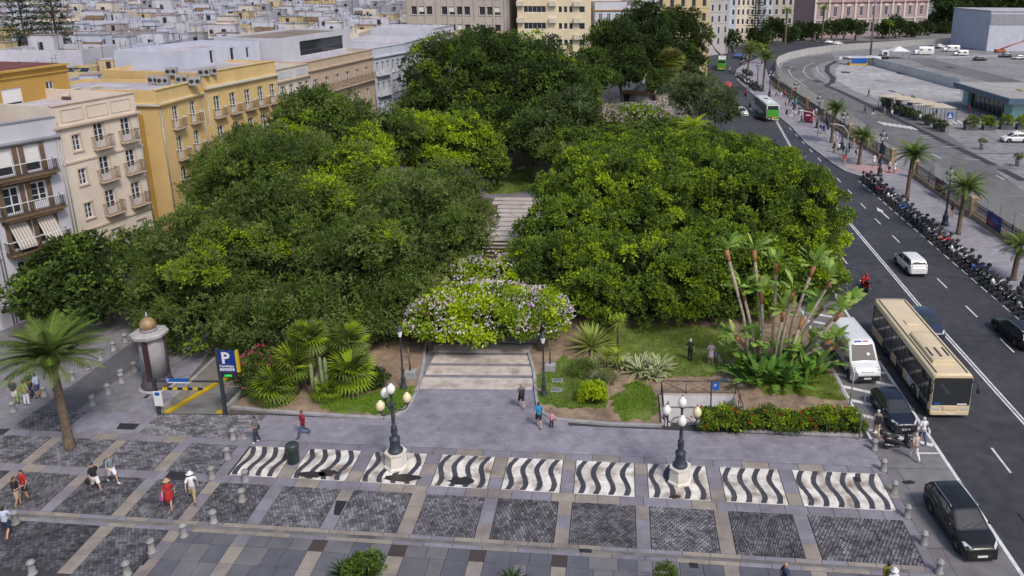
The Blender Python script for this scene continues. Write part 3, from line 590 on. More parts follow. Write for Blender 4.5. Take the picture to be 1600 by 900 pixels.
# terrace clutter on that roof
b = MB(); b.lathe([(.05, 0), (.05, 1.0), (.2, 1.05), (.16, 1.8), (.03, 2.6)], 8, 0); tag(b.build('folded_parasol', M_awn, None, (f0.x-1.2, f0.y+2.2, 13.5)), 'folded cream parasol standing on a white roof terrace', 'parasol')
b = MB(); b.box((-5.0, 3.0, 15.7), (4, 3.8, 3.4)); b.box((-5, 3, 17.45), (4.3, 4.1, .12), 1); tag(b.build('roof_hut', [W_white, R_red], None, (f0.x, f0.y, -.2)), 'white roof hut behind the folded parasol terrace', 'roof hut')
# beige house
t, W = building('apartment_house', 'cream house with panelled parapet, curved balconies and pinkish window trim', f1, f2, 11, 16.5,
    [(1.6, z, .75, 1.35, 'win') for z in (12.6, 9.7, 6.75)]+[(1.6, 3.6, .8, 1.5, 'blind')]+[(x, z, 1.0, 2.05, 'balc') for x in (3.85, 6.6) for z in (12.45, 9.55, 6.55)]+[(x, 3.5, 1.0, 1.6, 'blind') for x in (3.85, 6.6)]+[(x, 0, 1.8, 2.5, 'strip') for x in (1.6, 4.0, 6.4)], wall=W_cream, trim=W_trim, par=.9, cornice=14.75, rails=M_brail, bands=(11.75, 5.8, 2.9))
for x in (1.6, 4.0, 6.4):
    b = MB(); 
    for d in ((0, .5, 2.0, .06), (0, -.5, 2.0, .06)): b.box((x+d[0], -.02, 15.6+d[1]), (d[2], .05, d[3]))
    for d in (-1, 1): b.box((x+d, -.02, 15.6), (.06, .05, 1.0))
    b.build('parapet_panel', W_trim, t)
# ochre penthouse behind the beige terrace, terrace sofas
b = MB(); wall_panel(b, (0, 0, 0), (1, 0, 0), 8.4, 0, 3.4, [(6.2, .1, .8, 2.0), (2.2, .1, 2.0, 1.9)], 0); b.box((4.2, 4, 1.7), (8.38, 7.5, 3.38)); b.box((4.2, 3.8, 3.46), (8.6, 8.2, .14)); b.box((4.2, -.08, 2.9), (8.5, .14, .12))
pent = thing('penthouse', 'ochre yellow penthouse with a shuttered door above the cream house terrace', 'penthouse', (-53.6, 65.4, 15.0), math.radians(82)); b.build('wall', W_och, pent)
put_window(pent, (6.2, .1, .1), 0, .8, 2.0, 'win'); put_window(pent, (2.2, .1, .1), 0, 2.0, 1.9, 'blind'); b = MB(); b.box((4.2, 4, 3.56), (7.8, 7, .05)); b.build('roof', R_red, pent)
M_cush = mat('cushion_cream', (.55, .47, .42), .9, 0, .06, 5); M_wood = mat('dark_wood', (.08, .05, .035), .7, 0, .15, 5)
for q, lb in ((P(112, 151, 15.8), 'cream cushioned terrace sofa beside the ochre penthouse wall'), (P(146, 147, 15.8), 'cream cushioned terrace sofa by the yellow parapet')):
    t = thing('terrace_sofa', lb, 'sofa', (q[0], q[1], 15.6), math.radians(-90)); b = MB(); b.box((0, 0, .18), (1.6, .75, .3)); b.build('frame', M_wood, t)
    for dx in (-.39, .39):
        b = MB(); b.bev((dx, -.05, .42), (.74, .68, .18), .05); b.build('seat_cushion', M_cush, t); b = MB(); b.box((dx, .33, .72), (.74, .16, .5), 0, 0, 1, ('X', -.25)); b.build('back_cushion', M_cush, t)
# yellow corner house (two wings)
t, W = building('apartment_house', 'yellow corner house with white cornice and a blank recessed side panel', f3, f4, 12, 16.3, rows((2.6, 5.6), (12.35, 9.3, 6.3), .95, 2.15, 'balc')+rows((2.6, 5.6), (3.2,), .95, 2.0, 'win'),
    [(x, z, .8, 1.3, 'win') for z in (12.7, 9.7, 6.7) for x in (9.6,)], wall=W_yel, trim=W_yel, par=.3, cornice=14.95, rails=M_brail, railtop=M_wrail, surround=False, slabm=W_trim)
b = MB(); b.box((-.03, 2.3, 8), (.06, 1.5, 12)); b.build('side_panel', W_och, t); c = MB(); c.box((3.75, -.1, 14.95), (7.9, .34, .2)); c.box((-.1, 5, 14.95), (.34, 10.4, .2)); c.build('white_cornice', W_ivory, t)
for z in (12.3, 9.2, 6.2): c = MB(); c.box((-.06, 8.6, z), (.12, 6.4, .14)); c.build('side_band', W_trim, t)
t, W = building('apartment_house', 'long yellow house with white capped balconies in a row', f4+Vector((.35, .02)), f5, 12, 17.0, rows((1.6, 4.1, 6.6, 8.9, 11.1), (12.3, 9.1, 6.1), .95, 2.15, 'balc')+rows((1.6, 4.1, 6.6, 8.9, 11.1), (3.0,), .95, 2.0, 'win'), wall=W_yel, trim=W_yel, par=.3, cornice=15.4, rails=M_brail, railtop=M_wrail, surround=False, slabm=W_trim)
c = MB(); c.box((W/2, -.14, 15.45), (W+.2, .4, .2)); c.build('white_cornice', W_ivory, t)
f5b = f5.lerp(f6, .28)
t, W = building('apartment_house', 'narrow ivory house with panelled parapet between yellow and tan fronts', f5, f5b, 11, 15.9, rows((1.0, 2.9, 4.9, 6.4), (12., 9.0, 6.0, 3.0), .85, 1.9, 'balc'), wall=W_ivory, trim=W_tan, par=.4, cornice=14.5, rails=M_wrail)
for x in (1.9, 5.3): b = MB(); b.box((x, -.03, 15.2), (2.6, .05, .8)); b.build('parapet_panel', W_white, t)
t, W = building('apartment_house', 'long tan house with white framed windows and flat cornice', f5b, f6, 12, 16.1, rows([1.5+2.85*i for i in range(6)], (12., 8.9, 5.9, 3.0), .95, 1.8, 'win'), wall=W_tan, trim=W_tan, par=.4, cornice=15.0)
c = MB(); c.box((W/2, -.3, 11.85), (W-.6, .6, .14)); o = c.build('balcony', W_trim, t); put('railing', rail_mesh(W-.8, .56, .95, M_brail), o, (W/2, 0, 11.9))
t, W = building('apartment_house', 'white house with roof pergola and tall narrow windows', f6, f7, 12, 16.2, rows([1.1+1.5*i for i in range(6)], (12.2, 9.1, 6.1, 3.0), .8, 1.9, 'door'), wall=W_blue, trim=W_blue, par=1.1, rails=M_wrail)
for z in (12.1, 9.): c = MB(); c.box((2.4, -.3, z), (3.6, .6, .12)); o = c.build('balcony', W_blue, t); put('railing', rail_mesh(3.5, .56, .9, M_wrail), o, (2.4, 0, z+.06))
t, W = building('apartment_house', 'pale house with grey roof screen beside the dark ficus', f7, f8, 12, 16.2, rows([1.3+2.2*i for i in range(7)], (12., 9., 6., 3.0), .9, 1.9, 'balc'), wall=W_white, trim=W_grey, par=1.1, rails=M_wrail)
t, W = building('apartment_house', 'white end house of the street front with glazed bay', f8+Vector((.1, .3)), f8+Vector((1.2, 12)), 12, 17.4, rows([1.8+2.6*i for i in range(4)], (12.6, 9.4, 6.2, 3.0), 1.0, 1.9, 'win'), [(x, z, 1., 1.7, 'win') for x in (2.5, 6, 9.5) for z in (13, 10)], wall=W_white, trim=W_grey, par=1.0)
# big white terrace block with the ribbon window, standing behind the tan house
def block(name, label, c, size, rz, wall, roof=None, ops=(), sops=(), par=.6, group=None, cat='building'):
    A = Vector((c[0], c[1])); R = Matrix.Rotation(rz, 2); B = A+R @ Vector((size[0], 0)); return building(name, label, A, B, size[1], size[2], ops, sops, wall=wall, trim=wall, roof=roof, par=par, cornice=False, group=group, cat=cat, surround=False)[0]
sd = math.atan2(24.8, 3.6)
t = block('terrace_block', 'white roof block with a wide dark ribbon window behind the tan house', (-43.2, 99.5), (18.6, 9, 18.9), sd, W_white, R_brown, [(10.6, 16.2, 12.0, 2.0, 'plain')], par=.25)
t = block('terrace_block', 'white gabled roof block with two small dark doors', (-47.6, 84.5), (14.5, 8, 18.6), sd, W_blue, None, [(5.2, 16.8, .7, 1.5, 'plain'), (9.0, 16.8, .8, 1.5, 'plain'), (12.0, 16.8, .7, 1.3, 'plain')])
# air conditioners and aerials on the yellow roof
for i, (x, y) in enumerate(((240, 116), (254, 117), (268, 113), (283, 115), (303, 118), (318, 114), (330, 112))):
    c = P(x, y, 17.0); t = thing('air_conditioner', 'grey rooftop air conditioner on the yellow houses', 'air conditioner', (c.x, c.y, 16.05 if c.y < 79 else 16.72), .1*i, 'air conditioners on the yellow houses'); b = MB(); b.bev((0, 0, .4), (1.1, .6, .8), .03); b.build('casing', mat('ac_grey', (.28, .27, .27), .6, 0, .15, 3, dirt=.3), t)
    for dx in (-.27, .27): b = MB(); b.lathe([(.2, 0), (.2, .02)], 12); o = b.build('fan_grille', M_dark, t, (dx, -.305, .4)); o.rotation_euler = (math.pi/2, 0, 0)
# ---- old-town roofs: prototypes with huts, windows, antennas; copies fill the quarter
def antenna(b, x, y, z, h): b.tube([(x, y, z), (x, y, z+h)], .035, 4); b.box((x, y, z+h*.93), (.9, .03, .03)); b.box((x, y, z+h*.8), (.6, .03, .03))
OLD = []
walls = [('white', W_white), ('off-white', W_ivory), ('bluish white', W_blue), ('rose grey', W_rose), ('white', W_white), ('ochre', W_buff), ('grey', W_grey), ('white', W_white), ('cream', W_cream), ('bluish white', W_blue)]
feats = ['two stair huts', 'solar panels', 'a brown tiled lean-to', 'rooftop air conditioners', 'a tall chimney and laundry room', 'a terrace wall and skylight', 'three aerial masts', 'a red roof floor', 'a stepped parapet', 'a pergola frame']
for i in range(10):
    r_ = random.Random(i); Wd, Dp, Hh = r_.uniform(9, 14), r_.uniform(8, 12), 15
    wn = walls[i][1]; ops = rows([1.4+2.6*k for k in range(int((Wd-1)/2.6))], (11.2, 8.), .8, 1.5, 'win'); sops = rows([1.4+2.8*k for k in range(int((Dp-1)/2.8))], (11.2,), .8, 1.5, 'plain')
    t = block('town_house', f'{walls[i][0]} flat-roofed old-town house with {feats[i]} on top', (0, 0), (Wd, Dp, Hh), 0, wn, R_red if i == 7 else R_roof, ops, [], par=.8, group=f'old-town roofs with {feats[i]}')
    for k in range(2 if i in (0, 2, 4, 8) else 1):
        hx, hy, hw, hd, hh = r_.uniform(2.2, Wd-3), r_.uniform(3, Dp-2), r_.uniform(2.4, 4.6), r_.uniform(2.2, 3.4), r_.uniform(2.1, 3.1)
        b = MB(); wall_panel(b, (hx-hw/2, hy-hd/2, 0), (1, 0, 0), hw, 14.2, 14.2+hh, [(hw*.4, 14.25, .8, 1.8)]); b.box((hx, hy+.1, 14.2+hh/2), (hw-.01, hd-.25, hh-.02)); b.box((hx, hy, 14.2+hh+.05), (hw+.14, hd+.14, .1), 1)
        o = b.build('roof_hut', [wn if k == 0 else W_white, R_roof], t); b = MB(); b.box((hx-hw/2+hw*.4, hy-hd/2+.04, 15.1), (.76, .04, 1.7)); b.build('door', M_dark, o)
    for ax, ay, ah in [(1.2, 2.5, 3.6), (Wd*.6, 3.5, 2.8), (Wd-.8, 1.0, 3.2)]+([(Wd-1.5, Dp-2, 3)] if i % 2 else [])+([(Wd/2, 2, 4.5)] if i == 6 else []): b = MB(); antenna(b, ax, ay, 14.2, ah); b.build('aerial', M_rail, t)
    if i in (1, 5):
        for k in range(4): b = MB(); b.box((2+1.3*k, 1.6, 14.95), (1.2, 1.7, .07), 0, 0, 1, ('X', .6)); b.build('solar_panel', M_solar, t)
    if i in (3, 4, 9):
        for k in range(3): b = MB(); b.box((2.5+1.5*k, 1.3, 14.65), (.9, .4, .75)); o = b.build('air_conditioner', M_ac, t); b = MB(); b.lathe([(.27, 0), (.27, .02)], 10, 0); q = b.build('fan_grille', M_dark, o, (2.5+1.5*k, 1.09, 14.65)); q.rotation_euler = (math.pi/2, 0, 0)
    if i == 2: b = MB(); b.add([(1, .3, 15.1), (5, .3, 15.1), (5, 2.8, 16.4), (1, 2.8, 16.4), (1, 2.8, 14.2), (5, 2.8, 14.2)], [(0, 1, 2, 3), (3, 2, 5, 4)]); b.build('lean_to_roof', W_brown, t)
    if i == 9: 
        b = MB()
        for k in range(5): b.box((3+k*.8, 2.5, 16.4), (.08, 3, .1))
        for x, y in ((2.9, 1.2), (6.3, 1.2), (2.9, 3.8), (6.3, 3.8)): b.box((x, y, 15.3), (.1, .1, 2.2))
        b.build('pergola_frame', M_wood, t)
    if i in (0, 4, 8): b = MB(); b.box((Wd-1.2, 2, 15.3), (.7, .7, 2.2)); b.box((Wd-1.2, 2, 16.5), (.9, .9, .15)); b.build('chimney', wn, t)
    cl = MB()           # roof clutter: pipes, tanks, low walls, boxes
    for _ in range(9):
        x, y = r_.uniform(.8, Wd-.8), r_.uniform(.8, Dp-.8)
        if r_.random() < .3: cl.lathe([(.35, 0), (.38, .1), (.38, .8), (.1, .95)], 8, 1, (x, y, 14.2))
        elif r_.random() < .5: cl.box((x, y, 14.2+r_.uniform(.2, .5)), (r_.uniform(.4, 1.2), r_.uniform(.3, .8), r_.uniform(.4, 1.0)), r_.choice([0, 1, 2]))
        else: cl.tube([(x, y, 14.2), (x, y, 14.2+r_.uniform(1, 2.6))], .06, 5, 1)
    cl.box((Wd*r_.uniform(.3, .7), Dp/2, 14.75), (.2, Dp-.6, 1.1), 0); stuff(cl.build('roof_clutter', [wn, M_metal, M_dark], t))
    for k in range(3): b = MB(); b.box((r_.uniform(1.5, Wd-1.5), -.02, r_.uniform(12.9, 13.2)), (.5, .08, .35)); b.build('air_conditioner', M_ac, t)
    OLD.append((t, Wd, Dp))
first = [True]*10; rr = random.Random(5); cnt = 0
rowy = 72.; ri = 0
while rowy < 400:
    xr = np.interp(rowy, [60, 91, 116, 141, 175, 200, 400], [-58, -57, -51, -48, -46, -44, -20])
    # the strip of houses visible in this row of the quarter
    left = (0-CX)/F*(rowy*_cp+12*_sp)-14; x = xr
    while x > left:
        k = rr.randrange(10); t, Wd, Dp = OLD[k]; sc = rr.uniform(.72, .98)*(1+.0016*(rowy-80)); zoff = rr.uniform(-1.9, .7)+(.012*(rowy-80))
        a = math.radians(rr.uniform(4, 11))
        if rowy < 92 and x > -60: zoff -= .8
        loc = (x-Wd*sc, rowy+rr.uniform(-1, 1), zoff-15*(sc-1))
        if first[k]: first[k] = False; t.location = loc; t.rotation_euler = (0, 0, a); t.scale = (sc,)*3
        else: dup(t, loc, a, scale=sc, swap=rr.choice([None, {'roof_pale': R_pink}, {'roof_pale': R_brown}, {'roof_pale': R_grey}]))
        cnt += 1; x -= Wd*sc+rr.uniform(.0, 1.2)
    rowy += 9.+.024*(rowy-70)+rr.uniform(0, 1.5); ri += 1
# ---- big blocks north of the park
t, W = building('office_block', 'large stone office block with regular square windows and red eaves line', (-45.5, 168), (-23.5, 168), 18, 27, [(x, z, 1.25, 1.75, random.choice(['plain', 'plain', 'plain', 'blind'])) for x in (1.8, 3.4, 5.0, 8.2, 9.8, 11.4, 13.0, 16.2, 17.8, 19.4) for z in (7.6, 11.2, 14.9, 18.6, 22.)], wall=W_stone, trim=W_stone, par=1.2)
for x in (.4, 2.6, 4.2, 6.6, 9, 10.6, 12.2, 14.6, 17, 18.6, 21): c = MB(); c.box((x, -.08, 14.8), (.35, .16, 17)); c.build('pilaster', W_stone, t)
t, W = building('low_wing', 'low sandy wing with balustrade and red flat roof before the stone office block', (-45.5, 155.5), (-25, 156.5), 11, 15.4, rows([1.5+2.4*i for i in range(8)], (11.6, 8.2), 1.0, 1.7, 'win'), wall=W_buff, trim=W_ivory, roof=R_red, par=1.0)
t, W = building('apartment_block', 'cream rounded apartment block with long ribbon windows', (-21.5, 165), (-6.2, 166), 16, 27, [(3.6, z, 4.6, 1.3, 'strip') for z in (9.2, 12.6, 16., 19.4, 22.8)]+[(x, z, .75, 1.25, 'plain') for x in (8.9, 10.0, 11.1) for z in (9.2, 12.6, 16., 19.4, 22.8)]+[(13.4, z, 1.2, 1.3, 'plain') for z in (9.2, 12.6, 16, 19.4)], wall=wallm('ivoryblock', (.64, .54, .38), .15), trim=W_ivory, par=.8, surround=False)
for z in (11., 14.4, 17.8, 21.2):
    for x in (.6, 7.3, 12.4): c = MB(); c.box((x, -.35, z), (1.5, .8, 1.0)); c.build('balcony', W_ivory, t)
t, W = building('apartment_house', 'white house with ochre cornice bands at the corner of the gardens', (-5.6, 172), (5.2, 176), 14, 21.5, rows((1.3, 3.2, 5.1, 7., 8.9), (17., 13.2, 9.4, 5.5), .75, 1.9, 'door'), wall=W_blue, trim=W_och, par=1.6, bands=(16., 12.2, 8.4), surround=False)
far = [('apartment_block', 'ochre yellow block rising behind the garden conifers', (6, 205), (24, 215), 26, W_buff, 6), ('apartment_house', 'white house with pale blue shade behind the tall conifer', (-2, 200), (10, 204), 22, W_blue, 4),
       ('apartment_block', 'grey block wrapped in scaffolding netting at the avenue bend', (25, 268), (39, 285), 30, wallm('netting', (.4, .38, .38), .5), 5), ('apartment_house', 'pale blue four storey house at the avenue bend', (36.5, 330), (48.5, 334), 22, W_blue, 5),
       ('apartment_house', 'cream yellow house with black balconies at the avenue bend', (48.7, 335), (57, 338), 21.5, W_cream, 4), ('apartment_block', 'tall slab with grey glass balconies beyond the bend', (57.5, 338), (65, 340), 30, W_white, 3),
       ('apartment_block', 'slim white block beside the Norfolk pine', (65.5, 342), (75, 345), 30, W_stone, 3), ('apartment_house', 'rose red house beside the palms at the far corner', (78, 372), (86, 374), 25, W_pink, 3), ('apartment_house', 'ochre house with dark balconies at the far corner', (86.5, 374), (94, 376), 25, W_buff, 3)]
for n, lb, A, B, h, wm, nc in far:
    L_ = math.hypot(B[0]-A[0], B[1]-A[1]); building(n, lb, A, B, 16, h, rows([L_*(i+.5)/nc for i in range(nc)], list(np.arange(3.5, h-4, 3.9)), min(1.3, L_/nc*.45), 2.2, 'plain'), wall=wm, trim=wm, par=1.2, surround=False, bands=[z-.35 for z in np.arange(7.4, h-4, 3.9)])
# pink customs palace
A, B = Vector((88, 360)), Vector((153.5, 399)); L_ = (B-A).length
t, W = building('palace', 'long pink palace with stone trim, arched window heads and red string courses', A, B, 55, 24, rows([L_*(i+.5)/9 for i in range(9)], (17.5,), 1.9, 2.6, 'plain')+rows([L_*(i+.5)/9 for i in range(9)], (9.6,), 2.0, 4.0, 'win')+rows([L_*(i+.5)/9 for i in range(9)], (2.4,), 2.4, 4.2, 'win'),
    rside=rows([2.5+4.2*i for i in range(13)], (17.5, 10.2), 1.8, 3.0, 'win'), wall=W_pink, trim=W_ivory, par=1.4)
for z in (8.0, 15.6, 21.4): c = MB(); c.box((W/2, -.2, z), (W+.4, .4, .5)); c.box((W+.2, 27, z), (.4, 55, .5)); c.build('red_course', R_red if z > 10 else W_ivory, t)
for i in range(10): c = MB(); c.box((W*i/9, -.25, 12), (1.2, .3, 20)); c.build('pilaster', W_ivory, t)
for i in range(9):
    c = MB(); x = W*(i+.5)/9
    c.add([(x-1.9, -.3, 14.0), (x+1.9, -.3, 14.0), (x+1.1, -.3, 14.9), (x, -.3, 15.2), (x-1.1, -.3, 14.9), (x-1.9, 0, 14.), (x+1.9, 0, 14.), (x+1.1, 0, 14.9), (x, 0, 15.2), (x-1.1, 0, 14.9)], [(0, 1, 2, 3, 4), (0, 5, 6, 1), (1, 6, 7, 2), (2, 7, 8, 3), (3, 8, 9, 4), (4, 9, 5, 0)]); c.build('pediment', W_ivory, t)
# ================================================================ TREES AND PLANTS
M_leaf = leafmat('foliage', .6, .3); M_bark = mat('bark', (.11, .085, .065), .95, 0, .3, 3, .6); M_palmbark = mat('palm_bark', (.13, .095, .065), .95, 0, .35, 7, .9, bscale=18)
G = dict(dark=(.032, .053, .017), deep=(.058, .094, .024), mid=(.128, .2, .032), olive=(.175, .222, .064), bright=(.25, .36, .022), lime=(.4, .52, .014), grey=(.14, .18, .09))
def E_(cx, cy, Y, rx, rz, ry=None, z=None):
    c = PY(cx, cy, Y); k = mpp(Y, c.z); return (np.array(c), np.array([rx*k, (ry or (rx+rz)/2)*k, rz*k]))
def unit(n, up=-.35):
    d = RNG.normal(0, 1, (n*3, 3)); d /= np.linalg.norm(d, axis=1)[:, None]; return d[d[:, 2] > up][:n]
def crown(lobes, sub=1.5, leaf=.34, dens=9., pal=(('mid', 5), ('deep', 3), ('bright', 1)), k=5, asp=.4, up=-.45, flat_=.9, core=True, zmin=.6, gap=.14, topbright=0.):
    C, N, T, S = [], [], [], []; names = [p[0] for p in pal]; wt = np.array([p[1] for p in pal], float); wt /= wt.sum()
    for i, lb_ in enumerate(lobes):
        c, r = lb_[:2]; nm, wt_ = names, wt
        if len(lb_) > 2: nm = [p[0] for p in lb_[2]]; wt_ = np.array([p[1] for p in lb_[2]], float); wt_ /= wt_.sum()
        area = 4*math.pi*(((r[0]*r[1])**1.6+(r[0]*r[2])**1.6+(r[1]*r[2])**1.6)/3)**(1/1.6)*.75
        n = max(6, int(area/(sub*sub*1.35))); d = unit(n, up); p = c+d*r*RNG.uniform(.7, 1.07, (len(d), 1))
        keep = np.ones(len(p), bool)
        for j, (c2, r2, *_) in enumerate(lobes):
            if j != i: keep &= (((p-c2)/(r2*.8))**2).sum(1) > 1
        keep &= RNG.random(len(p)) > gap; p, d = p[keep], d[keep]
        for q, dd in zip(p, d):
            s = sub*RNG.uniform(.6, 1.25); m = int(dens*s*s*3.2)
            u = unit(m, -.5); u = u+dd*.35; u /= np.linalg.norm(u, axis=1)[:, None]
            pos = q+u*s*RNG.uniform(.55, 1.05, (len(u), 1))*np.array([1, 1, flat_]); ok = pos[:, 2] > zmin; pos, u = pos[ok], u[ok]
            col = np.array(G[nm[RNG.choice(len(nm), p=wt_)]])*RNG.uniform(.75, 1.25); mix = RNG.random((len(u), 1))*.5; col2 = np.array(G[nm[RNG.choice(len(nm), p=wt_)]])
            C.append(pos); N.append(u); T.append(col*(1-mix)+col2*mix); S.append(np.full(len(u), leaf))
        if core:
            u = unit(int(area*2.2/max(.3, leaf*2.4)**2), -1); pos = c+u*r*RNG.uniform(.5, .84, (len(u), 1)); ok = pos[:, 2] > zmin; C.append(pos[ok]); N.append(u[ok]); S.append(np.full(ok.sum(), leaf*2.)); T.append(np.tile(np.array(G['deep'])*.8, (ok.sum(), 1)))  # inner leaves tinted darker: shade in the gaps between clumps is painted in
    C, N, T = np.concatenate(C), np.concatenate(N), np.concatenate(T)
    return leafmesh('crown', C, N, np.concatenate(S), T, k, asp, .8, M_leaf)
def trunk_mesh(base, lobes, r0):
    b = MB(); base = Vector(base); cs = [Vector(l[0]) for l in lobes if len(l) < 3]; top = sum(cs, Vector())/len(cs); fork = base.lerp(Vector((top.x, top.y, top.z)), .42)
    b.tube([base-Vector((0, 0, .2)), base+Vector((0, 0, .3)), base.lerp(fork, .5), fork], [r0*1.5, r0*1.1, r0*.9, r0*.75], 9)
    for c in cs:
        m = fork.lerp(c, .5)+Vector((RNG.uniform(-.4, .4), RNG.uniform(-.4, .4), .3)); b.tube([fork-Vector((0, 0, .2)), m, c], [r0*.5, r0*.33, r0*.12], 6)
        for _ in range(3): e = c+Vector(RNG.uniform(-1, 1, 3))*1.6; b.tube([m, m.lerp(e, .6)+Vector((0, 0, .2)), e], [r0*.2, r0*.12, .03], 5)
    return b.mesh('trunk', M_bark)
def tree(name, label, lobes, base, r0=.4, group=None, **kw):
    base = Vector((base[0], base[1], kw.pop('bz', 0.05))); t = thing(name, label, 'tree', base, 0, group); L2 = [(l[0]-np.array(base), *l[1:]) for l in lobes]
    put('crown', crown(L2, **kw), t); put('trunk', trunk_mesh((0, 0, 0), L2, r0), t); return t
FIC = (('olive', 4), ('mid', 2.5), ('deep', 4.5), ('bright', .4))
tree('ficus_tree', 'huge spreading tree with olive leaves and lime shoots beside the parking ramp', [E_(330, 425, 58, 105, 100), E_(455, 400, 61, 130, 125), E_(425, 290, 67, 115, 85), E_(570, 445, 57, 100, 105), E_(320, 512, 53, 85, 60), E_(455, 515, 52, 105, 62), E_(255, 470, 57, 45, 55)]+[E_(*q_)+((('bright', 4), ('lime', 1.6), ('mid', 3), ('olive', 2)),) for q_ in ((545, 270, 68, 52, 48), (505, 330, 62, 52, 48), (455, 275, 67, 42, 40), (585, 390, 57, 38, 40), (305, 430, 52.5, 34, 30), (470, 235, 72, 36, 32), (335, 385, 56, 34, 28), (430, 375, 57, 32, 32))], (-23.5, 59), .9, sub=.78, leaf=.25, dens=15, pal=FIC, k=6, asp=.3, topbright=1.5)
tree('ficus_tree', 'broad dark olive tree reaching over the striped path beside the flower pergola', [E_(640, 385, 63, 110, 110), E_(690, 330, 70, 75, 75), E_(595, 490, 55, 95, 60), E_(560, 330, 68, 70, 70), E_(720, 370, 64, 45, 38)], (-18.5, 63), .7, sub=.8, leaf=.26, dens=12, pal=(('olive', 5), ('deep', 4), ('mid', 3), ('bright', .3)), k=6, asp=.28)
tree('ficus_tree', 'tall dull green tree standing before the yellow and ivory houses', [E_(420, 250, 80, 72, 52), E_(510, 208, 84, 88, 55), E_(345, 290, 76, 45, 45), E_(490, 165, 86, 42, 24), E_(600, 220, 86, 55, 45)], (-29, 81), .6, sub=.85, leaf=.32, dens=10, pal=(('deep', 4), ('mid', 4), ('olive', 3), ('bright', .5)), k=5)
tree('garden_tree', 'lime green leafy tree crown in front of the dark ficus', [E_(675, 235, 92, 62, 52), E_(725, 215, 95, 40, 36), E_(570, 250, 80, 40, 50), E_(640, 210, 90, 35, 35)], (-19.5, 91), .4, sub=.8, leaf=.33, dens=11, pal=(('bright', 5), ('lime', 3), ('mid', 3)), k=5)
tree('garden_tree', 'small tree with rusty seed heads beside the lawn by the striped path', [E_(752, 235, 97, 34, 32), E_(770, 265, 96, 22, 20)], (-16.5, 97), .2, sub=.8, leaf=.4, dens=9, pal=(('mid', 4), ('bright', 2), ('olive', 2)))
RF = (('mid', 6), ('bright', 4), ('deep', 3), ('lime', .7))
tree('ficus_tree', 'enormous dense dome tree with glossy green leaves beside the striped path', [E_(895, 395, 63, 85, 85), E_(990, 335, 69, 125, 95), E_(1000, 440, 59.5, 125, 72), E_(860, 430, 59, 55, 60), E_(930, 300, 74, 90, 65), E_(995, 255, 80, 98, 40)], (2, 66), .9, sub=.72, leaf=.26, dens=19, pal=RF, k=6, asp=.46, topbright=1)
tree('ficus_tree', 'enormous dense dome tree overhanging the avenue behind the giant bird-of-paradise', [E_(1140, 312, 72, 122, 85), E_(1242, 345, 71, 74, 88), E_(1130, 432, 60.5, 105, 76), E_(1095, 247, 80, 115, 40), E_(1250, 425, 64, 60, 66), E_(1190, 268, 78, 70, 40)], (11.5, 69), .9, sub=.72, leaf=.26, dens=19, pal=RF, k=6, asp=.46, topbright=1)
tree('ficus_tree', 'great dark ficus towering before the stone office block', [E_(720, 130, 118, 85, 70), E_(805, 125, 120, 105, 68), E_(855, 165, 114, 75, 65), E_(685, 175, 112, 50, 55), E_(780, 195, 110, 90, 45), E_(760, 85, 124, 60, 35)], (-23, 117), .9, sub=1.1, leaf=.42, dens=7, pal=(('deep', 5), ('dark', 4), ('mid', 2.5), ('bright', .5)), k=5)
tree('garden_tree', 'grey-green feathery tree below the great dark ficus', [E_(840, 215, 100, 45, 40), E_(890, 190, 104, 45, 45)], (-12, 103), .35, sub=1.1, leaf=.4, dens=7, pal=(('deep', 4), ('grey', 3), ('mid', 2)))
for i, (lb, lob, base, pal) in enumerate([
    ('tall dark pine with rounded tufts near the white house with ochre bands', [E_(965, 75, 150, 42, 40), E_(975, 110, 146, 38, 25), E_(945, 60, 152, 20, 20)], (1, 150), ('dark', 'deep')),
    ('tallest dark evergreen of the clump by the avenue bend', [E_(1010, 45, 165, 38, 38), E_(1005, 95, 160, 40, 40), E_(1020, 75, 162, 35, 40)], (8, 163), ('dark', 'deep')),
    ('dark green round evergreen beside the avenue bend', [E_(1060, 60, 172, 38, 42), E_(1065, 95, 170, 34, 28)], (17, 171), ('dark', 'dark')),
    ('loose dark tree between the great ficus and the pine', [E_(925, 115, 138, 34, 36), E_(905, 140, 130, 30, 26)], (-5, 136), ('deep', 'mid'))]):
    tree('evergreen_tree', lb, lob, base, .4, 'dark evergreens at the back of the gardens', sub=1.5, leaf=.5, dens=5.5, pal=((pal[0], 5), (pal[1], 3), ('mid', .8)), k=5)
tree('olive_tree', 'grey-green bushy tree leaning over the avenue kerb', [E_(1090, 155, 120, 45, 34), E_(1125, 168, 116, 30, 28), E_(1070, 140, 124, 32, 22)], (13, 119), .3, sub=1.1, leaf=.36, dens=7, pal=(('grey', 5), ('deep', 3), ('olive', 2)), k=5, asp=.25)
tree('garden_bush', 'round dark shrub below the shaggy fan palm', [E_(1032, 130, 142, 24, 18)], (8.5, 142), .2, sub=1.0, leaf=.4, dens=7, pal=(('deep', 4), ('mid', 3)))
tree('garden_bush', 'dark shrub mound beside the shaggy fan palm', [E_(1072, 118, 148, 22, 18), E_(1050, 118, 150, 16, 14)], (14, 148), .2, sub=1.0, leaf=.4, dens=7, pal=(('deep', 4), ('dark', 3)))
tree('garden_bush', 'broad green shrub between the far pergola and the dome tree', [E_(905, 222, 97, 40, 20), E_(950, 215, 99, 30, 16)], (-5, 97), .2, sub=.8, leaf=.32, dens=9, pal=(('mid', 4), ('deep', 4), ('bright', 1)))
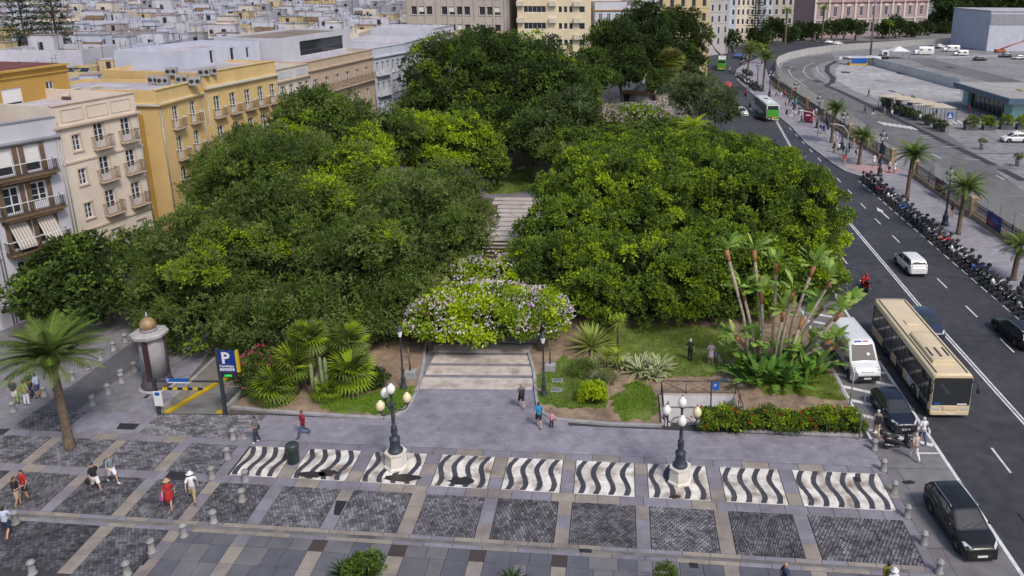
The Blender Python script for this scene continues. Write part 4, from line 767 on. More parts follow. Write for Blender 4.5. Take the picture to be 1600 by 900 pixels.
tree('garden_bush', 'dark shrub mound beside the far pergola and avenue tree', [E_(1040, 205, 102, 40, 18), E_(1085, 210, 100, 26, 16), E_(1110, 222, 96, 26, 16)], (7, 102), .2, sub=.8, leaf=.32, dens=9, pal=(('deep', 5), ('mid', 3)))
tree('garden_bush', 'low shrub border along the gravel behind the dome tree', [E_(1000, 206, 101, 34, 12), E_(870, 240, 93, 26, 14)], (1, 100), .2, sub=.7, leaf=.3, dens=10, pal=(('olive', 4), ('mid', 4)))
tree('street_tree', 'dark leafy street tree in front of the white awning house', [E_(105, 430, 56.5, 62, 38), E_(70, 465, 54.5, 45, 35), E_(150, 465, 55, 45, 35), E_(120, 395, 58, 36, 24)], (-40.5, 56.5), .28, sub=.85, leaf=.34, dens=9, pal=(('deep', 5), ('mid', 3), ('dark', 2)), k=5, asp=.5)
tree('street_tree', 'smaller olive street tree beside the cream house', [E_(195, 385, 66, 40, 30), E_(170, 400, 64, 24, 24), E_(215, 370, 69, 26, 26)], (-38.6, 66), .22, sub=.85, leaf=.32, dens=9, pal=(('olive', 4), ('mid', 4), ('deep', 2)))
tree('street_tree', 'umbrella-crowned street tree at the avenue bend', [E_(1128, 58, 288, 22, 11), E_(1145, 62, 285, 12, 8)], (42, 290), .5, sub=1.6, leaf=.8, dens=2.6, pal=(('deep', 5), ('dark', 4)), k=4)
tree('street_tree', 'low green tree beside the scaffolded block', [E_(1100, 58, 262, 12, 16)], (35, 262), .4, sub=1.5, leaf=.8, dens=2.6, pal=(('mid', 5), ('olive', 4)), k=4)
farlab = ['dark round tree against the pink palace front', 'dark street tree among the palms before the pink palace']
for i, (x, y, Y, rx, rz) in enumerate([(1208, 45, 330, 16, 14), (1186, 62, 300, 14, 14), (1232, 55, 335, 14, 9), (1252, 48, 340, 8, 14), (1270, 50, 340, 14, 10), (1300, 45, 345, 15, 10), (1320, 42, 350, 14, 10), (1338, 44, 350, 12, 10), (1380, 46, 360, 12, 11), (1400, 42, 365, 16, 12), (1425, 48, 372, 12, 9), (1445, 46, 385, 12, 9)]):
    lob = [E_(x, y, Y, rx, rz)]; tree('street_tree', farlab[0] if i > 4 else farlab[1], lob, lob[0][0][:2], .4, 'dark trees before the pink palace' if i > 4 else 'dark trees among the far palms', sub=1.8, leaf=1.0, dens=1.9, pal=(('dark', 5), ('deep', 4)), k=4)
for i, (x, y, Y, rx, rz) in enumerate([(1490, 30, 420, 30, 26), (1530, 22, 430, 34, 30), (1575, 15, 440, 36, 34), (1500, 5, 470, 36, 24), (1550, -5, 480, 40, 26), (1600, 0, 460, 34, 30), (1478, 50, 400, 14, 12), (1512, 52, 400, 18, 12)]):
    lob = [E_(x, y, Y, rx, rz)]; tree('park_tree', 'large dark tree in the wooded slope behind the port hall', lob, lob[0][0][:2], .6, 'dark trees on the wooded slope behind the port hall', sub=2.6, leaf=1.5, dens=1.0, pal=(('dark', 6), ('deep', 3)), k=4)
def araucaria(label, cx, ytop, Y, h, w, group=None):
    c = PY(cx, ytop, Y); t = thing('norfolk_pine', label, 'tree', (c.x, Y, c.z-h), 0, group); b = MB(); b.tube([(0, 0, 0), (0, 0, h)], [.4, .06], 7); b.build('trunk', M_bark, t)
    C, N, T = [], [], []
    for z in np.arange(h*.12, h, .95):
        R_ = w*(1-z/h)**.75+.25; na = 7
        for a in np.arange(na)*2*math.pi/na+RNG.uniform(0, 1):
            s = np.linspace(.15, 1, max(3, int(R_/.35)))[:, None]; p = np.c_[np.cos(a)*s*R_, np.sin(a)*s*R_, z+.5*s*s*0-.25*s+.35*s**3]; C.append(p); N.append(np.tile([math.cos(a), math.sin(a), .25], (len(p), 1))); T.append(np.tile(np.array(G['dark'])*RNG.uniform(.7, 1.4), (len(p), 1)))
    put('crown', leafmesh('crown', np.concatenate(C), np.concatenate(N), .6, np.concatenate(T), 6, .22, .55, M_leaf), t); return t
araucaria('dark Norfolk pine at the avenue bend before the slim white block', 1187, -30, 300, 36, 7)
araucaria('dark layered Norfolk pine rising among the white roofs', 18, -50, 128, 24, 6.5); araucaria('second Norfolk pine with drooping tiers beside the rose grey roofs', 70, -45, 138, 24, 6)
# ---- palms
def frond(nl=16, L_=3., droop=1.2, lw=.5, upk=.9, fan=False):
    """one pinnate frond along +x in its own frame: list of quads"""
    V = []; s = np.linspace(.08, 1, nl)
    P_ = np.c_[L_*s*(1-.12*s), 0*s, upk*L_*.55*s-droop*s**2.2*L_*.5]
    for i in range(nl):
        t = P_[min(i+1, nl-1)]-P_[max(i-1, 0)]; t /= np.linalg.norm(t); w = lw*math.sin(math.pi*min(1, s[i]*.86+.14))**.6
        for sd in (-1, 1):
            d = np.array([t[0]*.75, sd*.85, t[2]*.75-.28]); d /= np.linalg.norm(d); q = P_[i]; h_ = t*L_/nl*.6
            V.append([q-h_*.5, q+h_*.5, q+d*w+h_*.25, q+d*w*.98-h_*.1])
    for i in range(nl-1): n = np.array([0, .025, 0]); V.append([P_[i]-n, P_[i]+n, P_[i+1]+n, P_[i+1]-n])
    return np.array(V)
def palm_head(n=46, L_=3., col=('mid', 'bright'), lw=.5, nl=16, elev=(-.35, 1.25), name='fronds', tipc=(1, 1, 1), droop=(.7, 1.5)):
    V, T = [], []
    for i in range(n):
        a = i*2.399963+RNG.uniform(-.2, .2); e = elev[0]+(elev[1]-elev[0])*((i+.5)/n)**.8+RNG.uniform(-.1, .1); f = frond(nl, L_*RNG.uniform(.82, 1.08), RNG.uniform(*droop), lw, .25)
        R_ = np.array(Matrix.Rotation(a, 3, 'Z') @ Matrix.Rotation(-e*.85, 3, 'Y')); q = f.reshape(-1, 3) @ R_.T; V.append(q)
        c = np.array(G[col[RNG.integers(len(col))]])*RNG.uniform(.75, 1.3); T.append(np.tile(c, (len(f), 1))*RNG.uniform(.8, 1.2, (len(f), 1)))
    return rawquads(name, np.concatenate(V), np.concatenate(T), M_leaf)
def palm_trunk(h, r, lean=(0, 0), name='trunk'):
    b = MB(); n = int(h/.16); pts = []; rr = []
    for i in range(n+1):
        u = i/n; pts.append((lean[0]*u*u, lean[1]*u*u, h*u)); rr.append(r*(1.35-.4*min(1, u*6) if u < .17 else 1+.12*(u > .9))*(1+.07*(i % 2)))
    b.tube(pts, rr, 11); return b.mesh(name, M_palmbark)
def palm(label, base, h, L_=2.6, r=.2, lean=(0, 0), n=44, group=None, skirt=True, col=('mid', 'olive', 'bright'), name='palm_tree', **kw):
    t = thing(name, label, 'palm', (base[0], base[1], base[2] if len(base) > 2 else 0), RNG.uniform(0, 6), group); a = t.rotation_euler[2]; c, s = math.cos(-a), math.sin(-a); ln = (lean[0]*c-lean[1]*s, lean[0]*s+lean[1]*c)
    put('trunk', palm_trunk(h, r, ln), t); put('fronds', palm_head(n, L_, col, L_*.19, **kw), t, (ln[0], ln[1], h))
    if skirt: b = MB(); b.lathe([(r*1.1, -.7), (r*2.0, -.25), (r*1.7, .1), (.05, .35)], 10); b.build('frond_stubs', M_palmbark, t, (ln[0], ln[1], h-.05))
    return t
bp = P(110, 700); cp_ = PY(82, 580, bp.y); hh = hgt(bp, 562)
palm('date palm with brown trunk leaning over the cobbled square', bp, hh, 3.2, .23, (cp_.x-bp.x, 0), 90, nl=24, elev=(-.05, 1.4), droop=(.5, 1.25), col=('mid', 'olive', 'deep'))
SW = .12   # pavement height right of the avenue
for (bx, by, ty, L_), lb in zip([(1497, 366, 295, 2.7), (1417, 309, 243, 2.7), (1342, 257, 214, 2.3), (1299, 223, 172, 2.6), (1192, 143, 90, 2.9), (1168, 117, 82, 2.8), (1583, 437, 385, 2.0)],
    ['slim palm on the pavement beside the blue banner', 'slim palm on the pavement beside the motorbike row and the gate', 'shorter palm on the pavement beside the pink paving strip', 'slim palm on the pavement near the red advert stand', 'tall palm beside the first motorbike group at the bend', 'tall palm rising out of the motorbikes at the bend', 'short palm near the stone gate pillar on the motorbike pavement']):
    p = P(bx, by, SW); palm(lb, p, hgt(p, ty)-.1, L_*1.12, .24, (.25, 0), 60, col=('mid', 'deep', 'olive'), droop=(.5, 1.3), elev=(-.2, 1.3))
for (x, yt, Y, h) in ((1230, 16, 322, 12), (1288, 12, 335, 13.5), (1391, 36, 355, 9)):
    c = PY(x, yt, Y); palm('tall far palm standing before the pink palace', (c.x, c.y, 0), c.z, 3.6, .35, (0, 0), 26, 'far palms before the pink palace', nl=9)
for (x, yt, Y) in ((1192, 75, 250), (1174, 70, 262)): c = PY(x, yt, Y); palm('bushy palm behind the bend motorbikes', (c.x, c.y, 0), c.z, 3.4, .3, (0, 0), 30, 'bushy palms behind the bend motorbikes', nl=9)
c = PY(1083, 200, 88); palm('pale green palm crown poking above the dome tree', (c.x, c.y, 0), c.z, 2.6, .25, (0, 0), 40, col=('bright', 'lime'))
G['straw'] = (.2, .2, .06)
def fan_head(n=26, L_=.9, col=('bright', 'mid'), elev=(-.6, 1.3), nl=15, stem=.6, name='fan_leaves'):
    V, T = [], []
    for i in range(n):
        a = i*2.4+RNG.uniform(-.2, .2); e = elev[0]+(elev[1]-elev[0])*((i+.5)/n)+RNG.uniform(-.1, .1); R_ = np.array(Matrix.Rotation(a, 3, 'Z') @ Matrix.Rotation(-e, 3, 'Y')); Q = []
        o = np.array([stem*L_, 0, 0]); Q.append([[0, -.012, 0], [0, .012, 0], o+[0, .012, 0], o-[0, .012, 0]]); l = L_*RNG.uniform(.8, 1.1)
        for k in range(nl):
            b_ = (k/(nl-1)-.5)*3.6; d = np.array([math.cos(b_), math.sin(b_), -.12-.1*abs(b_)]); n_ = np.array([-math.sin(b_), math.cos(b_), .25])*l*.055; Q.append([o, o+d*l*.55-n_, o+d*l+np.array([0, 0, -.1*l]), o+d*l*.55+n_])
        q = np.array(Q).reshape(-1, 3) @ R_.T; V.append(q); c = np.array(G[col[RNG.integers(len(col))]])*RNG.uniform(.75, 1.3); T.append(np.tile(c, (len(Q), 1)))
    return rawquads(name, np.concatenate(V), np.concatenate(T), M_leaf)
c = PY(1049, 95, 146); t = palm('shaggy straw-skirted fan palm at the back of the gardens', (c.x, c.y, 0), c.z, 1.8, .35, (0, 0), 8); put('fan_leaves', fan_head(70, 1.9, ('bright', 'straw', 'olive'), (-1.3, 1.3)), t, (0, 0, c.z))
def fanpalm(label, px_, Y, h, L_, col=('bright', 'mid'), n=34):
    c = P(*px_, .13); t = thing('fan_palm', label, 'palm', (c.x, Y or c.y, .13), 0, 'fan palms in the left bed'); b = MB(); b.tube([(0, 0, -.1), (.1, 0, h*.5), (.05, 0, h)], [.24, .2, .22], 9); b.build('trunk', M_palmbark, t); put('fan_leaves', fan_head(n, L_, col), t, (.05, 0, h)); return t
for q in (('tall fan palm behind the columnar cactus', (487, 600), None, 3.4, 1.0), ('bushy fan palm beside the grass corner and boulder', (550, 612), None, 1.5, 1.15), ('fan palm standing behind the bushiest one near the tree shade', (548, 590), None, 2.7, 1.05), ('low fan palm nearest the parking ramp and oleander', (430, 625), None, 1.0, 1.1), ('straw-tinged fan palm leaning over the bare soil', (462, 615), None, 2.1, 1.05)):
    fanpalm(q[0], q[1], q[2], q[3], q[4], ('bright', 'mid', 'straw') if 'straw' in q[0] else ('bright', 'mid', 'olive'), 40)
fanpalm('low fan palm behind the cactus columns by the lawn', (513, 622), None, .6, .8)
# cactus
M_cact = mat('cactus_skin', (.16, .19, .085), .8, 0, .2, 6, .3); c = P(503, 624, .13); t = thing('column_cactus', 'cluster of pale columnar cactus stems among the fan palms', 'cactus', c)
for dx, dy, h in ((-.5, 0, 2.6), (-.2, -.15, 1.7), (.15, 0, 2.2), (.35, .2, 2.9), (.0, .3, 2.9)):
    b = MB(); n = 12; rings = []
    for z, k in ((-.05, .9), (h*.5, 1), (h*.9, .95), (h, .4)): rings.append([(dx+.12*k*(1+.18*(j % 2))*math.cos(2*math.pi*j/n), dy+.12*k*(1+.18*(j % 2))*math.sin(2*math.pi*j/n), z) for j in range(n)])
    b.loft(rings); b.build('stem', M_cact, t)
def shrub(name, label, cen, r, leaf=.16, pal=(('mid', 4), ('bright', 3)), sub=.35, dens=60, flowers=None, nf=0, fs=.09, cat='shrub', asp=.45, k=4, base=None, group=None, gap=.05, up=-.3):
    cs = cen if isinstance(cen, list) else [cen]; b0 = base or (cs[0][0][0], cs[0][0][1], .13); t = thing(name, label, cat, b0, 0, group); lob = [(np.array(c)-np.array(b0), np.array(rr)) for c, rr in cs]
    put('foliage', crown(lob, sub=sub, leaf=leaf, dens=dens, pal=pal, k=k, asp=asp, core=True, zmin=.02, gap=gap, up=up), t)
    b = MB()
    for c, rr in lob: b.tube([(c[0]*.5, c[1]*.5, -.1), (c[0], c[1], max(.1, c[2]))], [.05, .02], 5)
    b.build('stem', M_bark, t)
    if flowers:
        C, N = [], []
        for c, rr in lob: u = unit(int(nf/len(lob)), -.1); C.append(c+u*rr*RNG.uniform(1.0, 1.16, (len(u), 1))+u*sub*.6); N.append(u)
        C, N = np.concatenate(C), np.concatenate(N); ok = C[:, 2] > .1; C, N = C[ok], N[ok]; T = np.array(flowers)[RNG.integers(len(flowers), size=len(C))]
        put('flowers', leafmesh('flowers', C, N, fs, T, 5, .8, .7, leafmat('petal', .7, .3)), t)['kind'] = 'stuff'
    return t
PINK = [(.74, .62, .7), (.8, .75, .78), (.62, .46, .62)]; RED = [(.65, .03, .015), (.5, .02, .03)]; MAG = [(.6, .1, .22), (.55, .07, .15)]
q = lambda x, y, Y, rx, rz, ry=None: (lambda e: (e[0], e[1]))(E_(x, y, Y, rx, rz, ry))
def qb(x, yb, rx, rz):
    p = P(x, yb, .13); k = mpp(p.y); return (np.array([p.x, p.y+.3*rx*k, .13+rz*k*.7]), np.array([rx*k, rx*k*.85, rz*k]))
shrub('oleander_bush', 'oleander bush with magenta flowers beside the parking sign', [q(392, 590, 46.2, 26, 32), q(410, 570, 48, 18, 24)], None, .2, (('deep', 3), ('mid', 4)), .4, 45, MAG, 160, .1, 'shrub', .22, base=(-22.9, 46.2, .13))
# flowering pergola over the path
pg = thing('flower_pergola', 'pergola buried under vines with masses of pale pink flowers over the path', 'pergola', (-9.8, 56, .02))
lob = [E_(765, 497, 53.5, 112, 44, 60), E_(775, 455, 59, 92, 42, 80), E_(690, 507, 53, 48, 38, 50), E_(842, 500, 53.5, 44, 40, 50), E_(795, 428, 65, 60, 22, 60)]
lob = [(c-np.array([-9.8, 56, .02]), r) for c, r in lob]; put('vines', crown(lob, sub=.7, leaf=.26, dens=26, pal=(('bright', 5), ('lime', 3.5), ('mid', 2)), k=4, asp=.55, zmin=1.6, up=-.25), pg)
C, N = [], []
for c, r in lob:
    n = int(r[0]*r[1]*75); u = unit(n, .1); p = c+u*r*RNG.uniform(1.0, 1.1, (len(u), 1))+u*.4
    cl = np.sin(p[:, 0]*2.1+1)+np.sin(p[:, 1]*1.7+p[:, 2]*2)+RNG.normal(0, .5, len(p)); p, u = p[cl > -.7], u[cl > -.7]; C.append(p); N.append(u)
C, N = np.concatenate(C), np.concatenate(N); ok = C[:, 2] > 2.2; put('flowers', leafmesh('flowers', C[ok], N[ok], .12, np.array(PINK)[RNG.integers(3, size=ok.sum())], 5, .85, .7, leafmat('petal', .7, .3)), pg)['kind'] = 'stuff'
for x in (-13.9, -5.7):
    for y in (52.2, 56, 60, 64, 68): b = MB(); b.box((x+9.8, y-56, 1.5), (.28, .28, 3.0)); b.build('post', M_wood, pg)
for y in np.arange(52, 69, 1.0): b = MB(); b.box((0, y-56, 3.05), (9.2, .12, .16)); b.build('beam', M_wood, pg)
t = thing('flower_pergola', 'far pergola topped with dusty pink flowers near the stone grotto', 'pergola', (.5, 108, .02)); lob = [E_(985, 187, 108, 62, 18, 40), E_(940, 190, 106, 30, 16), E_(1020, 180, 112, 25, 14)]; lob = [(c-np.array([.5, 108, .02]), r) for c, r in lob]
put('vines', crown(lob, sub=.9, leaf=.3, dens=12, pal=(('mid', 4), ('bright', 2), ('olive', 3)), k=4, zmin=1.5), t); C = np.concatenate([c+u*r*1.08+u*.5 for c, r in lob for u in [unit(330, .2)]]); put('flowers', leafmesh('flowers', C, np.tile([0, 0, 1.], (len(C), 1)), .2, np.array([(.5, .42, .42), (.58, .5, .5), (.4, .28, .32)])[RNG.integers(3, size=len(C))], 4, .85, .8, leafmat('petal', .7, .3)), t)['kind'] = 'stuff'
for x in (-4, 0, 4): b = MB(); b.box((x, 0, 1.4), (.3, .3, 2.8)); b.build('post', M_wood, t)
# rosettes: yucca, agaves
def rosette(name, label, base, n, L_, w, cols, elev=(.15, 1.45), bend=.35, margin=None, h=0, cat='plant', seg=4):
    t = thing(name, label, cat, base); V, T = [], []
    for i in range(n):
        a = i*2.399963+RNG.uniform(-.15, .15); e = elev[0]+(elev[1]-elev[0])*(i/n)**.9+RNG.uniform(-.08, .08); l = L_*RNG.uniform(.8, 1.1); pts = []
        for k in range(seg+1):
            s = k/seg; ee = e-bend*s*RNG.uniform(.8, 1.2); p = np.array([0., 0, h]) if k == 0 else pts[-1]+np.array([math.cos(ee)*math.cos(a), math.cos(ee)*math.sin(a), math.sin(ee)])*l/seg; pts.append(p)
        sd = np.array([-math.sin(a), math.cos(a), 0.]); wd = [w*math.sin(math.pi*min(.97, .12+.85*k/seg))**.8 for k in range(seg+1)]; c = np.array(cols[RNG.integers(len(cols))])*RNG.uniform(.8, 1.2)
        for k in range(seg):
            if margin is None: V += [pts[k]-sd*wd[k], pts[k]+sd*wd[k], pts[k+1]+sd*wd[k+1], pts[k+1]-sd*wd[k+1]]; T.append(c)
            else:
                for s0, s1, cc in ((-1, -.6, margin), (-.6, .6, c), (.6, 1, margin)): V += [pts[k]+sd*wd[k]*s0, pts[k]+sd*wd[k]*s1, pts[k+1]+sd*wd[k+1]*s1, pts[k+1]+sd*wd[k+1]*s0]; T.append(np.array(cc))
    put('leaves', rawquads('leaves', np.array(V), np.array(T), M_leaf), t); b = MB(); b.tube([(0, 0, -.1), (0, 0, h+.15)], [.1, .08], 7); b.build('stem', M_bark, t); return t
rosette('spiky_plant', 'big upright spiky furcraea rosette beside the flower pergola', P(925, 548, .13), 70, 2.1, .07, [(.26, .34, .07), (.38, .42, .12)], (.1, 1.4), .25, h=.3)
YM = (.66, .64, .36)
for x, y, L_, lb in ((1000, 582, 1.6, 'tallest variegated agave with yellow-edged leaves on the slope'), (1030, 580, 1.4, 'sprawling variegated agave beside the tallest one'), (972, 572, 1.1, 'small variegated agave at the left of the clump'), (1020, 590, 1.0, 'low variegated agave spilling toward the lawn')): rosette('agave', lb, P(x, y, .13), 30, L_*1.12, .14, [(.2, .27, .14), (.22, .29, .13)], (.15, 1.35), .75, YM, seg=6)
rosette('agave', 'pale variegated agave behind the round yellow shrub', P(932, 575, .13), 30, 1.0, .08, [(.09, .14, .07)], (.1, 1.3), .4, YM); rosette('agave', 'blue-grey agave rosette above the round yellow shrub', P(931, 598, .13), 50, .85, .05, [(.15, .22, .14), (.2, .27, .17)], (.0, 1.4), .25)
for x, y, h, lb in ((966, 545, 2.2, 'small dragon tree with drooping tuft behind the agaves'), (964, 580, 1.2, 'forked yucca with yellow-green tuft above bare soil'), (948, 572, .9, 'yellow-green yucca tuft beside the bare soil')): rosette('yucca', lb, P(x, y, .13), 70, .85, .03, [(.26, .33, .04), (.34, .38, .06)], (-.5, 1.4), .6, h=h)
shrub('round_shrub', 'clipped round yellow-green shrub on the lawn', qb(926, 630, 20, 19), None, .11, (('lime', 5), ('bright', 3)), .2, 200)
shrub('round_shrub', 'brownish heather-like shrub behind the round shrub', [qb(912, 590, 22, 16), qb(950, 602, 14, 14)], None, .1, (('olive', 5), ('mid', 3)), .25, 90, asp=.2)
# hibiscus hedge with red flowers
hd = [qb(x, 670+(x-1100)*.02+RNG.uniform(-3, 1), 20, 15+RNG.uniform(-3, 5)) for x in range(1110, 1345, 22)]
shrub('hibiscus_hedge', 'low hibiscus hedge dotted with red flowers along the bed kerb', hd, None, .15, (('mid', 4), ('bright', 4), ('lime', 1), ('deep', 2)), .32, 70, RED, 70, .12, 'hedge', base=(9.5, 43, .13))
# dark shrub by the left lawn
shrub('round_shrub', 'small dark shrub beside the fan palms and lawn', qb(583, 607, 17, 17), None, .15, (('deep', 4), ('dark', 3)), .3, 70)
# giant bird-of-paradise clump
cb = P(1205, 590, .13); t = thing('giant_bird_of_paradise', 'clump of giant bird-of-paradise with bare leaning trunks and torn paddle leaves', 'plant', cb)
def paddle(o, a, e, L_, w, col, seg=6):
    V, T = [], []; sd = np.array([-math.sin(a), math.cos(a), 0]); pts = [np.array(o, float)]; ee = e
    for k in range(seg): pts.append(pts[-1]+np.array([math.cos(ee)*math.cos(a), math.cos(ee)*math.sin(a), math.sin(ee)])*L_/seg); ee -= RNG.uniform(.02, .2)
    V += [pts[0]-sd*.03, pts[0]+sd*.03, pts[2]+sd*.03, pts[2]-sd*.03]; T.append(col)
    for k in range(2, seg):
        w0, w1 = w*math.sin(math.pi*((k-2)/(seg-2)*.8+.14)), w*math.sin(math.pi*((k-1)/(seg-2)*.8+.14))
        for s in (-1, 1):
            j = 1 if e > .9 else 2
            for i in range(j):
                a0, a1 = pts[k]+(pts[k+1]-pts[k])*i/j, pts[k]+(pts[k+1]-pts[k])*(i+.97)/j; d0 = np.array([0, 0, -RNG.uniform(.0, .28)])*w; V += [a0, a1, a1+sd*s*w1+d0+np.array([0, 0, .12*w]), a0+sd*s*w0+d0+np.array([0, 0, .12*w])]; T.append(col*RNG.uniform(.85, 1.15))
    return V, T
tops = [(1135, 365, 1150, 590), (1178, 365, 1175, 590), (1214, 385, 1200, 590), (1160, 425, 1165, 585), (1190, 430, 1185, 590), (1240, 430, 1215, 590), (1272, 390, 1235, 585), (1300, 410, 1245, 585), (1316, 462, 1250, 580), (1285, 455, 1240, 580), (1150, 500, 1170, 585), (1255, 470, 1225, 590), (1328, 445, 1255, 578), (1225, 460, 1205, 590), (1145, 525, 1160, 590), (1180, 510, 1185, 590), (1210, 520, 1205, 595), (1240, 525, 1225, 595), (1270, 512, 1240, 590), (1300, 505, 1250, 585), (1305, 515, 1250, 582), (1165, 545, 1170, 595), (1290, 545, 1245, 590)]
M_strt = mat('strelitzia_trunk', (.3, .25, .2), .9, 0, .3, 6, .6)
V, T = [], []
for i, (x, y, bx, by) in enumerate(tops):
    bx = 1208+(bx-1208)*.6; b0 = P(bx, by, .13); e = PY(x, y+26, b0.y+RNG.uniform(-1, 1.5)); m = b0.lerp(e, .5); m.x += (b0.x-e.x)*.1+RNG.uniform(-.25, .25); m.y += RNG.uniform(-.3, .3); b = MB(); b.tube([b0-cb, m-cb, e-cb], [.13, .095, .12], 8); b.build('trunk', M_strt, t)
    cr = MB(); cr.tube([e-cb-(e-m).normalized()*.9, e-cb], [.11, .17], 8); cr.build('leaf_sheath', mat('dry_sheath', (.3, .14, .06), .9, 0, .3, 6), t)
    n = 9; a0 = RNG.uniform(0, 6); n = 10
    for k in range(n):
        v, c = paddle(np.array(e-cb), a0+(k % 2)*math.pi+RNG.uniform(-.45, .45), .3+1.2*(k+.5)/n, RNG.uniform(1.1, 1.8), RNG.uniform(.22, .34), np.array((.34, .47, .12) if RNG.random() < .65 else (.2, .34, .06))); V += v; T += c
for k in range(210):
    a, r = RNG.uniform(0, 6.28), RNG.uniform(0, 1)**.5; o = np.array([r*2.9*math.cos(a)+.3, r*1.7*math.sin(a)-.1, 0]); v, c = paddle(o, RNG.uniform(0, 6.28), RNG.uniform(.7, 1.5), RNG.uniform(1.4, 2.6), RNG.uniform(.2, .32), np.array((.1, .2, .035))*RNG.uniform(.7, 1.9)); V += v; T += c
put('leaves', rawquads('leaves', np.array(V), np.array(T), M_leaf), t)
# shrubs in tubs along the lower edge
for x, y, lb in ((567, 905, 'round leafy shrub in a tub on the lower terrace'), (1040, 908, 'clipped box ball in a tub on the lower terrace')):
    c = P(x, y, .9); big = x < 800; t = shrub('tub_shrub', lb, [((c.x, c.y, 1.35), (.75, .7, .6) if big else (.42, .42, .4))], None, .13 if big else .07, (('deep', 4), ('mid', 4)), .3 if big else .18, 90 if big else 220, base=(c.x, c.y, .03)); b = MB(); b.lathe([(.36, 0), (.46, .75), (.5, .8), (.42, .8), (.4, .7)], 14); b.build('tub', mat('terracotta', (.22, .13, .09), .85, 0, .2, 4), t)
c = P(800, 915, .9); t = rosette('cycad', 'small spiky cycad in a tub on the lower terrace', (c.x, c.y, .03), 60, .85, .035, [(.03, .06, .015)], (.1, 1.3), .7, h=.95); b = MB(); b.lathe([(.36, 0), (.46, .75), (.5, .8), (.42, .8), (.4, .7)], 14); b.build('tub', mat('terracotta', (.22, .13, .09)), t)
c = P(540, 900, .9); t = rosette('cycad', 'cycad with stiff dark fronds beside the leafy tub shrub', (c.x, c.y, .03), 60, .9, .04, [(.03, .06, .015)], (.1, 1.3), .7, h=.9); b = MB(); b.lathe([(.36, 0), (.46, .75), (.5, .8), (.42, .8), (.4, .7)], 14); b.build('tub', mat('terracotta', (.22, .13, .09)), t)
# fallen-leaf litter and undergrowth in the shade of the big trees
Q = np.c_[RNG.uniform(-24, -15, 5000), RNG.uniform(45, 70, 5000), np.full(5000, .14)]; Q = np.concatenate([Q, np.c_[RNG.uniform(-4.5, 15, 7000), RNG.uniform(43.5, 62, 7000), np.full(7000, .14)]]); ok = ~((Q[:, 0] > 2.8) & (Q[:, 0] < 7.9) & (Q[:, 1] < 45.9)); Q = Q[ok]
litter = stuff(put('leaf_litter', leafmesh('leaf_litter', Q, np.tile([0, 0, .3], (len(Q), 1)), .07, np.array([(.12, .07, .035)])*RNG.uniform(.4, 1.8, (len(Q), 1)), 1, .6, .8, M_leaf)))
# ================================================================ VEHICLES
def paint(name, col, rough=.25, metal=.1): return mat('paint_'+name, col, rough, metal, .04, .6, spec=.6)
M_tyre = mat('tyre', (.018, .018, .019), .85, 0, .15, 6); M_rim = mat('alloy_rim', (.35, .36, .37), .35, .8, .05, 6); M_vglass = glassmat('vehicle_glass', (.022, .028, .033), .05); M_black = mat('black_plastic', (.02, .02, .022), .6, 0, .1, 5)
M_head = mat('headlight_lens', (.55, .57, .6), .12, .2, .05, 6, spec=.9); M_tail = mat('tail_light', (.4, .015, .012), .2, 0, .06, 6); M_plate_n = mat('number_plate', (.65, .65, .63), .5, 0, .04, 6); M_chrome = mat('chrome', (.6, .6, .62), .15, .9, .03, 6); M_amber = mat('amber_lens', (.7, .25, .02), .25, 0, .05, 6)
_wh = {}
def wheel(parent, loc, r=.33, w=.22, side=1):
    k = (r, w)
    if k not in _wh:
        b = MB(); prof = [(r*.62, -w/2), (r*.93, -w/2), (r, -w*.32), (r, w*.32), (r*.93, w/2), (r*.62, w/2), (r*.58, w*.3), (r*.58, -w*.3), (r*.62, -w/2)]; n = 20
        b.add([(q*math.cos(2*math.pi*j/n), z, q*math.sin(2*math.pi*j/n)) for q, z in prof for j in range(n)], [(i*n+j, (i+1)*n+j, (i+1)*n+(j+1) % n, i*n+(j+1) % n) for i in range(len(prof)-1) for j in range(n)], 0, True)
        m = MB(); m.add([(r*.6*math.cos(2*math.pi*j/n), w*.3, r*.6*math.sin(2*math.pi*j/n)) for j in range(n)], [tuple(range(n))], 1)
        m.add([(r*.6*math.cos(2*math.pi*j/n), -w*.3, r*.6*math.sin(2*math.pi*j/n)) for j in range(n)], [tuple(reversed(range(n)))], 1)
        for i in range(6):
            a = i*math.pi/3; c, s = math.cos(a), math.sin(a)
            for y in (w*.36, -w*.36): d = r*.07; m.add([(c*.02-s*d, y, s*.02+c*d), (c*.02+s*d, y, s*.02-c*d), (c*r*.6+s*d, y, s*r*.6-c*d), (c*r*.6-s*d, y, s*r*.6+c*d)], [(0, 1, 2, 3) if y < 0 else (3, 2, 1, 0)], 0)
        _wh[k] = (b.mesh('wheel', M_tyre), m.mesh('rim', [M_rim, M_black]))
    o = put('wheel', _wh[k][0], parent, loc); put('rim', _wh[k][1], o); return o
def smooth_interp(x, xs, zs, k=.12):
    return (np.interp(x-k, xs, zs)+2*np.interp(x, xs, zs)+np.interp(x+k, xs, zs))/4
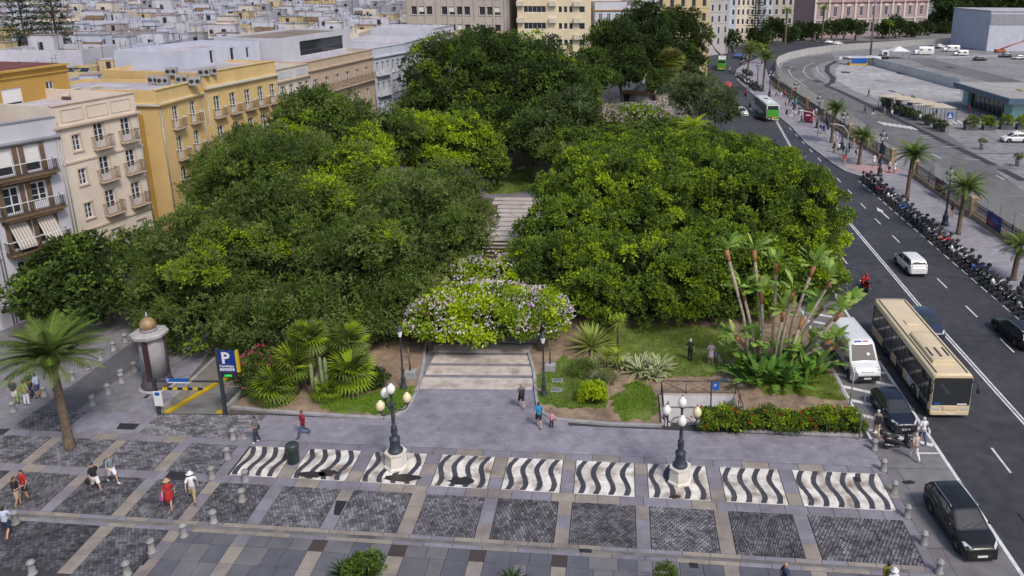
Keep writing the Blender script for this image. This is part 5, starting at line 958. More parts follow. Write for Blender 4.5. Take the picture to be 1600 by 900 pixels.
def car(label, loc, rz, pm, L_=4.3, W=1.8, Ht=1.5, wb=2.65, fo=.85, r=.32, hood=.88, belt=.95, wsb=1.15, wst=.35, rgt=-1.45, rgb=-1.95, deck=None, cat='car', rails=False, group=None, name='car', tailup=False, plate='', roofm=None, pillars=True, trim=None, nose=.62):
    t = thing(name, label, cat, loc, rz, group); hl = L_/2; xf, xr = hl-fo, hl-fo-wb; sill = .22; N_ = 56
    deck = deck if deck is not None else belt
    xs = np.linspace(-hl, hl, N_); px_ = [-hl, -hl+.06, -hl+.25, rgb, rgb+.3, 0, wsb, hl-.45, hl-.12, hl]; pz = [deck*.8, deck*.95, deck, deck, belt, belt, belt, hood*.93, nose+.12, nose]
    ztop = smooth_interp(xs, px_, pz, .09)
    tt = np.abs(xs)/hl; wf = W/2*(1-.13*np.clip((tt-.72)/.28, 0, 1)**2.2-.10*np.clip((tt-.93)/.07, 0, 1)**2)
    rings = []
    for x, zt, w in zip(xs, ztop, wf):
        zb = sill+.1*max(0, (abs(x)-hl+.5)/.5)
        arch = 0
        for xc in (xf, xr):
            d = (r+.075)**2-(x-xc)**2
            if d > 0: arch = max(arch, r+math.sqrt(d))
        zo = max(zb, arch); zo = min(zo, zt-.2); h = zt-zo
        half = [(w*.55, zb if arch == 0 else max(zb, .3)), (w*.93, zo), (w*.995, zo+h*.08), (w, zo+h*.45), (w*.985, zo+h*.7), (w*.955, zo+h*.9), (w*.88, zt), (w*.5, zt+.025)]
        rings.append([(x, -y, z) for y, z in half]+[(x, 0, zt+.035)]+[(x, y, z) for y, z in reversed(half)])
    body = MB(); body.loft(rings, 0, closed=True, cap=True)
    # cabin
    nx = 40; cx = np.linspace(rgb, wsb, nx); zr = smooth_interp(cx, [rgb, rgt, rgt+.45, (rgt+wst)/2, wst-.3, wst, wsb], [belt, Ht-.1, Ht-.02, Ht, Ht-.02, Ht-.06, belt], .05); cab = []; V = []
    for x, z in zip(cx, zr):
        h = max(z-belt, .012); w = W/2*(.9-.0*x); k = h/(Ht-belt); tl = .17*k
        V.append([(x, -w, belt-.03), (x, -w+.01, belt+.05*h), (x, -w+tl*.72, belt+h*.86), (x, -w+tl*.95, belt+h*.96), (x, -(w-tl)*.82, belt+h), (x, 0, belt+h*1.02+.01), (x, (w-tl)*.82, belt+h), (x, w-tl*.95, belt+h*.96), (x, w-tl*.72, belt+h*.86), (x, w-.01, belt+.05*h), (x, w, belt-.03)])
    parts = {'windshield': MB(), 'rear_window': MB(), 'side_window': [MB() for _ in range(6)]}; xb = (xf+xr)/2-.05
    for i in range(nx-1):
        xm = (cx[i]+cx[i+1])/2
        for j in range(10):
            q = [V[i][j], V[i+1][j], V[i+1][j+1], V[i][j+1]]; tgt = body
            if j in (1, 8) and (rgb+.28 < xm < wsb-.22) and not abs(xm-xb) < .05 and not (pillars and abs(xm-(rgt+.28)) < .06 and L_ > 4.0):
                s = 0 if xm > xb else (1 if xm > rgt+.28 or L_ <= 4.0 else 2); tgt = parts['side_window'][s*2+(j == 8)]
            elif j in (4, 5) and xm > wst+.02 and xm < wsb-.03: tgt = parts['windshield']
            elif j in (4, 5) and xm < rgt-.01 and xm > rgb+.05: tgt = parts['rear_window']
            tgt.add(q[::-1] if True else q, [(0, 1, 2, 3)], 1 if (tgt is body and roofm and j in (3, 4, 5, 6)) else 0, tgt is body)
    body.build('body', [pm, roofm or pm], t)
    parts['windshield'].build('windshield', M_vglass, t); parts['rear_window'].build('rear_window', M_vglass, t)
    for m in parts['side_window']:
        if m.f: m.build('side_window', M_vglass, t)
    for x in (xf, xr):
        for s in (-1, 1):
            wheel(t, (x, s*(W/2-.13), r), r, .22); a = MB(); n = 12
            ring = lambda q, y: [(x+q*math.cos(math.pi*j/n), y, r+q*math.sin(math.pi*j/n)) for j in range(n+1)]
            y0 = s*(W/2+.004); A_, B_ = ring(r+.03, y0), ring(r+.085, y0); a.add(A_+B_, [(j, j+1, n+2+j, n+1+j) if s < 0 else (n+1+j, n+2+j, j+1, j) for j in range(n)]); C_ = ring(r+.075, s*(W/2-.32)); a.add(ring(r+.075, y0)+C_, [(j, j+1, n+2+j, n+1+j) if s > 0 else (n+1+j, n+2+j, j+1, j) for j in range(n)]); a.build('wheel_arch', M_black, t)
    for s in (-1, 1):
        b = MB(); b.add([(hl-.03, s*W*.30, nose-.02), (hl-.14, s*W*.43, nose+.0), (hl-.5, s*W*.462, hood-.10), (hl-.42, s*W*.42, hood-.03), (hl-.13, s*W*.29, nose+.14)], [(0, 1, 2, 3, 4) if s > 0 else (4, 3, 2, 1, 0)]); 
        o = b.build('headlight', M_head, t); o.location = (.03, s*.015, .03)
        b = MB(); zt = deck; b.add([(-hl+.02, s*W*.30, zt-.33), (-hl+.02, s*W*.33, zt-.12), (-hl+.2, s*W*.46, zt-.1), (-hl+.25, s*W*.46, zt-.3)], [(0, 1, 2, 3) if s < 0 else (3, 2, 1, 0)]) if not tailup else b.add([(-hl+.06, s*W*.36, deck-.2), (rgb+.08, s*W*.36, belt+.32), (rgb+.32, s*W*.425, belt+.3), (-hl+.24, s*W*.465, deck-.2)], [(0, 1, 2, 3) if s < 0 else (3, 2, 1, 0)])
        o = b.build('tail_light', M_tail, t); o.location = (-.035, s*.012, 0)
        b = MB(); b.ell((wsb-.42, s*(W/2+.09), belt+.08), (.08, .11, .075), 8, 5); b.build('mirror', pm if trim is None else M_black, t)
        for x in (xb+.25, xb-.75): b = MB(); b.box((x, s*(W/2-.01), belt-.16), (.2, .03, .035)); b.build('door_handle', pm, t)
        b = MB(); b.box(((xf+xr)/2, s*(W/2-.005), sill+.09), (wb-2*r-.25, .03, .09)); b.build('sill', M_black, t)
        if rails: b = MB(); b.tube([(wst-.15, s*(W*.37), Ht-.02), (wst-.3, s*W*.375, Ht+.045), (rgt+.35, s*W*.375, Ht+.05), (rgt+.15, s*W*.37, Ht-.02)], .02, 6); b.build('roof_rail', M_chrome, t)
    b = MB(); b.box((hl-.02, 0, .43), (.06, W*.55, .2)); b.build('grille', M_black, t); b = MB(); b.box((hl-.02, 0, .26), (.09, W*.8, .1)); b.box((-hl+.03, 0, .3), (.09, W*.8, .13)); b.build('bumper', M_black if trim else pm, t)
    b = MB(); b.box((hl+.016, 0, .4), (.015, .5, .11)); b.build('number_plate', M_plate_n, t); b = MB(); b.box((-hl-.012, 0, deck*.62), (.02, .5, .11)); b.build('number_plate', M_plate_n, t)
    b = MB(); b.tube([(wsb-.1, -.5, belt+.09), (wsb-.3, .1, belt+.22)], .012, 4); b.tube([(wsb-.1, 0, belt+.09), (wsb-.3, .6, belt+.22)], .012, 4); b.build('wiper', M_black, t)
    return t
NP = paint('black', (.012, .012, .014)); NB = paint('navy', (.014, .017, .032)); PW = paint('white', (.72, .72, .73)); PR = paint('red', (.4, .015, .02)); PB = paint('blue', (.02, .1, .4)); PS = paint('silver', (.4, .41, .42), .3, .5); PG = paint('grey', (.08, .085, .1))
S_, N2 = -math.pi/2, math.pi/2          # heading towards / away from the viewer
def at(x, y, dx=0, dy=0, z=0): p = P(x, y, z); return (p.x+dx, p.y+dy, z)
car('black seven-seat car with chrome roof rails parked on the apron by the bollards', (17.35, 33.35, 0), S_+math.radians(4), NP, 4.7, 1.86, 1.66, 2.75, .9, .35, .98, 1.05, 1.35, .45, -1.85, -2.25, rails=True, nose=.7)
car('dark blue hatchback parked in the hatched bay behind the delivery van scooter', (17.55, 43.8, 0), S_+math.radians(3), NB, 4.1, 1.72, 1.44, 2.5, .8, .3, .86, .9, 1.1, .25, -1.4, -1.95, plate='')
car('dark navy car with bright headlights driving beside the beige bus', (24.35, 56.6, 0), S_, paint('steelblue', (.03, .04, .075)), 4.5, 1.84, 1.5, 2.7, .9, .32, .9, .95, 1.25, .35, -1.4, -2.0)
car('white people carrier with tall tail lights driving away', (28.0, 69.9, 0), N2+math.radians(2), PW, 4.35, 1.82, 1.62, 2.7, .85, .33, .95, 1.0, 1.35, .5, -1.85, -2.08, tailup=True, trim=1)
car('black hatchback half hidden behind the dome tree', (24.0, 91.2, 0), N2+math.radians(4), NP, 4.3, 1.8, 1.46, 2.6, .85, .32, .88, .93, 1.15, .3, -1.6, -2.0)
car('black estate car with silver roof rails driving in the outer lane', (31.0, 55.2, 0), N2+math.radians(3), NP, 4.8, 1.84, 1.47, 2.8, .9, .33, .88, .93, 1.2, .35, -2.0, -2.3, rails=True)
car('white car entering the outer lane at the dark tarmac seam', (26.9, 38.9, 0), N2, PW, 4.3, 1.8, 1.5, 2.6)
p = P(1192, 187); car('dark saloon overtaking the green coach', (p.x, p.y, 0), N2+.35, NB, 4.7, 1.82, 1.43, 2.8, .9, .33, .88, .93, 1.2, .3, -1.2, -1.85, deck=.95)
p = P(1159, 182); car('white small SUV coming round the bend beside the grey-green tree', (p.x, p.y+1.5, 0), S_+.25, PW, 4.2, 1.82, 1.62, 2.6, .85, .34, .95, 1.0, 1.2, .4, -1.7, -2.05, rails=True)
p = P(1138, 138); car('red small car climbing the bend behind the far green bus', (p.x, p.y+1.5, 0), N2+.1, PR, 3.9, 1.7, 1.5, 2.45, .75, .31, .9, .95, 1.1, .3, -1.5, -1.85)
p = P(1091, 119); car('white hatchback half hidden by trees at the bend', (p.x, p.y, 0), S_+.5, PW, 4.2, 1.8, 1.5, 2.6)
for (x, y), a, pm_, lb in (((1155, 90), .3, PB, 'bright blue car parked at the bend by the palms'), ((1166, 93), .3, NP, 'black car parked beside the bright blue one'), ((1296, 68), .1, PW, 'white car passing the pink palace fence'), ((1309, 70), .1, PW, 'white SUV on the road behind the white port fence'), ((1103, 78), .2, PR, 'small red car at the foot of the scaffolded block')): p = P(x, y); car(lb, (p.x, p.y, 0), a, pm_, 4.3, 1.8, 1.5, 2.6)
for (x, y), a, pm_, lb in (((1531, 95), 0, NP, 'black car parked on the port quay road'), ((1570, 90), 3.1, NP, 'dark SUV parked on the quay beside the silver car'), ((1590, 93), 3.1, PS, 'silver car parked on the quay'), ((1381, 92), 0, NP, 'black car beside the white hoarding and gazebo'), ((1460, 76), .05, NB, 'dark car parked by the motorhome'), ((1470, 75), .05, PW, 'white van-like car parked near the motorhome')): p = P(x, y); car(lb, (p.x, p.y, 0), a, pm_, 4.4, 1.8, 1.55, 2.6, rails='SUV' in lb)
p = P(1585, 222); car('white SUV with black arches on the terminal forecourt', (p.x, p.y, 0), math.pi, PW, 4.6, 1.86, 1.68, 2.69, .92, .36, 1.0, 1.06, 1.3, .45, -1.75, -2.2, rails=True, trim=1, nose=.75)
# ---- delivery van
vx, vy, va = 16.95, 50.6, S_+math.radians(4)
van = thing('delivery_van', 'tall white delivery van with blue and red lettering parked in the hatched bay', 'van', (vx, vy, 0), va)
L_, W, Ht = 5.6, 2.02, 2.5; hl = L_/2; rings = []
for x in np.linspace(-hl, hl, 46):
    zt = float(smooth_interp(np.array([x]), [-hl, -hl+.05, .95, 1.25, 2.0, 2.62, hl-.08, hl], [Ht-.12, Ht, Ht, Ht-.1, 1.32, 1.1, .85, .7], .08)[0]); w = W/2*(1-.1*max(0, (x-hl+.7)/.7)**2); arch = 0
    for xc in (hl-1.0, hl-1.0-3.4):
        d = .43**2-(x-xc)**2
        if d > 0: arch = max(arch, .35+math.sqrt(d))
    zo = min(max(.28, arch), zt-.2); h = zt-zo; k = min(1, max(0, (zt-1.2)/1.3)); half = [(w*.6, max(.28, min(zo, .35))), (w*.95, zo), (w, zo+.05*h), (w, zo+h*.5), (w-.03*k, zo+h*.72), (w-.09*k, zo+h*.94), (w-.16, zt), (w*.45, zt+.02)]
    rings.append([(x, -y, z) for y, z in half]+[(x, 0, zt+.025)]+[(x, y, z) for y, z in reversed(half)])
b = MB(); b.loft(rings); b.build('body', PW, van)
n = 9
for i in range(n): b = MB(); y = -.75+1.5*i/(n-1); b.box((-.9, y, Ht+.025), (3.5, .05, .03)); b.build('roof_rib', PW, van)
def slope(x): return float(smooth_interp(np.array([x]), [-hl, -hl+.05, .95, 1.25, 2.0, 2.62, hl-.08, hl], [Ht-.12, Ht, Ht, Ht-.1, 1.32, 1.1, .85, .7], .08)[0])
b = MB(); b.add([(1.98, -.86, slope(1.98)+.03), (1.98, .86, slope(1.98)+.03), (1.33, .74, slope(1.33)+.045), (1.33, -.74, slope(1.33)+.045)], [(0, 1, 2, 3)]); b.build('windshield', M_vglass, van)
b = MB(); b.box((1.72, .35, slope(1.72)+.05), (.18, .2, .01), 0, 0, 1, ('Y', .95)); b.build('paper_note', M_plate_n, van)
for s in (-1, 1):
    y = s*(W/2+.005); b = MB(); b.add([(1.95, y, 1.25), (.95, y, 1.25), (.95, y-s*.05, 1.95), (1.35, y-s*.055, 1.95)], [(0, 1, 2, 3) if s < 0 else (3, 2, 1, 0)]); b.build('side_window', M_vglass, van)
    for x in (hl-1.0, hl-4.4): wheel(van, (x, s*(W/2-.14), .35), .35, .24)
    b = MB(); b.box((1.65, s*(W/2+.16), 1.4), (.12, .22, .34)); b.build('mirror', M_black, van); b = MB(); b.box((-.4, s*(W/2+.005), .62), (2.6, .03, .12)); b.build('side_moulding', M_black, van)
    b = MB(); b.ell((hl-.32, s*.78, .98), (.2, .16, .2), 8, 6); b.build('headlight', M_head, van); b = MB(); b.box((-hl-.005, s*.9, 1.2), (.03, .14, .6)); b.build('tail_light', M_tail, van)
M_sblue = mat('livery_blue', (.01, .09, .35), .4, 0, .03, 3); M_sred = mat('livery_red', (.5, .012, .03), .4, 0, .03, 3)
for s in (-1, 1):
    b = MB(); y = s*(W/2+.008); b.add([(-2.2, y, 1.35), (-.75, y, 1.35), (-.75, y-s*.03, 1.85), (-2.2, y-s*.03, 1.85)], [(0, 1, 2, 3) if s < 0 else (3, 2, 1, 0)]); b.build('blue_block', M_sblue, van)
    text('SEUR', .62, M_sred, van, (.1, s*(W/2+.012), 1.6), (0, s, 0), bold=.012)
text('SEUR', .16, M_sred, van, (1.17, .3, Ht-.035), (.55, 0, .83), (-.83, 0, .55), .003); b = MB(); b.box((1.17, -.25, Ht-.04), (.13, .5, .012), 0, 0, 1, ('Y', .55)); b.build('blue_block', M_sblue, van)
b = MB(); b.box((hl-.02, 0, .48), (.14, W*.86, .36)); b.build('bumper', M_black, van); b = MB(); b.box((hl+.055, 0, .5), (.015, .5, .11)); b.build('number_plate', M_plate_n, van); b = MB(); b.box((hl-.1, 0, .88), (.06, .9, .06)); b.build('grille', M_black, van)
# ---- buses
def rbox_rings(xs, w, z0, z1, rr=.12, taper=None):
    R_ = []
    for x in xs:
        k = taper(x) if taper else 1.; ww = w/2*k
        half = [(ww*.7, z0), (ww-.03, z0), (ww, z0+.05), (ww, z1-rr*1.6), (ww-rr*.35, z1-rr*.5), (ww-rr, z1), (ww*.5, z1+.03)]; R_.append([(x, -y, z) for y, z in half]+[(x, 0, z1+.035)]+[(x, y, z) for y, z in reversed(half)])
    return R_
def bus(label, loc, rz, L_, W, Ht, kind):
    t = thing('bus', label, 'bus', loc, rz); hl = L_/2; city = kind == 'city'
    c1 = mat('bus_cream', (.62, .5, .33), .35, 0, .04, 1) if city else mat('bus_white', (.7, .71, .7), .35, 0, .04, 1); c2 = mat('bus_green', (.06, .3, .03), .35, 0, .05, 1)
    tp = lambda x: 1-.04*max(0, (abs(x)-hl+.4)/.4)**2
    xs = np.linspace(-hl, hl, 30); b = MB(); wheels_x = (hl-2.75, -hl+3.3); b.loft(rbox_rings(xs, W, .3, Ht, .12, tp)); body = b.build('body', c2 if kind == 'green' else c1, t)
    yb = W/2+.006
    for s in (-1, 1):
        yy = s*yb; z0, z1 = (1.12, Ht-.42) if city else (1.55, Ht-.35)
        band = MB(); band.box((0 if city else .2, s*(W/2), (z0+z1)/2), (L_-.5, .012, z1-z0+.14)); band.build('window_band', M_black, t)
        n = 9; xe = np.linspace(-hl+.5, hl-.5, n+1)
        for i in range(n): g = MB(); g.box(((xe[i]+xe[i+1])/2, s*(W/2+.008), (z0+z1)/2), ((xe[i+1]-xe[i])-.1, .012, z1-z0)); g.build('side_window', M_vglass, t)
        if city:
            if s < 0:
                for x in (hl-1.1, .5, -hl+4.9-1.0): 
                    d = MB(); d.box((x, s*(W/2+.012), 1.45), (1.25, .02, 2.2)); o = d.build('door', M_vglass, t); f = MB()
                    for dx in (-.62, 0, .62): f.box((x+dx, s*(W/2+.02), 1.45), (.06, .02, 2.2))
                    f.build('door_frame', M_black, o)
                d = MB(); d.box((-2.2, s*(W/2+.01), .75), (1.9, .015, .62)); d.build('advert_panel', mat('advert', (.12, .12, .3), .5, 0, .5, 2.5), t); d = MB(); d.box((2.5, s*(W/2+.01), .8), (1.4, .015, .5)); d.build('advert_panel', mat('advert_pale', (.4, .42, .5), .5, 0, .4, 2.5), t)
            g = MB(); g.box((hl-.5, s*(W/2+.004), .42), (.9, .012, .26)); g.build('green_skirt', mat('bus_dark_green', (.02, .09, .03), .4), t)
        else:
            g = MB(); g.box((-hl+1.9, s*(W/2+.005), 1.0), (3.6, .012, 1.15)); g.build('green_panel', c2, t)
        for x in wheels_x:
            a = MB(); n = 14; a.add([(x+.58*math.cos(math.pi*j/n), s*(W/2+.011), .42+.58*math.sin(math.pi*j/n)) for j in range(n+1)]+[(x-.58, s*(W/2+.011), .29), (x+.58, s*(W/2+.011), .29)], [tuple(range(n+3)) if s < 0 else tuple(reversed(range(n+3)))]); a.build('wheel_arch', M_black, t); wheel(t, (x, s*(W/2-.13), .48), .48, .32)
        m = MB(); m.tube([(hl-.05, s*(W/2-.1), Ht-.35), (hl+.28, s*(W/2+.12), Ht-.4), (hl+.3, s*(W/2+.2), Ht-.6)], .035, 6); m.ell((hl+.3, s*(W/2+.2), Ht-.85), (.09, .13, .25), 8, 6); m.build('mirror', M_black, t)
        h = MB(); h.box((hl-.02, s*.92, .72), (.07, .42, .16)); h.build('headlight', M_head, t); h = MB(); h.box((-hl-.005, s*1.05, 1.1), (.03, .16, .4)); h.build('tail_light', M_tail, t)
    fz0, fz1 = (1.0, Ht-.15) if city else (1.1, Ht-.2)
    f = MB(); f.box((hl-.005, 0, (fz0+fz1)/2), (.05, W*.93, fz1-fz0)); f.build('windshield', M_vglass, t); f = MB(); f.box((hl+.03, 0, Ht-.36), (.02, W*.86, .34)); f.build('destination_sign', M_black, t)
    f = MB(); f.box((hl+.0, 0, .42), (.09, W*.9, .2)); f.build('bumper', c1, t); f = MB(); f.box((hl+.05, 0, .42), (.02, .52, .11)); f.build('number_plate', M_plate_n, t); f = MB(); f.box((hl+.012, .0, .78), (.06, .9, .26)); f.build('front_panel', c1, t)
    if city:
        f = MB(); f.box((hl+.03, -.85, 1.12), (.01, .4, .12)); f.build('blue_card', M_sblue, t); f = MB(); f.box((hl+.03, .7, 1.08), (.01, .6, .1)); f.build('white_card', M_plate_n, t)
        for s in (-1, 1): f = MB(); f.box((0, s*(W/2-.3), Ht+.05), (L_-.7, .05, .03)); f.build('roof_seam', M_black, t)
        f = MB(); f.loft([[(x, y, z) for y, z in ((-.78, Ht), (-.74, Ht+.17), (-.62, Ht+.24), (.62, Ht+.24), (.74, Ht+.17), (.78, Ht))] for x in (.3, .42, 4.3, 4.45)]); o = f.build('roof_unit', c1, t)
        for y in (-.52, .52): f = MB(); f.box((3.2, y, Ht+.245), (1.2, .14, .012)); f.build('vent_grille', M_black, o)
        for k in range(5): f = MB(); f.lathe([(.11, 0), (.11, .015)], 12, 0, (2.75+.26*k, 0, Ht+.243)); f.build('fan_opening', M_black, o)
        f = MB(); f.bev((-1.6, 0, Ht+.07), (.75, .8, .08), .02); f.build('roof_hatch', c1, t)
    else:
        f = MB(); f.box((-hl+.0, 0, 1.45), (.05, W*.94, 2.0)); f.build('rear_panel', c2, t); f = MB(); f.box((-hl-.012, 0, Ht-.62), (.05, W*.82, .75)); f.build('rear_window', M_vglass, t); f = MB(); f.box((-hl-.03, 0, .82), (.02, 1.7, .2)); f.build('amber_strip', M_amber, t); f = MB(); f.box((-hl-.03, 0, .55), (.02, .5, .12)); f.build('number_plate', M_plate_n, t)
        for x in (1.2, -2.): f = MB(); f.bev((x, 0, Ht+.07), (.9, .8, .1), .02); f.build('roof_hatch', M_black if x > 0 else c1, t)
        f = MB(); f.box((-hl+.3, 0, Ht+.04), (.5, W*.8, .05)); f.build('green_roof_edge', c2, t); f = MB(); f.box((.25, 0, Ht+.015), (L_-1.3, W*.86, .05)); f.build('white_roof', PW, t)
    return t
bus('cream city bus with black window band and roof air unit in the kerb lane', (21.05, 49.6, 0), S_, 12., 2.55, 3.05, 'city')
p = P(1210, 190); bus('green and white coach pulled up at the crowded pavement', (p.x-.5, p.y+6, 0), N2+math.radians(1), 12, 2.5, 3.3, 'coach'); p = P(1130, 111); bus('green bus with white roof rounding the far bend', (p.x+.3, p.y+6, 0), N2-math.radians(8), 12, 2.5, 3.3, 'green')
# ---- motorbikes
def scooter(label, col, topbox=True, screen=True, group='motorbikes parked along the avenue kerb'):
    t = thing('motorbike', label, 'motorbike', (0, 0, 0), 0, group); b = MB()
    sec = lambda x, w, z0, z1: [(x, -w, z0), (x, -w*1.05, (z0+z1)/2), (x, -w*.6, z1), (x, w*.6, z1), (x, w*1.05, (z0+z1)/2), (x, w, z0)]
    b.loft([sec(-.95, .05, .68, .78), sec(-.7, .15, .45, .82), sec(-.35, .17, .35, .8), sec(0, .15, .3, .62), sec(.2, .15, .28, .42), sec(.42, .17, .28, .46)]); b.build('body', col, t)
    b = MB(); b.loft([sec(.38, .16, .3, .5), sec(.5, .19, .45, .95), sec(.62, .16, .55, 1.05), sec(.74, .05, .6, .9)]); b.build('front_fairing', col, t)
    b = MB(); b.loft([[(x, -w, z), (x, -w*.7, z+h), (x, w*.7, z+h), (x, w, z)] for x, w, z, h in ((-.85, .08, .8, .08), (-.6, .15, .8, .1), (-.2, .16, .76, .08), (.05, .11, .72, .06))]); b.build('seat', M_black, t)
    for x in (-.62, .78): wheel(t, (x, 0, .27), .27, .13)
    b = MB(); b.tube([(.78, .09, .27), (.6, .09, .7)], .03, 6); b.tube([(.78, -.09, .27), (.6, -.09, .7)], .03, 6); b.build('fork', M_metal, t)
    b = MB(); b.tube([(.42, -.36, 1.03), (.52, -.15, 1.08), (.52, .15, 1.08), (.42, .36, 1.03)], .018, 6); b.build('handlebar', M_black, t)
    for s in (-1, 1): b = MB(); b.tube([(.5, s*.25, 1.07), (.48, s*.33, 1.25)], .01, 4); b.ell((.48, s*.34, 1.29), (.02, .07, .05), 8, 5); b.build('mirror', M_black, t)
    if screen: b = MB(); b.add([(.66, -.17, 1.0), (.66, .17, 1.0), (.5, .14, 1.38), (.5, -.14, 1.38)], [(0, 1, 2, 3), (3, 2, 1, 0)]); b.build('windscreen', mat('smoked_screen', (.1, .11, .12), .15, 0, .05, 3), t)
    b = MB(); b.tube([(-.3, -.2, .3), (-.9, -.22, .42)], [.04, .055], 7); b.build('exhaust', M_metal, t); b = MB(); b.box((-.97, 0, .74), (.05, .18, .07)); b.build('tail_light', M_tail, t); b = MB(); b.ell((.72, 0, .82), (.04, .09, .07), 8, 5); b.build('headlight', M_head, t)
    if topbox: b = MB(); b.lathe([(.1, 0), (.2, .05), (.23, .14), (.2, .26), (.1, .31)], 10, 0, (-.92, 0, .9)); b.build('top_box', M_black, t)
    b = MB(); b.box((-.1, .16, .15), (.04, .25, .03)); b.build('side_stand', M_black, t); return t
protos = [scooter('black scooter with top box in the kerbside motorbike row', NP), scooter('grey scooter with tall screen in the kerbside motorbike row', PG, False, True), scooter('white scooter in the kerbside motorbike row', PW, False, False), scooter('black bare motorbike without screen in the kerbside motorbike row', NP, False, False), scooter('dark red scooter in the kerbside motorbike row', PR, True, False), scooter('silver scooter with top box in the kerbside motorbike row', PS, True, True), scooter('blue scooter in the kerbside motorbike row', PB, False, True)]
used = set(); rr = random.Random(3); order = [0, 1, 0, 3, 5, 0, 1, 4, 3, 0, 2, 1, 5, 3, 0, 6, 0, 1, 3, 2]
def place_bike(i, loc, rz, grp=None, lab=None):
    pr = protos[i]
    if i not in used and lab is None: used.add(i); pr.location = loc; pr.rotation_euler = (0, 0, rz); o = pr
    else: o = dup(pr, loc, rz, lab, grp)
    o.rotation_euler = (math.radians(-9), 0, rz); return o
y = 103.8; k = 0
while y > 55.5:
    place_bike(order[k % 20] if k else 0, (34.05+rr.uniform(-.15, .15), y, .03), math.pi+math.radians(28+rr.uniform(-7, 7))); y -= rr.uniform(.82, 1.12); k += 1
for j, (a, c, n) in enumerate((((1156, 122), (1186, 144), 24), ((1160, 102), (1178, 88), 12), ((1164, 112), (1172, 120), 8))):
    A, B = P(*a), P(*c)
    for i in range(n): q = A.lerp(B, i/(n-1)); place_bike(order[(i*3+j) % 20], (q.x+rr.uniform(-.3, .3), q.y+rr.uniform(-.3, .3), .15 if j == 0 else .04), rr.uniform(2.6, 3.4), 'motorbikes crowded at the far bend', 'scooter in the crowded motorbike group at the far bend')
p = P(1402, 701); place_bike(0, (p.x, p.y, .01), math.radians(8), 'lone parked scooter', 'black scooter with red tail light parked in front of the dark blue hatchback').rotation_euler = (math.radians(-6), 0, math.radians(4))
# ================================================================ EAST PAVEMENT AND PORT
M_pav = tilemat('pavement_east', (.27, .255, .285), .8, .6, .014, 0, dirt=.3, mcol=.82)
KERB = [(35.2, -20), (35.2, 104.2), (33.9, 105.6)]+px((1320, 268), (1300, 255), (1260, 225), (1238, 200), (1187, 157), (1170, 142), (1152, 126), (1149, 117), (1152, 108), (1163, 100), (1190, 89))
FEN = px((1204, 128), (1213, 138), (1229, 149), (1255, 167), (1290, 192), (1325, 216), (1357, 235), (1381, 250), (1396, 260))+[(41.2, 107.8), (41.2, 92), (41.2, 74), (41.2, 55), (41.2, -20)]
b = MB(); b.prism(KERB+FEN, -.01, SW); pav = struct(b.build('pavement', M_pav))
kerb([(35.2, 50), (35.2, 104.2), (33.9, 105.6)]+KERB[3:12], .16, .15, pav, 2.2)
flat('pink_paving', [(34.6, 104.6), (41, 108), (40.6, 112.5), (33.4, 112)], SW+.004, tilemat('pink_paving', (.38, .25, .24), .4, .4, .01), pav)
M_och_stone = mat('ochre_stone', (.33, .25, .16), .85, 0, .18, 2, .3, dirt=.4); M_ironk = mat('fence_iron', (.03, .03, .034), .6, .3, .1, 4)
def fence(label, pts, pil, z0=SW):
    t = thing('railing_fence', label, 'fence', (pts[0][0], pts[0][1], z0)); o0 = Vector((pts[0][0], pts[0][1]))
    for i in range(len(pts)-1):
        a, c = Vector(pts[i])-o0, Vector(pts[i+1])-o0; d = c-a; n = max(1, round(d.length/4.5)); an = math.atan2(d.y, d.x)
        for k in range(n):
            L_ = d.length/n; m = a+d*(k+.5)/n; b = MB(); b.bev((0, 0, .3), (L_-.02, .45, .6), .05); b.build('wall_block', M_och_stone, t, (m.x, m.y, 0), an)
            r = MB(); nb = int(L_/.16)
            for j in range(nb): r.box((-L_/2+L_*(j+.5)/nb, 0, 1.3), (.028, .028, 1.45))
            r.box((0, 0, 1.95), (L_, .05, .05)); r.box((0, 0, .72), (L_, .05, .05)); r.box((0, 0, 1.6), (L_, .04, .04)); r.box((-L_/2, 0, 1.3), (.09, .09, 1.7)); r.build('railing', M_ironk, t, (m.x, m.y, 0), an)
    for q in pil: b = MB(); b.box((0, 0, 1.15), (.75, .75, 2.3)); b.bev((0, 0, 2.42), (.95, .95, .26), .08); b.box((0, 0, .25), (.9, .9, .5)); b.build('pillar', M_och_stone, t, (q[0]-o0.x, q[1]-o0.y, 0))
    return t
fence('iron railing on ochre stone wall beside the parked motorbikes', [(41.2, 104.4), (41.2, 50)], [(41.2, 104.8), (41.2, 86.5), (41.2, 73.5), (41.2, 61)])
fence('iron railing on ochre stone wall behind the pavement crowd', FEN[:9], px((1217, 140), (1238, 154), (1262, 172), (1289, 191), (1328, 217), (1357, 235), (1394, 259)))
def banner(label, c, rz, w, h, cols):
    t = thing('banner', label, 'banner', (c[0], c[1], SW+.55), rz); b = MB(); b.box((0, 0, h/2), (w, .03, h)); b.build('cloth', mat('banner_'+str(cols[0]), cols[0], .6, 0, .55, 1.6), t)
    for i, cc in enumerate(cols[1:]): o = blob(0, 0, w*.26, h*.16, 0, mat('banner_'+str(cc), cc, .6, 0, .3, 2), t, 'print_patch', 9, .4); o.location = (w*(-.2+.25*(i % 3)), -.02, h*(.32+.2*(i % 3))); o.rotation_euler = (math.pi/2, 0, 0); o2 = o
    return t
banner('red and green floral banner tied to the iron railing', (40.85, 95.2), -N2, 3.2, 1.6, [(.1, .02, .04), (.06, .2, .05), (.5, .15, .05), (.02, .15, .25)])
banner('deep blue banner with red streak tied to the iron railing', (40.85, 80.5), -N2, 3.4, 1.7, [(.015, .03, .16), (.3, .03, .04), (.02, .08, .3)])
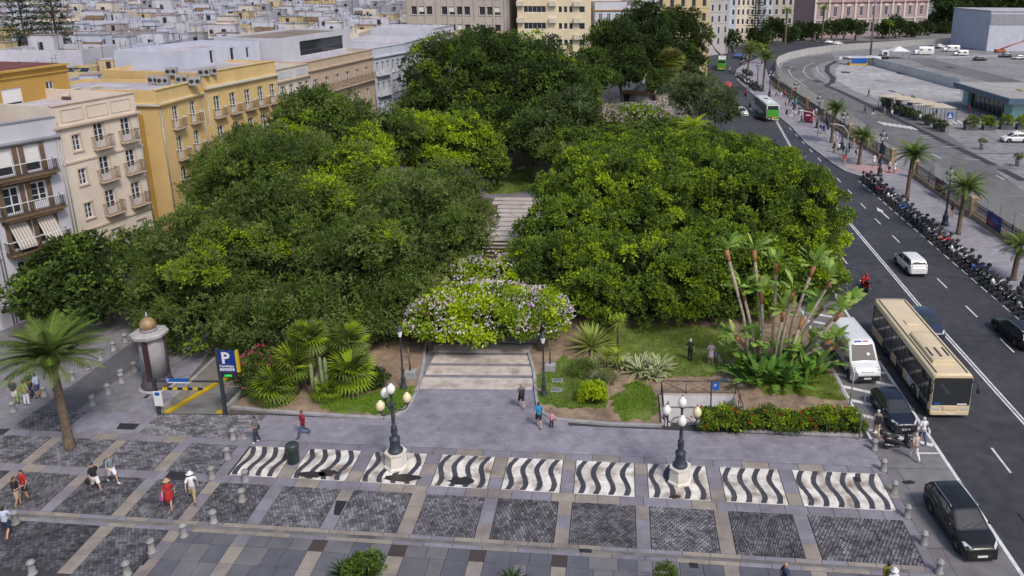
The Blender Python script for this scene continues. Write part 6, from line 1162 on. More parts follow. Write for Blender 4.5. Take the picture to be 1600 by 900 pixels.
banner('small dark blue poster on the railing near the gate', (P(1381, 247).x-.4, P(1381, 247).y, 0), -N2, 1.8, 1.6, [(.02, .03, .1), (.03, .15, .5)])
banner('green and red poster behind the pavement crowd', (P(1249, 165).x-.35, P(1249, 165).y, 0), -N2-.3, 2.6, 1.6, [(.05, .12, .09), (.35, .08, .05)])
# port ground
M_conc = mat('port_concrete', (.21, .203, .21), .85, 0, .25, .7, .15, dirt=.8, dirtcol=(.15, .145, .15)); M_yard = mat('yard_pale', (.33, .32, .325), .9, 0, .25, .5, .15, dirt=.8, dirtcol=(.22, .21, .21)); M_oldasph = mat('worn_asphalt', (.13, .125, .13), .85, 0, .22, .6, .2, dirt=.4)
b = MB(); b.add([(*q, .012) for q in FEN[::-1]+px((1212, 106), (1216, 100), (1232, 93), (1262, 86), (1300, 80.5), (1340, 77.5), (1400, 73.5), (1480, 68.5), (1545, 64))+[(330, 340), (330, -20)]], [tuple(range(len(FEN)+11))]); port = struct(b.build('port_ground', M_conc))
flat('port_road', [(44, -20), (53.5, -20), (53.5, 100)]+px((1475, 205), (1400, 178), (1345, 155), (1300, 135), (1272, 120), (1268, 108), (1285, 98), (1305, 94), (1300, 84), (1250, 90), (1222, 100), (1218, 112), (1240, 130), (1290, 163), (1345, 197), (1400, 232))+[(44, 108)], .018, M_oldasph, port)
flat('pale_yard', px((1305, 108), (1318, 97), (1352, 98), (1420, 118), (1500, 140), (1502, 158), (1440, 166), (1385, 160), (1335, 142), (1308, 126)), .02, M_yard, port)
stripe(px((1308, 95), (1293, 103), (1292, 112), (1302, 122), (1300, 129), (1290, 134), (1315, 144), (1360, 166), (1420, 195), (1480, 224), (1540, 252), (1600, 283)), 1.5, port, 'tar_strip', .024, M_patch)
flat('quay_road', px((1420, 92), (1455, 92), (1530, 110), (1600, 128), (1600, 142), (1520, 122), (1450, 105)), .02, M_oldasph, port); flat('quay_edge', px((1465, 89), (1560, 86), (1560, 88.5), (1465, 91.5)), .03, M_yard, port)
for pts in (((1282, 131), (1262, 120), (1255, 112), (1258, 104), (1272, 97)), ((1276, 104), (1278, 112), (1290, 122)), ((1238, 104), (1232, 110), (1238, 120), (1262, 137))): stripe(px(*pts), .16, port, 'lane_marking', .026)
for i in range(7): x = 1372+i*8; stripe(px((x, 190+i*1.2), (x+13, 196+i*1.2)), .5, port, 'crossing_bar', .027)
for i in range(6): x = 1460+i*9; stripe(px((x, 188.5), (x+9, 193.5)), .5, port, 'crossing_bar', .027)
for a in (((1437, 212), (1452, 212)), ((1440, 215), (1458, 215)), ((1472, 229.5), (1496, 229.5)), ((1456, 240), (1470, 248)), ((1556, 274), (1569, 281)), ((1424, 222), (1436, 228)), ((1508, 248), (1531, 250))): stripe(px(*a), .16, port, 'lane_marking', .026)
# wear on the port tarmac: patches, seams, tyre marks
for i in range(46):
    x, y = RNG.uniform(46, 150), RNG.uniform(60, 250)
    if x > 54+y*.45: continue
    w_, l_ = RNG.uniform(.8, 3.5), RNG.uniform(1.5, 9); a = RNG.uniform(-.3, .3)+(1.57 if i % 3 else 0); c_, s_ = math.cos(a), math.sin(a)
    flat('tarmac_patch', [(x+dx*c_-dy*s_, y+dx*s_+dy*c_) for dx, dy in ((-l_/2, -w_/2), (l_/2, -w_/2), (l_/2, w_/2), (-l_/2, w_/2))], .0285+i*.0002, [M_oldasph, M_patch, M_conc][i % 3], port)
for i in range(26): x, y = RNG.uniform(46, 120), RNG.uniform(70, 240); a = RNG.uniform(0, 3); L_ = RNG.uniform(6, 30); stripe([(x, y), (x+L_*.5*math.cos(a)+1, y+L_*.5*math.sin(a)), (x+L_*math.cos(a), y+L_*math.sin(a))], RNG.uniform(.1, .3), port, 'tyre_mark', .04, M_oldasph if i % 2 else M_patch)
# white mesh fence
M_wm = mat('white_mesh', (.5, .49, .47), .7, 0, .06, 3)
def meshfence(label, pts, h=2.0, z0=.012):
    t = thing('mesh_fence', label, 'fence', (pts[0][0], pts[0][1], z0)); o0 = Vector(pts[0][:2]); cache = {}
    for i in range(len(pts)-1):
        a, c = Vector(pts[i][:2])-o0, Vector(pts[i+1][:2])-o0; d = c-a; n = max(1, round(d.length/3.2)); L_ = round(d.length/n, 2)
        if L_ not in cache:
            b = MB(); nb = int(L_/.13)
            for j in range(nb): b.box((-L_/2+L_*(j+.5)/nb, 0, h/2+.05), (.075, .02, h-.12))
            b.box((0, 0, h), (L_, .05, .05)); b.box((0, 0, .06), (L_, .05, .05)); b.box((-L_/2, 0, h/2), (.09, .09, h+.1)); cache[L_] = b.mesh('mesh_panel', M_wm)
        for k in range(n): m = a+d*(k+.5)/n; put('mesh_panel', cache[L_], t, (m.x, m.y, 0), math.atan2(d.y, d.x))
    return t
meshfence('white mesh fence running behind the iron railing to the gate', [(44.2, 50), (44.2, 105.5)]); meshfence('white mesh fence of the port road curving round the bend', px((1372, 232), (1335, 205), (1300, 183), (1270, 162), (1240, 141), (1222, 127), (1214, 116), (1212, 107), (1216, 100), (1232, 93), (1262, 86), (1300, 80.5), (1340, 77.5), (1400, 73.5), (1480, 68.5), (1545, 64)), 2.4)
A, B = P(1350, 98), P(1500, 140); t = thing('hoarding', 'long white hoarding wall across the pale port yard', 'hoarding', A); n = 22; d = (B-A)
for i in range(n): b = MB(); b.box((0, 0, 1.25), (d.length/n-.03, .12, 2.5)); b.build('panel', mat('hoarding_white', (.52, .52, .52), .7, 0, .08, 1, dirt=.2), t, tuple(d*(i+.5)/n), math.atan2(d.y, d.x))
# terminal building
A, B = P(1503, 163), P(1579, 190); L_ = (B-A).length; M_teal = mat('teal_panel', (.27, .45, .47), .6, 0, .06, 1); M_fascia = mat('fascia_blue', (.07, .11, .17), .5, 0, .06, 1); t = thing('terminal', 'low terminal with wide blue-grey roof edge, teal walls and glass front', 'building', A, math.atan2(B.y-A.y, B.x-A.x))
b = MB(); b.box((1.2, 5, 1.9), (2.4, 10, 3.8)); b.build('teal_wall', M_teal, t); b = MB(); b.box((L_-1.5, 8.9, 1.9), (3.0, 17.8, 3.8)); b.build('teal_wall', M_teal, t); b = MB(); b.box((L_/2, 18, 1.9), (L_, .3, 3.8)); b.build('rear_wall', M_teal, t)
for i in range(8): x0 = 2.5+(L_-5.6)*i/8; g = MB(); g.box((x0+(L_-5.6)/16, .8, 1.8), ((L_-5.6)/8-.12, .06, 3.5)); g.build('glass_pane', M_vglass, t); g = MB(); g.box((x0, .75, 1.8), (.1, .14, 3.6)); g.build('mullion', M_metal, t)
b = MB(); b.box((L_/2+1, 8, 4.3), (L_+3, 20.5, 1.1)); b.build('roof_fascia', M_fascia, t); b = MB(); b.box((L_/2+1, 8, 4.87), (L_+2.4, 19.9, .06)); b.build('roof', mat('roof_grey', (.3, .285, .28), .9, 0, .15, .5), t); b = MB(); b.box((L_*.6, 6, 4.95), (2.6, 1.2, .25)); b.build('roof_vent', mat('vent_yellow', (.35, .3, .08), .7), t)
# shade sails
M_sail = mat('sail_cloth', (.45, .38, .3), .85, 0, .06, 3)
for i in range(5):
    p0 = P(1390+i*18, 176+i*4.5); t = thing('shade_sail', 'beige shade sail on grey posts outside the terminal', 'canopy', (p0.x, p0.y, .02), .35, 'beige shade sails outside the terminal'); b = MB(); b.add([(0, 0, 3.1), (5.2, .4, 2.7), (5.0, 4.4, 3.2), (.2, 4, 2.8), (2.6, 2.2, 2.75)], [(0, 1, 4), (1, 2, 4), (2, 3, 4), (3, 0, 4)]); b.build('sail', M_sail, t)
    for x, y, h in ((0, 0, 3.2), (5.2, .4, 2.8), (5, 4.4, 3.3), (.2, 4, 2.9)): b = MB(); b.tube([(x, y, 0), (x, y, h)], .05, 6); b.build('post', M_rail, t)
M_pot = mat('planter_grey', (.09, .09, .1), .7, 0, .1, 3); M_cpot = mat('planter_concrete', (.28, .28, .3), .85, 0, .12, 3)
def planter(label, x, y, kind, group):
    p = P(x, y); t = thing('planter', label, 'planter', (p.x, p.y, .02), 0, group)
    if kind == 'round': b = MB(); b.lathe([(.5, 0), (.62, .8), (.66, .85), (.56, .85), (.5, .7)], 12); b.build('pot', M_pot, t); put('shrub', crown([(np.array([0, 0, 1.25]), np.array([.75, .75, .6]))], .4, .22, 30, (('grey', 4), ('deep', 4)), 4, zmin=.6), t)
    elif kind == 'box': b = MB(); b.bev((0, 0, .5), (2.2, 1.2, 1.0), .04); b.build('pot', M_pot, t); put('shrub', crown([(np.array([0, 0, 1.5]), np.array([1.1, .8, .8]))], .5, .35, 16, (('straw', 4), ('bright', 3), ('mid', 3)), 4, zmin=.8), t)
    else: b = MB(); b.lathe([(.3, 0), (.34, 1.0), (.42, 1.1), (.42, 1.2), (.34, 1.2)], 12); b.build('pot', M_cpot, t); put('shrub', crown([(np.array([0, 0, 1.45]), np.array([.5, .5, .25]))], .3, .2, 30, (('olive', 4), ('straw', 2)), 4, zmin=1.0), t)
for x, y in ((1381, 166), (1388, 169), (1403, 163), (1422, 165), (1401, 177), (1411, 181), (1419, 184), (1430, 188), (1449, 196), (1462, 202), (1472, 206)): planter('round dark tub with clipped shrub by the terminal crossing', x, y, 'round', 'round shrub tubs by the terminal crossing')
for x, y in ((1516, 203), (1544, 203), (1571, 202), (1597, 202)): planter('rectangular dark planter with yellowish shrub on the forecourt', x, y, 'box', 'rectangular planters on the terminal forecourt')
for x, y, lb in ((1533, 234, 'slim concrete planter on the tarmac facing the white SUV'), (1589, 260, 'slim concrete planter alone on the open tarmac'), (1537, 195, 'slim concrete planter between the rectangular ones')): planter(lb, x, y, 'slim', None)
# yard tent truck, gazebo, motorhome, hall, mast
p = P(1333, 101); t = thing('market_trailer', 'white roofed trailer with blue tarpaulin and yellow base in the port yard', 'trailer', (p.x, p.y, .02), .15); b = MB(); b.box((1.5, 0, 2.4), (8.5, 4, .25)); b.box((-.0, 1.9, 1.9), (8, .1, 1)); b.build('roof', PW, t); b = MB(); b.box((1.0, -1.9, 1.6), (5, .15, 2.0)); b.build('tarpaulin', M_sblue, t); b = MB(); b.box((1, -.8, .35), (6, 2.2, .7)); b.build('yellow_base', mat('machine_yellow', (.5, .3, .03), .6), t)
for x in (-2.6, 5.5): b = MB(); b.tube([(x, -1.9, 0), (x, -1.9, 2.3)], .06, 6); b.build('post', M_rail, t)
b = MB(); b.box((7.0, .3, 1.3), (3, 4, 2.6)); b.build('white_cabin', PW, t)
p = P(1403, 91); t = thing('gazebo', 'white pyramid gazebo beside the port gate cabin', 'gazebo', (p.x, p.y, .02)); b = MB(); b.add([(-3, -3, 2.6), (3, -3, 2.6), (3, 3, 2.6), (-3, 3, 2.6), (0, 0, 4.2)], [(0, 1, 4), (1, 2, 4), (2, 3, 4), (3, 0, 4)]); b.build('canopy', PW, t)
for x in (-2.9, 2.9):
    for y in (-2.9, 2.9): b = MB(); b.tube([(x, y, 0), (x, y, 2.6)], .07, 6); b.build('post', M_metal, t)
b = MB(); b.box((-5, 0, 1.4), (2.4, 3, 2.8)); b.box((-5, -1.52, 1.7), (1.4, .03, 1), 1); tag(b.build('gate_cabin', [PW, M_vglass], None, (p.x, p.y, .02)), 'small white gate cabin beside the gazebo', 'cabin')
def boxvan(label, x, y, L_, Ht, rz=0.): 
    p = P(x, y); t = thing('motorhome', label, 'motorhome', (p.x, p.y, .02), rz); b = MB(); b.loft(rbox_rings(np.linspace(-L_/2, L_/2-1.3, 8), 2.2, .4, Ht, .15)); b.loft(rbox_rings(np.linspace(L_/2-1.5, L_/2, 6), 2.0, .4, Ht*.62, .2)); b.build('body', PW, t)
    for s in (-1, 1):
        for x in (L_/2-1, -L_/2+1.4): wheel(t, (x, s*.95, .34), .34, .22)
        for x in (-L_/4, L_/6): g = MB(); g.box((x, s*1.105, Ht*.65), (1.0, .02, .5)); g.build('side_window', M_vglass, t)
    g = MB(); g.box((L_/2-.55, 0, Ht*.55), (.6, 1.7, .4)); g.build('windshield', M_vglass, t)
boxvan('large white motorhome parked in the port yard', 1442, 86, 7, 3, 3.2); boxvan('white camper van parked beyond the motorhome', 1485, 81, 6, 2.5, 3.1); boxvan('low white van parked by the quay edge', 1500, 87, 5, 2.0, 3.1)
A = P(1541, 80); t = thing('port_hall', 'white and pale blue port hall at the edge of the quay', 'building', A, .06); b = MB(); b.box((30, 15, 7.5), (60, 30, 15)); b.build('wall', W_blue, t); b = MB(); b.box((30, -.06, 12), (59.9, .2, 4)); b.build('grey_band', W_grey, t); b = MB(); b.box((30, 15, 15.1), (60.6, 30.6, .3)); b.build('roof', R_roof, t)
p = P(1560, 82); t = thing('boom_lift', 'orange boom lift parked against the port hall', 'machine', (p.x, p.y-1, .02)); b = MB(); b.box((0, 0, .8), (3.5, 2.2, .9)); b.build('chassis', mat('lift_orange', (.4, .12, .03), .6), t); b = MB(); b.tube([(0, 0, 1.2), (5.5, 0, 3.4), (9, 0, 4.6)], [.3, .25, .2], 6); b.build('boom', mat('lift_orange', (.4, .12, .03)), t); b = MB(); b.box((9.4, 0, 5.0), (1.5, 1.4, 1.1)); b.build('basket', M_metal, t)
for x in (-1.2, 1.2):
    for s in (-1, 1): wheel(t, (x, s*1.0, .45), .45, .3)
p = P(1360, 86); t = thing('light_mast', 'very tall grey light mast in the port yard', 'mast', (p.x, p.y, .02)); b = MB(); b.tube([(0, 0, 0), (0, 0, 34)], [.42, .2], 10); b.build('pole', M_metal, t); b = MB(); b.lathe([(1.2, 0), (1.3, .3), (.3, .5)], 12, 0, (0, 0, 33.5)); b.build('lamp_ring', M_metal, t)
# ================================================================ STREET FURNITURE
M_li = mat('lamp_iron', (.045, .055, .075), .5, .3, .1, 5); M_globe_w = mat('globe_white', (.75, .74, .7), .3, 0, .04, 3, spec=.6); M_globe_y = mat('globe_yellowed', (.7, .6, .38), .35, 0, .08, 3, spec=.6); M_plinth = mat('plinth_marble', (.66, .62, .56), .6, 0, .08, 2, dirt=.6, dirtcol=(.4, .28, .14))
def grand_lamp(label, base, ang, yel):
    t = thing('globe_lamp', label, 'street lamp', base); b = MB(); b.lathe([(.78, 0), (.78, .12), (.68, .2), (.62, .95), (.7, 1.02), (.7, 1.1)], 6, 0, sm=False, ph=.3); b.build('plinth', M_plinth, t)
    b = MB(); b.lathe([(.46, 1.1), (.46, 1.22), (.38, 1.3), (.33, 1.42), (.3, 1.9), (.34, 1.98), (.34, 2.05), (.2, 2.15), (.17, 2.3), (.22, 2.55), (.17, 2.78), (.2, 2.85), (.12, 2.92), (.11, 3.6), (.14, 3.66), (.1, 3.72), (.085, 4.3), (.15, 4.38), (.15, 4.5), (.08, 4.58), (.07, 5.05), (.12, 5.1), (.12, 5.16)], 14); b.build('column', M_li, t)
    def globe(x, y, z, yl):
        g = MB(); g.lathe([(.1, 0), (.2, .08), (.27, .26), (.25, .45), (.16, .58), (.1, .62), (.1, .68), (.03, .72)], 14, 0, (x, y, z)); o = g.build('globe', M_globe_y if yl else M_globe_w, t); f = MB(); f.lathe([(.03, .7), (.05, .76), (.01, .86)], 8, 0, (x, y, z)); f.lathe([(.12, -.12), (.16, -.02), (.12, .03)], 10, 0, (x, y, z)); f.build('globe_cap', M_li, o)
    t.scale = (.9, .9, .885); globe(0, 0, 5.2, yel[0])
    for i, a in enumerate(ang):
        c, s = math.cos(a), math.sin(a); m = MB(); m.tube([(c*.08, s*.08, 4.2), (c*.35, s*.35, 3.98), (c*.7, s*.7, 4.02), (c*.9, s*.9, 4.2), (c*.92, s*.92, 4.4)], [.05, .05, .045, .045, .05], 7); m.tube([(c*.1, s*.1, 4.5), (c*.4, s*.4, 4.4), (c*.62, s*.62, 4.15)], .03, 5); m.build('arm', M_li, t); globe(c*.92, s*.92, 4.5, yel[i+1])
grand_lamp('globe lamp on white plinth standing on the damp stained mosaic', P(620, 728, .03), (.2, 2.3, 4.2), (False, True, False, True)); grand_lamp('globe lamp on white plinth in front of the stair entrance', P(1062, 751, .03), (.05, 2.9, 4.65), (False, True, False, False))
def lantern(t, x, y, z, s=1.):
    b = MB(); b.lathe([(.09*s, 0), (.19*s, .45*s)], 6, 0, (x, y, z), sm=False); o = b.build('lantern_glass', M_globe_w, t); b = MB(); b.lathe([(.23*s, .45*s), (.2*s, .55*s), (.1*s, .62*s), (.12*s, .7*s), (.03*s, .82*s)], 8, 0, (x, y, z)); b.lathe([(.05*s, -.08*s), (.11*s, 0)], 8, 0, (x, y, z)); b.build('lantern_cap', M_li, o)
def park_lamp(label, base, h):
    t = thing('park_lamp', label, 'street lamp', base); b = MB(); b.lathe([(.24, 0), (.24, .1), (.17, .2), (.14, .75), (.17, .8), (.1, .9), (.09, 1.3), (.11, 1.35), (.07, 1.45), (.05, h-.9), (.08, h-.86), (.04, h-.8)], 12); b.build('column', M_li, t); lantern(t, 0, 0, h-.78, 1.0)
park_lamp('single lantern lamp by the lawn corner left of the striped path', P(631, 607, .13), 4.6); park_lamp('single lantern lamp at the kerb right of the striped path', P(850, 618, .13), 4.6)
for x, y, Y, lb in ((846, 232, 99, 'slim lantern lamp on the lawn beyond the striped path'), (935, 205, 105, 'slim dark lamp beside the far pergola'), (1024, 145, 140, 'slim lantern lamp by the stone grotto')): c = PY(x, y, Y); park_lamp(lb, (c.x, c.y, 0), max(3.5, c.z+.7))
def avenue_lamp(label, base, h):
    t = thing('avenue_lamp', label, 'street lamp', base); b = MB(); b.lathe([(.42, 0), (.42, .3), (.33, .38), (.3, 1.0), (.36, 1.05), (.2, 1.2), (.17, 1.7), (.12, 1.8), (.08, h-1.5), (.13, h-1.45), (.07, h-1.35), (.06, h-.6)], 12); b.build('column', M_li, t)
    for a in (0, 2.09, 4.19): c, s = math.cos(a), math.sin(a); m = MB(); m.tube([(0, 0, h-1.5), (c*.3, s*.3, h-1.6), (c*.5, s*.5, h-1.3)], .035, 6); m.build('arm', M_li, t); lantern(t, c*.5, s*.5, h-1.22, .95)
    lantern(t, 0, 0, h-.55, .95)
for (bx, by, ty), lb in zip(((1476, 352, 262), (1374, 275, 204), (1315, 233, 173), (1277, 200, 148), (1202, 151, 110), (1183, 136, 99), (1597, 460, 372), (1241, 172, 127)), ('four-lantern iron lamp behind the motorbikes beside the blue banner', 'four-lantern iron lamp at the start of the motorbike row', 'four-lantern iron lamp near the shorter palm', 'four-lantern iron lamp beside the red advert stand', 'four-lantern iron lamp in front of the green coach', 'four-lantern iron lamp among the bend motorbikes', 'four-lantern iron lamp at the end of the motorbike row', 'four-lantern iron lamp close to the railing pillars')):
    p = P(bx, by, SW); avenue_lamp(lb, p, hgt(p, ty)-SW)
# bollards
M_boll = mat('bollard_stone', (.26, .25, .255), .75, 0, .14, 4, .2, dirt=.4)
bm1 = MB(); bm1.lathe([(.25, 0), (.25, .06), (.19, .1), (.165, .62), (.2, .66), (.2, .72), (.16, .8), (.05, .83)], 14); bm1 = bm1.mesh('bollard', M_boll); bm2 = MB(); bm2.lathe([(.205, .64), (.22, .68), (.2, .73), (.205, .64)], 14); bm2 = bm2.mesh('cap_ring', mat('bollard_pale', (.32, .31, .31), .7, 0, .1, 4))
def bollard(p, label, group): t = tag(put('bollard', bm1, None, p, RNG.uniform(0, 3)), label, 'bollard', group); put('cap_ring', bm2, t); t.scale = (.84, .84, .92)
zz = lambda x, y: (x*480/1350, 580+y*480/1350)
for q in ((410, 150), (475, 100), (535, 52)): bollard(P(*zz(*q), .03), 'stone bollard on the park side of the cobbled side lane', 'bollards on the park side of the side lane')
for q in ((60, 180), (195, 110), (320, 40)): bollard(P(*zz(*q), .03), 'stone bollard on the house side of the cobbled side lane', 'bollards on the house side of the side lane')
for x, y in ((137, 577), (158, 563), (178, 548), (196, 535), (211, 580), (190, 592)): bollard(P(x, y, .03), 'stone bollard farther up the cobbled side lane', 'bollards farther up the side lane')
for q in ((1025, 300), (1000, 385), (932, 470), (1080, 485), (1065, 570), (940, 665), (810, 725), (668, 795), (560, 895), (145, 890), (68, 670)): bollard(P(*zz(*q), .035), 'stone bollard standing loose on the cobbled square', 'bollards on the cobbled square')
for x, y in ((1366, 703), (1380, 735), (1397, 770), (1417, 808), (1443, 850), (1467, 895)): bollard(P(x, y, .03), 'stone bollard in the row between mosaics and parked black car', 'bollards beside the parking apron')
# litter bin
t = thing('litter_bin', 'dark green cylindrical litter bin on the mosaic edge', 'bin', P(459, 722, .03)); b = MB(); b.lathe([(.3, 0), (.33, .05), (.33, .85), (.36, .9), (.36, 1.0)], 16); b.build('body', mat('bin_green', (.02, .035, .035), .5, 0, .1, 4), t); b = MB(); b.lathe([(.37, 1.0), (.37, 1.12), (.3, 1.2), (.1, 1.23)], 16); b.build('lid', mat('bin_lid', (.028, .045, .045), .45), t)
# advertising column with tiled dome
c0 = P(247, 603, .02); t = thing('advertising_column', 'round advertising column with cornice and tiled dome beside the parking ramp', 'kiosk', c0); M_dred = mat('dark_red_wood', (.04, .018, .022), .6, 0, .15, 4); M_ccol = mat('column_plaster', (.24, .235, .245), .8, 0, .1, 3, dirt=.3)
b = MB(); b.lathe([(1.15, 0), (1.15, .12), (1.05, .14)], 24); b.build('step', M_kerb, t); b = MB(); b.lathe([(.95, .12), (.98, .3), (.86, .42), (.86, .75), (.8, .82)], 22); b.build('base', mat('column_base', (.07, .055, .065), .6, 0, .15, 4), t); b = MB(); b.lathe([(.74, .8), (.74, 3.6)], 22); b.build('drum', M_ccol, t)
for a in (.6, 2.7, 4.8): b = MB(); b.box((math.cos(a)*.78, math.sin(a)*.78, 2.2), (.16, .3, 2.8), 0, a); b.build('pilaster', M_dred, t)
for a, cc in ((3.4, (.5, .52, .6)), (3.9, (.2, .35, .5))): b = MB(); n = 6; b.add([(.755*math.cos(a+.22*(i/n-.5)*2), .755*math.sin(a+.22*(i/n-.5)*2), z) for z in (1.4, 2.6) for i in range(n+1)], [(i, i+1, n+2+i, n+1+i) for i in range(n)]); b.build('poster', mat('poster'+str(cc), cc, .7, 0, .4, 5), t)
b = MB(); b.lathe([(.85, 3.58), (.95, 3.7), (1.12, 3.8), (1.15, 3.98), (.95, 4.05), (.5, 4.1)], 8, 0, sm=False, ph=.39); b.build('cornice', mat('cornice_pale', (.36, .34, .33), .75, 0, .1, 3, dirt=.3), t); b = MB(); b.lathe([(.5, 4.08), (.5, 4.25), (.42, 4.3)], 16); b.build('neck', M_ccol, t)
b = MB(); b.lathe([(.45, 4.28), (.52, 4.45), (.5, 4.65), (.38, 4.85), (.2, 5.0), (.08, 5.06)], 16); b.build('dome', mat('dome_tiles', (.24, .15, .07), .5, 0, .45, 9, dirt=.7, dirtcol=(.3, .3, .22)), t); b = MB(); b.lathe([(.08, 5.05), (.14, 5.15), (.06, 5.25), (.02, 5.45)], 10); b.build('finial', M_metal, t)
# parking ramp
x0, x1, y0, y1 = RAMP; M_ramp = tilemat('ramp_ribbed', (.27, .26, .25), 5, .16, .03, 0, mcol=.5); M_yline = mat('yellow_paint', (.55, .38, .01), .6, 0, .1, 3, dirt=.3); M_rwall = mat('ramp_wall', (.3, .29, .28), .85, 0, .12, 2, dirt=.4)
t = thing('parking_ramp', 'ribbed car ramp with yellow kerbs sinking to the underground car park', 'ramp', (x0, y0, 0)); W, D = x1-x0, y1-y0; dz = -3.2
b = MB(); b.quad((0, 0, 0), (W, 0, 0), (W, D, dz), (0, D, dz)); b.build('ramp_floor', M_ramp, t); b = MB()
for x, s in ((-.0, 1), (W, -1)): b.quad((x, 0, -.0), (x, D, dz), (x, D, .35), (x, 0, .35)); b.box((x-s*.12, D/2, .16), (.22, D, .4), 0)
b.quad((0, D, dz), (W, D, dz), (W, D, .4), (0, D, .4)); b.build('side_wall', M_rwall, t)
for x in (.22, W-.22):
    b = MB(); b.add([(x-.17, 0, .01), (x+.17, 0, .01), (x+.17, D, dz+.01), (x-.17, D, dz+.01), (x-.17, 0, .16), (x+.17, 0, .16), (x+.17, D, dz+.16), (x-.17, D, dz+.16)], [(4, 5, 6, 7), (0, 4, 7, 3), (1, 2, 6, 5), (0, 1, 5, 4)]); b.build('yellow_kerb', M_yline, t)
for x, h in ((-.2, 2.5), (W+.25, 4.6)): b = MB(); b.box((x, -.1, h/2), (.18, .18, h)); b.build('gantry_post', M_li, t)
b = MB(); b.box((W/2, -.1, 2.35), (W+.4, .1, .1)); b.build('gantry_beam', M_li, t); b = MB()
for i in range(9): b.box((.3+(W-.9)*(i+.5)/9, -.16, 1.85), ((W-.9)/9, .06, .16), i % 2)
b.build('height_bar', [M_yline, mat('bar_navy', (.015, .02, .06), .5)], t); b = MB(); b.box((W*.36, -.17, 2.42), (1.55, .06, .3)); o = b.build('sign_board', M_sblue, t); text('P', .3, M_plate_n, o, (W*.36-.62, -.205, 2.45), (0, -1, 0)); b = MB(); b.box((W*.36+.05, -.203, 2.31), (1.4, .01, .07)); b.build('white_strip', M_plate_n, o); b = MB(); b.box((W*.36+.8, -.17, 2.42), (.05, .062, .3)); b.build('yellow_edge', M_yline, o)
b = MB(); b.box((-.02, -.25, 1.2), (.5, .08, 1.0)); o = b.build('notice_board', M_plate_n, t); b = MB(); b.box((-.02, -.295, 1.55), (.3, .01, .22)); b.build('blue_square', M_sblue, o)
b = MB(); b.box((W+.82, -.1, 3.75), (1.08, .14, 1.42)); o = b.build('parking_sign', mat('sign_blue', (.008, .03, .2), .4, 0, .04, 3), t); text('P', 1.05, M_plate_n, o, (W+.76, -.18, 3.98), (0, -1, 0), bold=.03); text('Canalejas', .24, M_plate_n, o, (W+.78, -.18, 3.46), (0, -1, 0), bold=.004); b = MB(); b.box((W+.78, -.18, 3.22), (.9, .012, .16)); b.build('white_strip', M_plate_n, o); text('interparking', .15, M_sblue, o, (W+.78, -.19, 3.22), (0, -1, 0))
b = MB(); b.box((W+1.43, -.05, 3.75), (.13, .2, 1.46)); b.build('yellow_edge', M_yline, t); b = MB(); b.box((W+.78, -.1, 2.8), (1.0, .12, .28)); o = b.build('led_display', M_black, t); text('LIBRE', .2, mat('led_green', (.02, .3, .05), .5, emit=(.05, .8, .15, .8)), o, (W+.78, -.17, 2.8), (0, -1, 0))
# stairwell
x0, x1, y0, y1 = STAIR; t = thing('stair_entrance', 'white walled pedestrian stair entrance with iron railings', 'stairwell', (x0, y0, 0)); W, D = x1-x0, y1-y0; M_ws = mat('stair_white', (.62, .61, .63), .7, 0, .06, 2, dirt=.25)
b = MB(); zf = -1.7; b.quad((.004, 0, zf), (.004, D, zf), (.004, D, .3), (.004, 0, .3)); b.quad((0, D-.004, zf), (W, D-.004, zf), (W, D-.004, .3), (0, D-.004, .3)); b.quad((W-.004, D, zf), (W-.004, 0, zf), (W-.004, 0, .3), (W-.004, D, .3)); b.quad((2.4, .01, zf), (2.4, .01, .3), (W, .01, .3), (W, .01, zf)); b.quad((0, 0, zf), (W, 0, zf), (W, D, zf), (0, D, zf)); b.build('inner_wall', M_ws, t); b = MB(); b.box((W/2, D-.03, -.55), (W-.1, .04, .07)); b.build('hand_rail', M_metal, t)
for i in range(9): b = MB(); b.box((1.2, .17+.3*i, -.09-.17*i-.6), (2.35, .3, 1.2)); b.build('step', mat('stair_step', (.36, .31, .27), .75, 0, .1, 3), t)
b = MB(); b.box((-.12, D/2, .17), (.24, D+.3, .34)); b.box((W/2, D+.12, .17), (W+.48, .24, .34)); b.box((W+.12, D/2, .17), (.24, D, .34)); b.box((2.4+(W-2.4)/2, -.12, .17), (W-2.4+.24, .24, .34)); b.build('parapet', mat('parapet_stone', (.45, .36, .31), .75, 0, .12, 3), t)
b = MB()
for x in (0.15, 2.35): b.box((x, -.05, .35), (.3, .4, .7))
b.build('end_pier', M_ws, t)
def railrun(a, c, h=.95, cross=False):
    a, c = Vector(a), Vector(c); d = c-a; n = max(1, round(d.length/1.6)); b = MB(); up = Vector((0, 0, h)); b.tube([a+up, c+up], .025, 5); b.tube([a+up*.12, c+up*.12], .018, 5)
    for i in range(n+1): q = a+d*i/n; b.tube([q, q+up], .025, 5)
    for i in range(n): q, s = a+d*i/n, a+d*(i+1)/n; b.tube([q+up*.12, s+up], .014, 4); b.tube([q+up, s+up*.12], .014, 4)
    return b
for a, c in (((-.1, 0, .34), (-.1, D+.1, .34)), ((-.1, D+.1, .34), (W+.1, D+.1, .34)), ((W+.1, D+.1, .34), (W+.1, -.1, .34)), ((2.5, -.1, .34), (W+.1, -.1, .34))): railrun(a, c).build('railing', M_rail, t)
p = (x0+2.75, y0-.35, .02); t = thing('information_post', 'slim post with small blue parking plate at the stair entrance', 'sign', p); b = MB(); b.tube([(0, 0, 0), (0, 0, 3.1)], .045, 7); b.build('post', M_rail, t); b = MB(); b.box((.22, 0, 2.85), (.5, .06, .5)); o = b.build('plate', M_sblue, t); text('P', .3, M_plate_n, o, (.22, -.034, 2.9), (0, -1, 0))
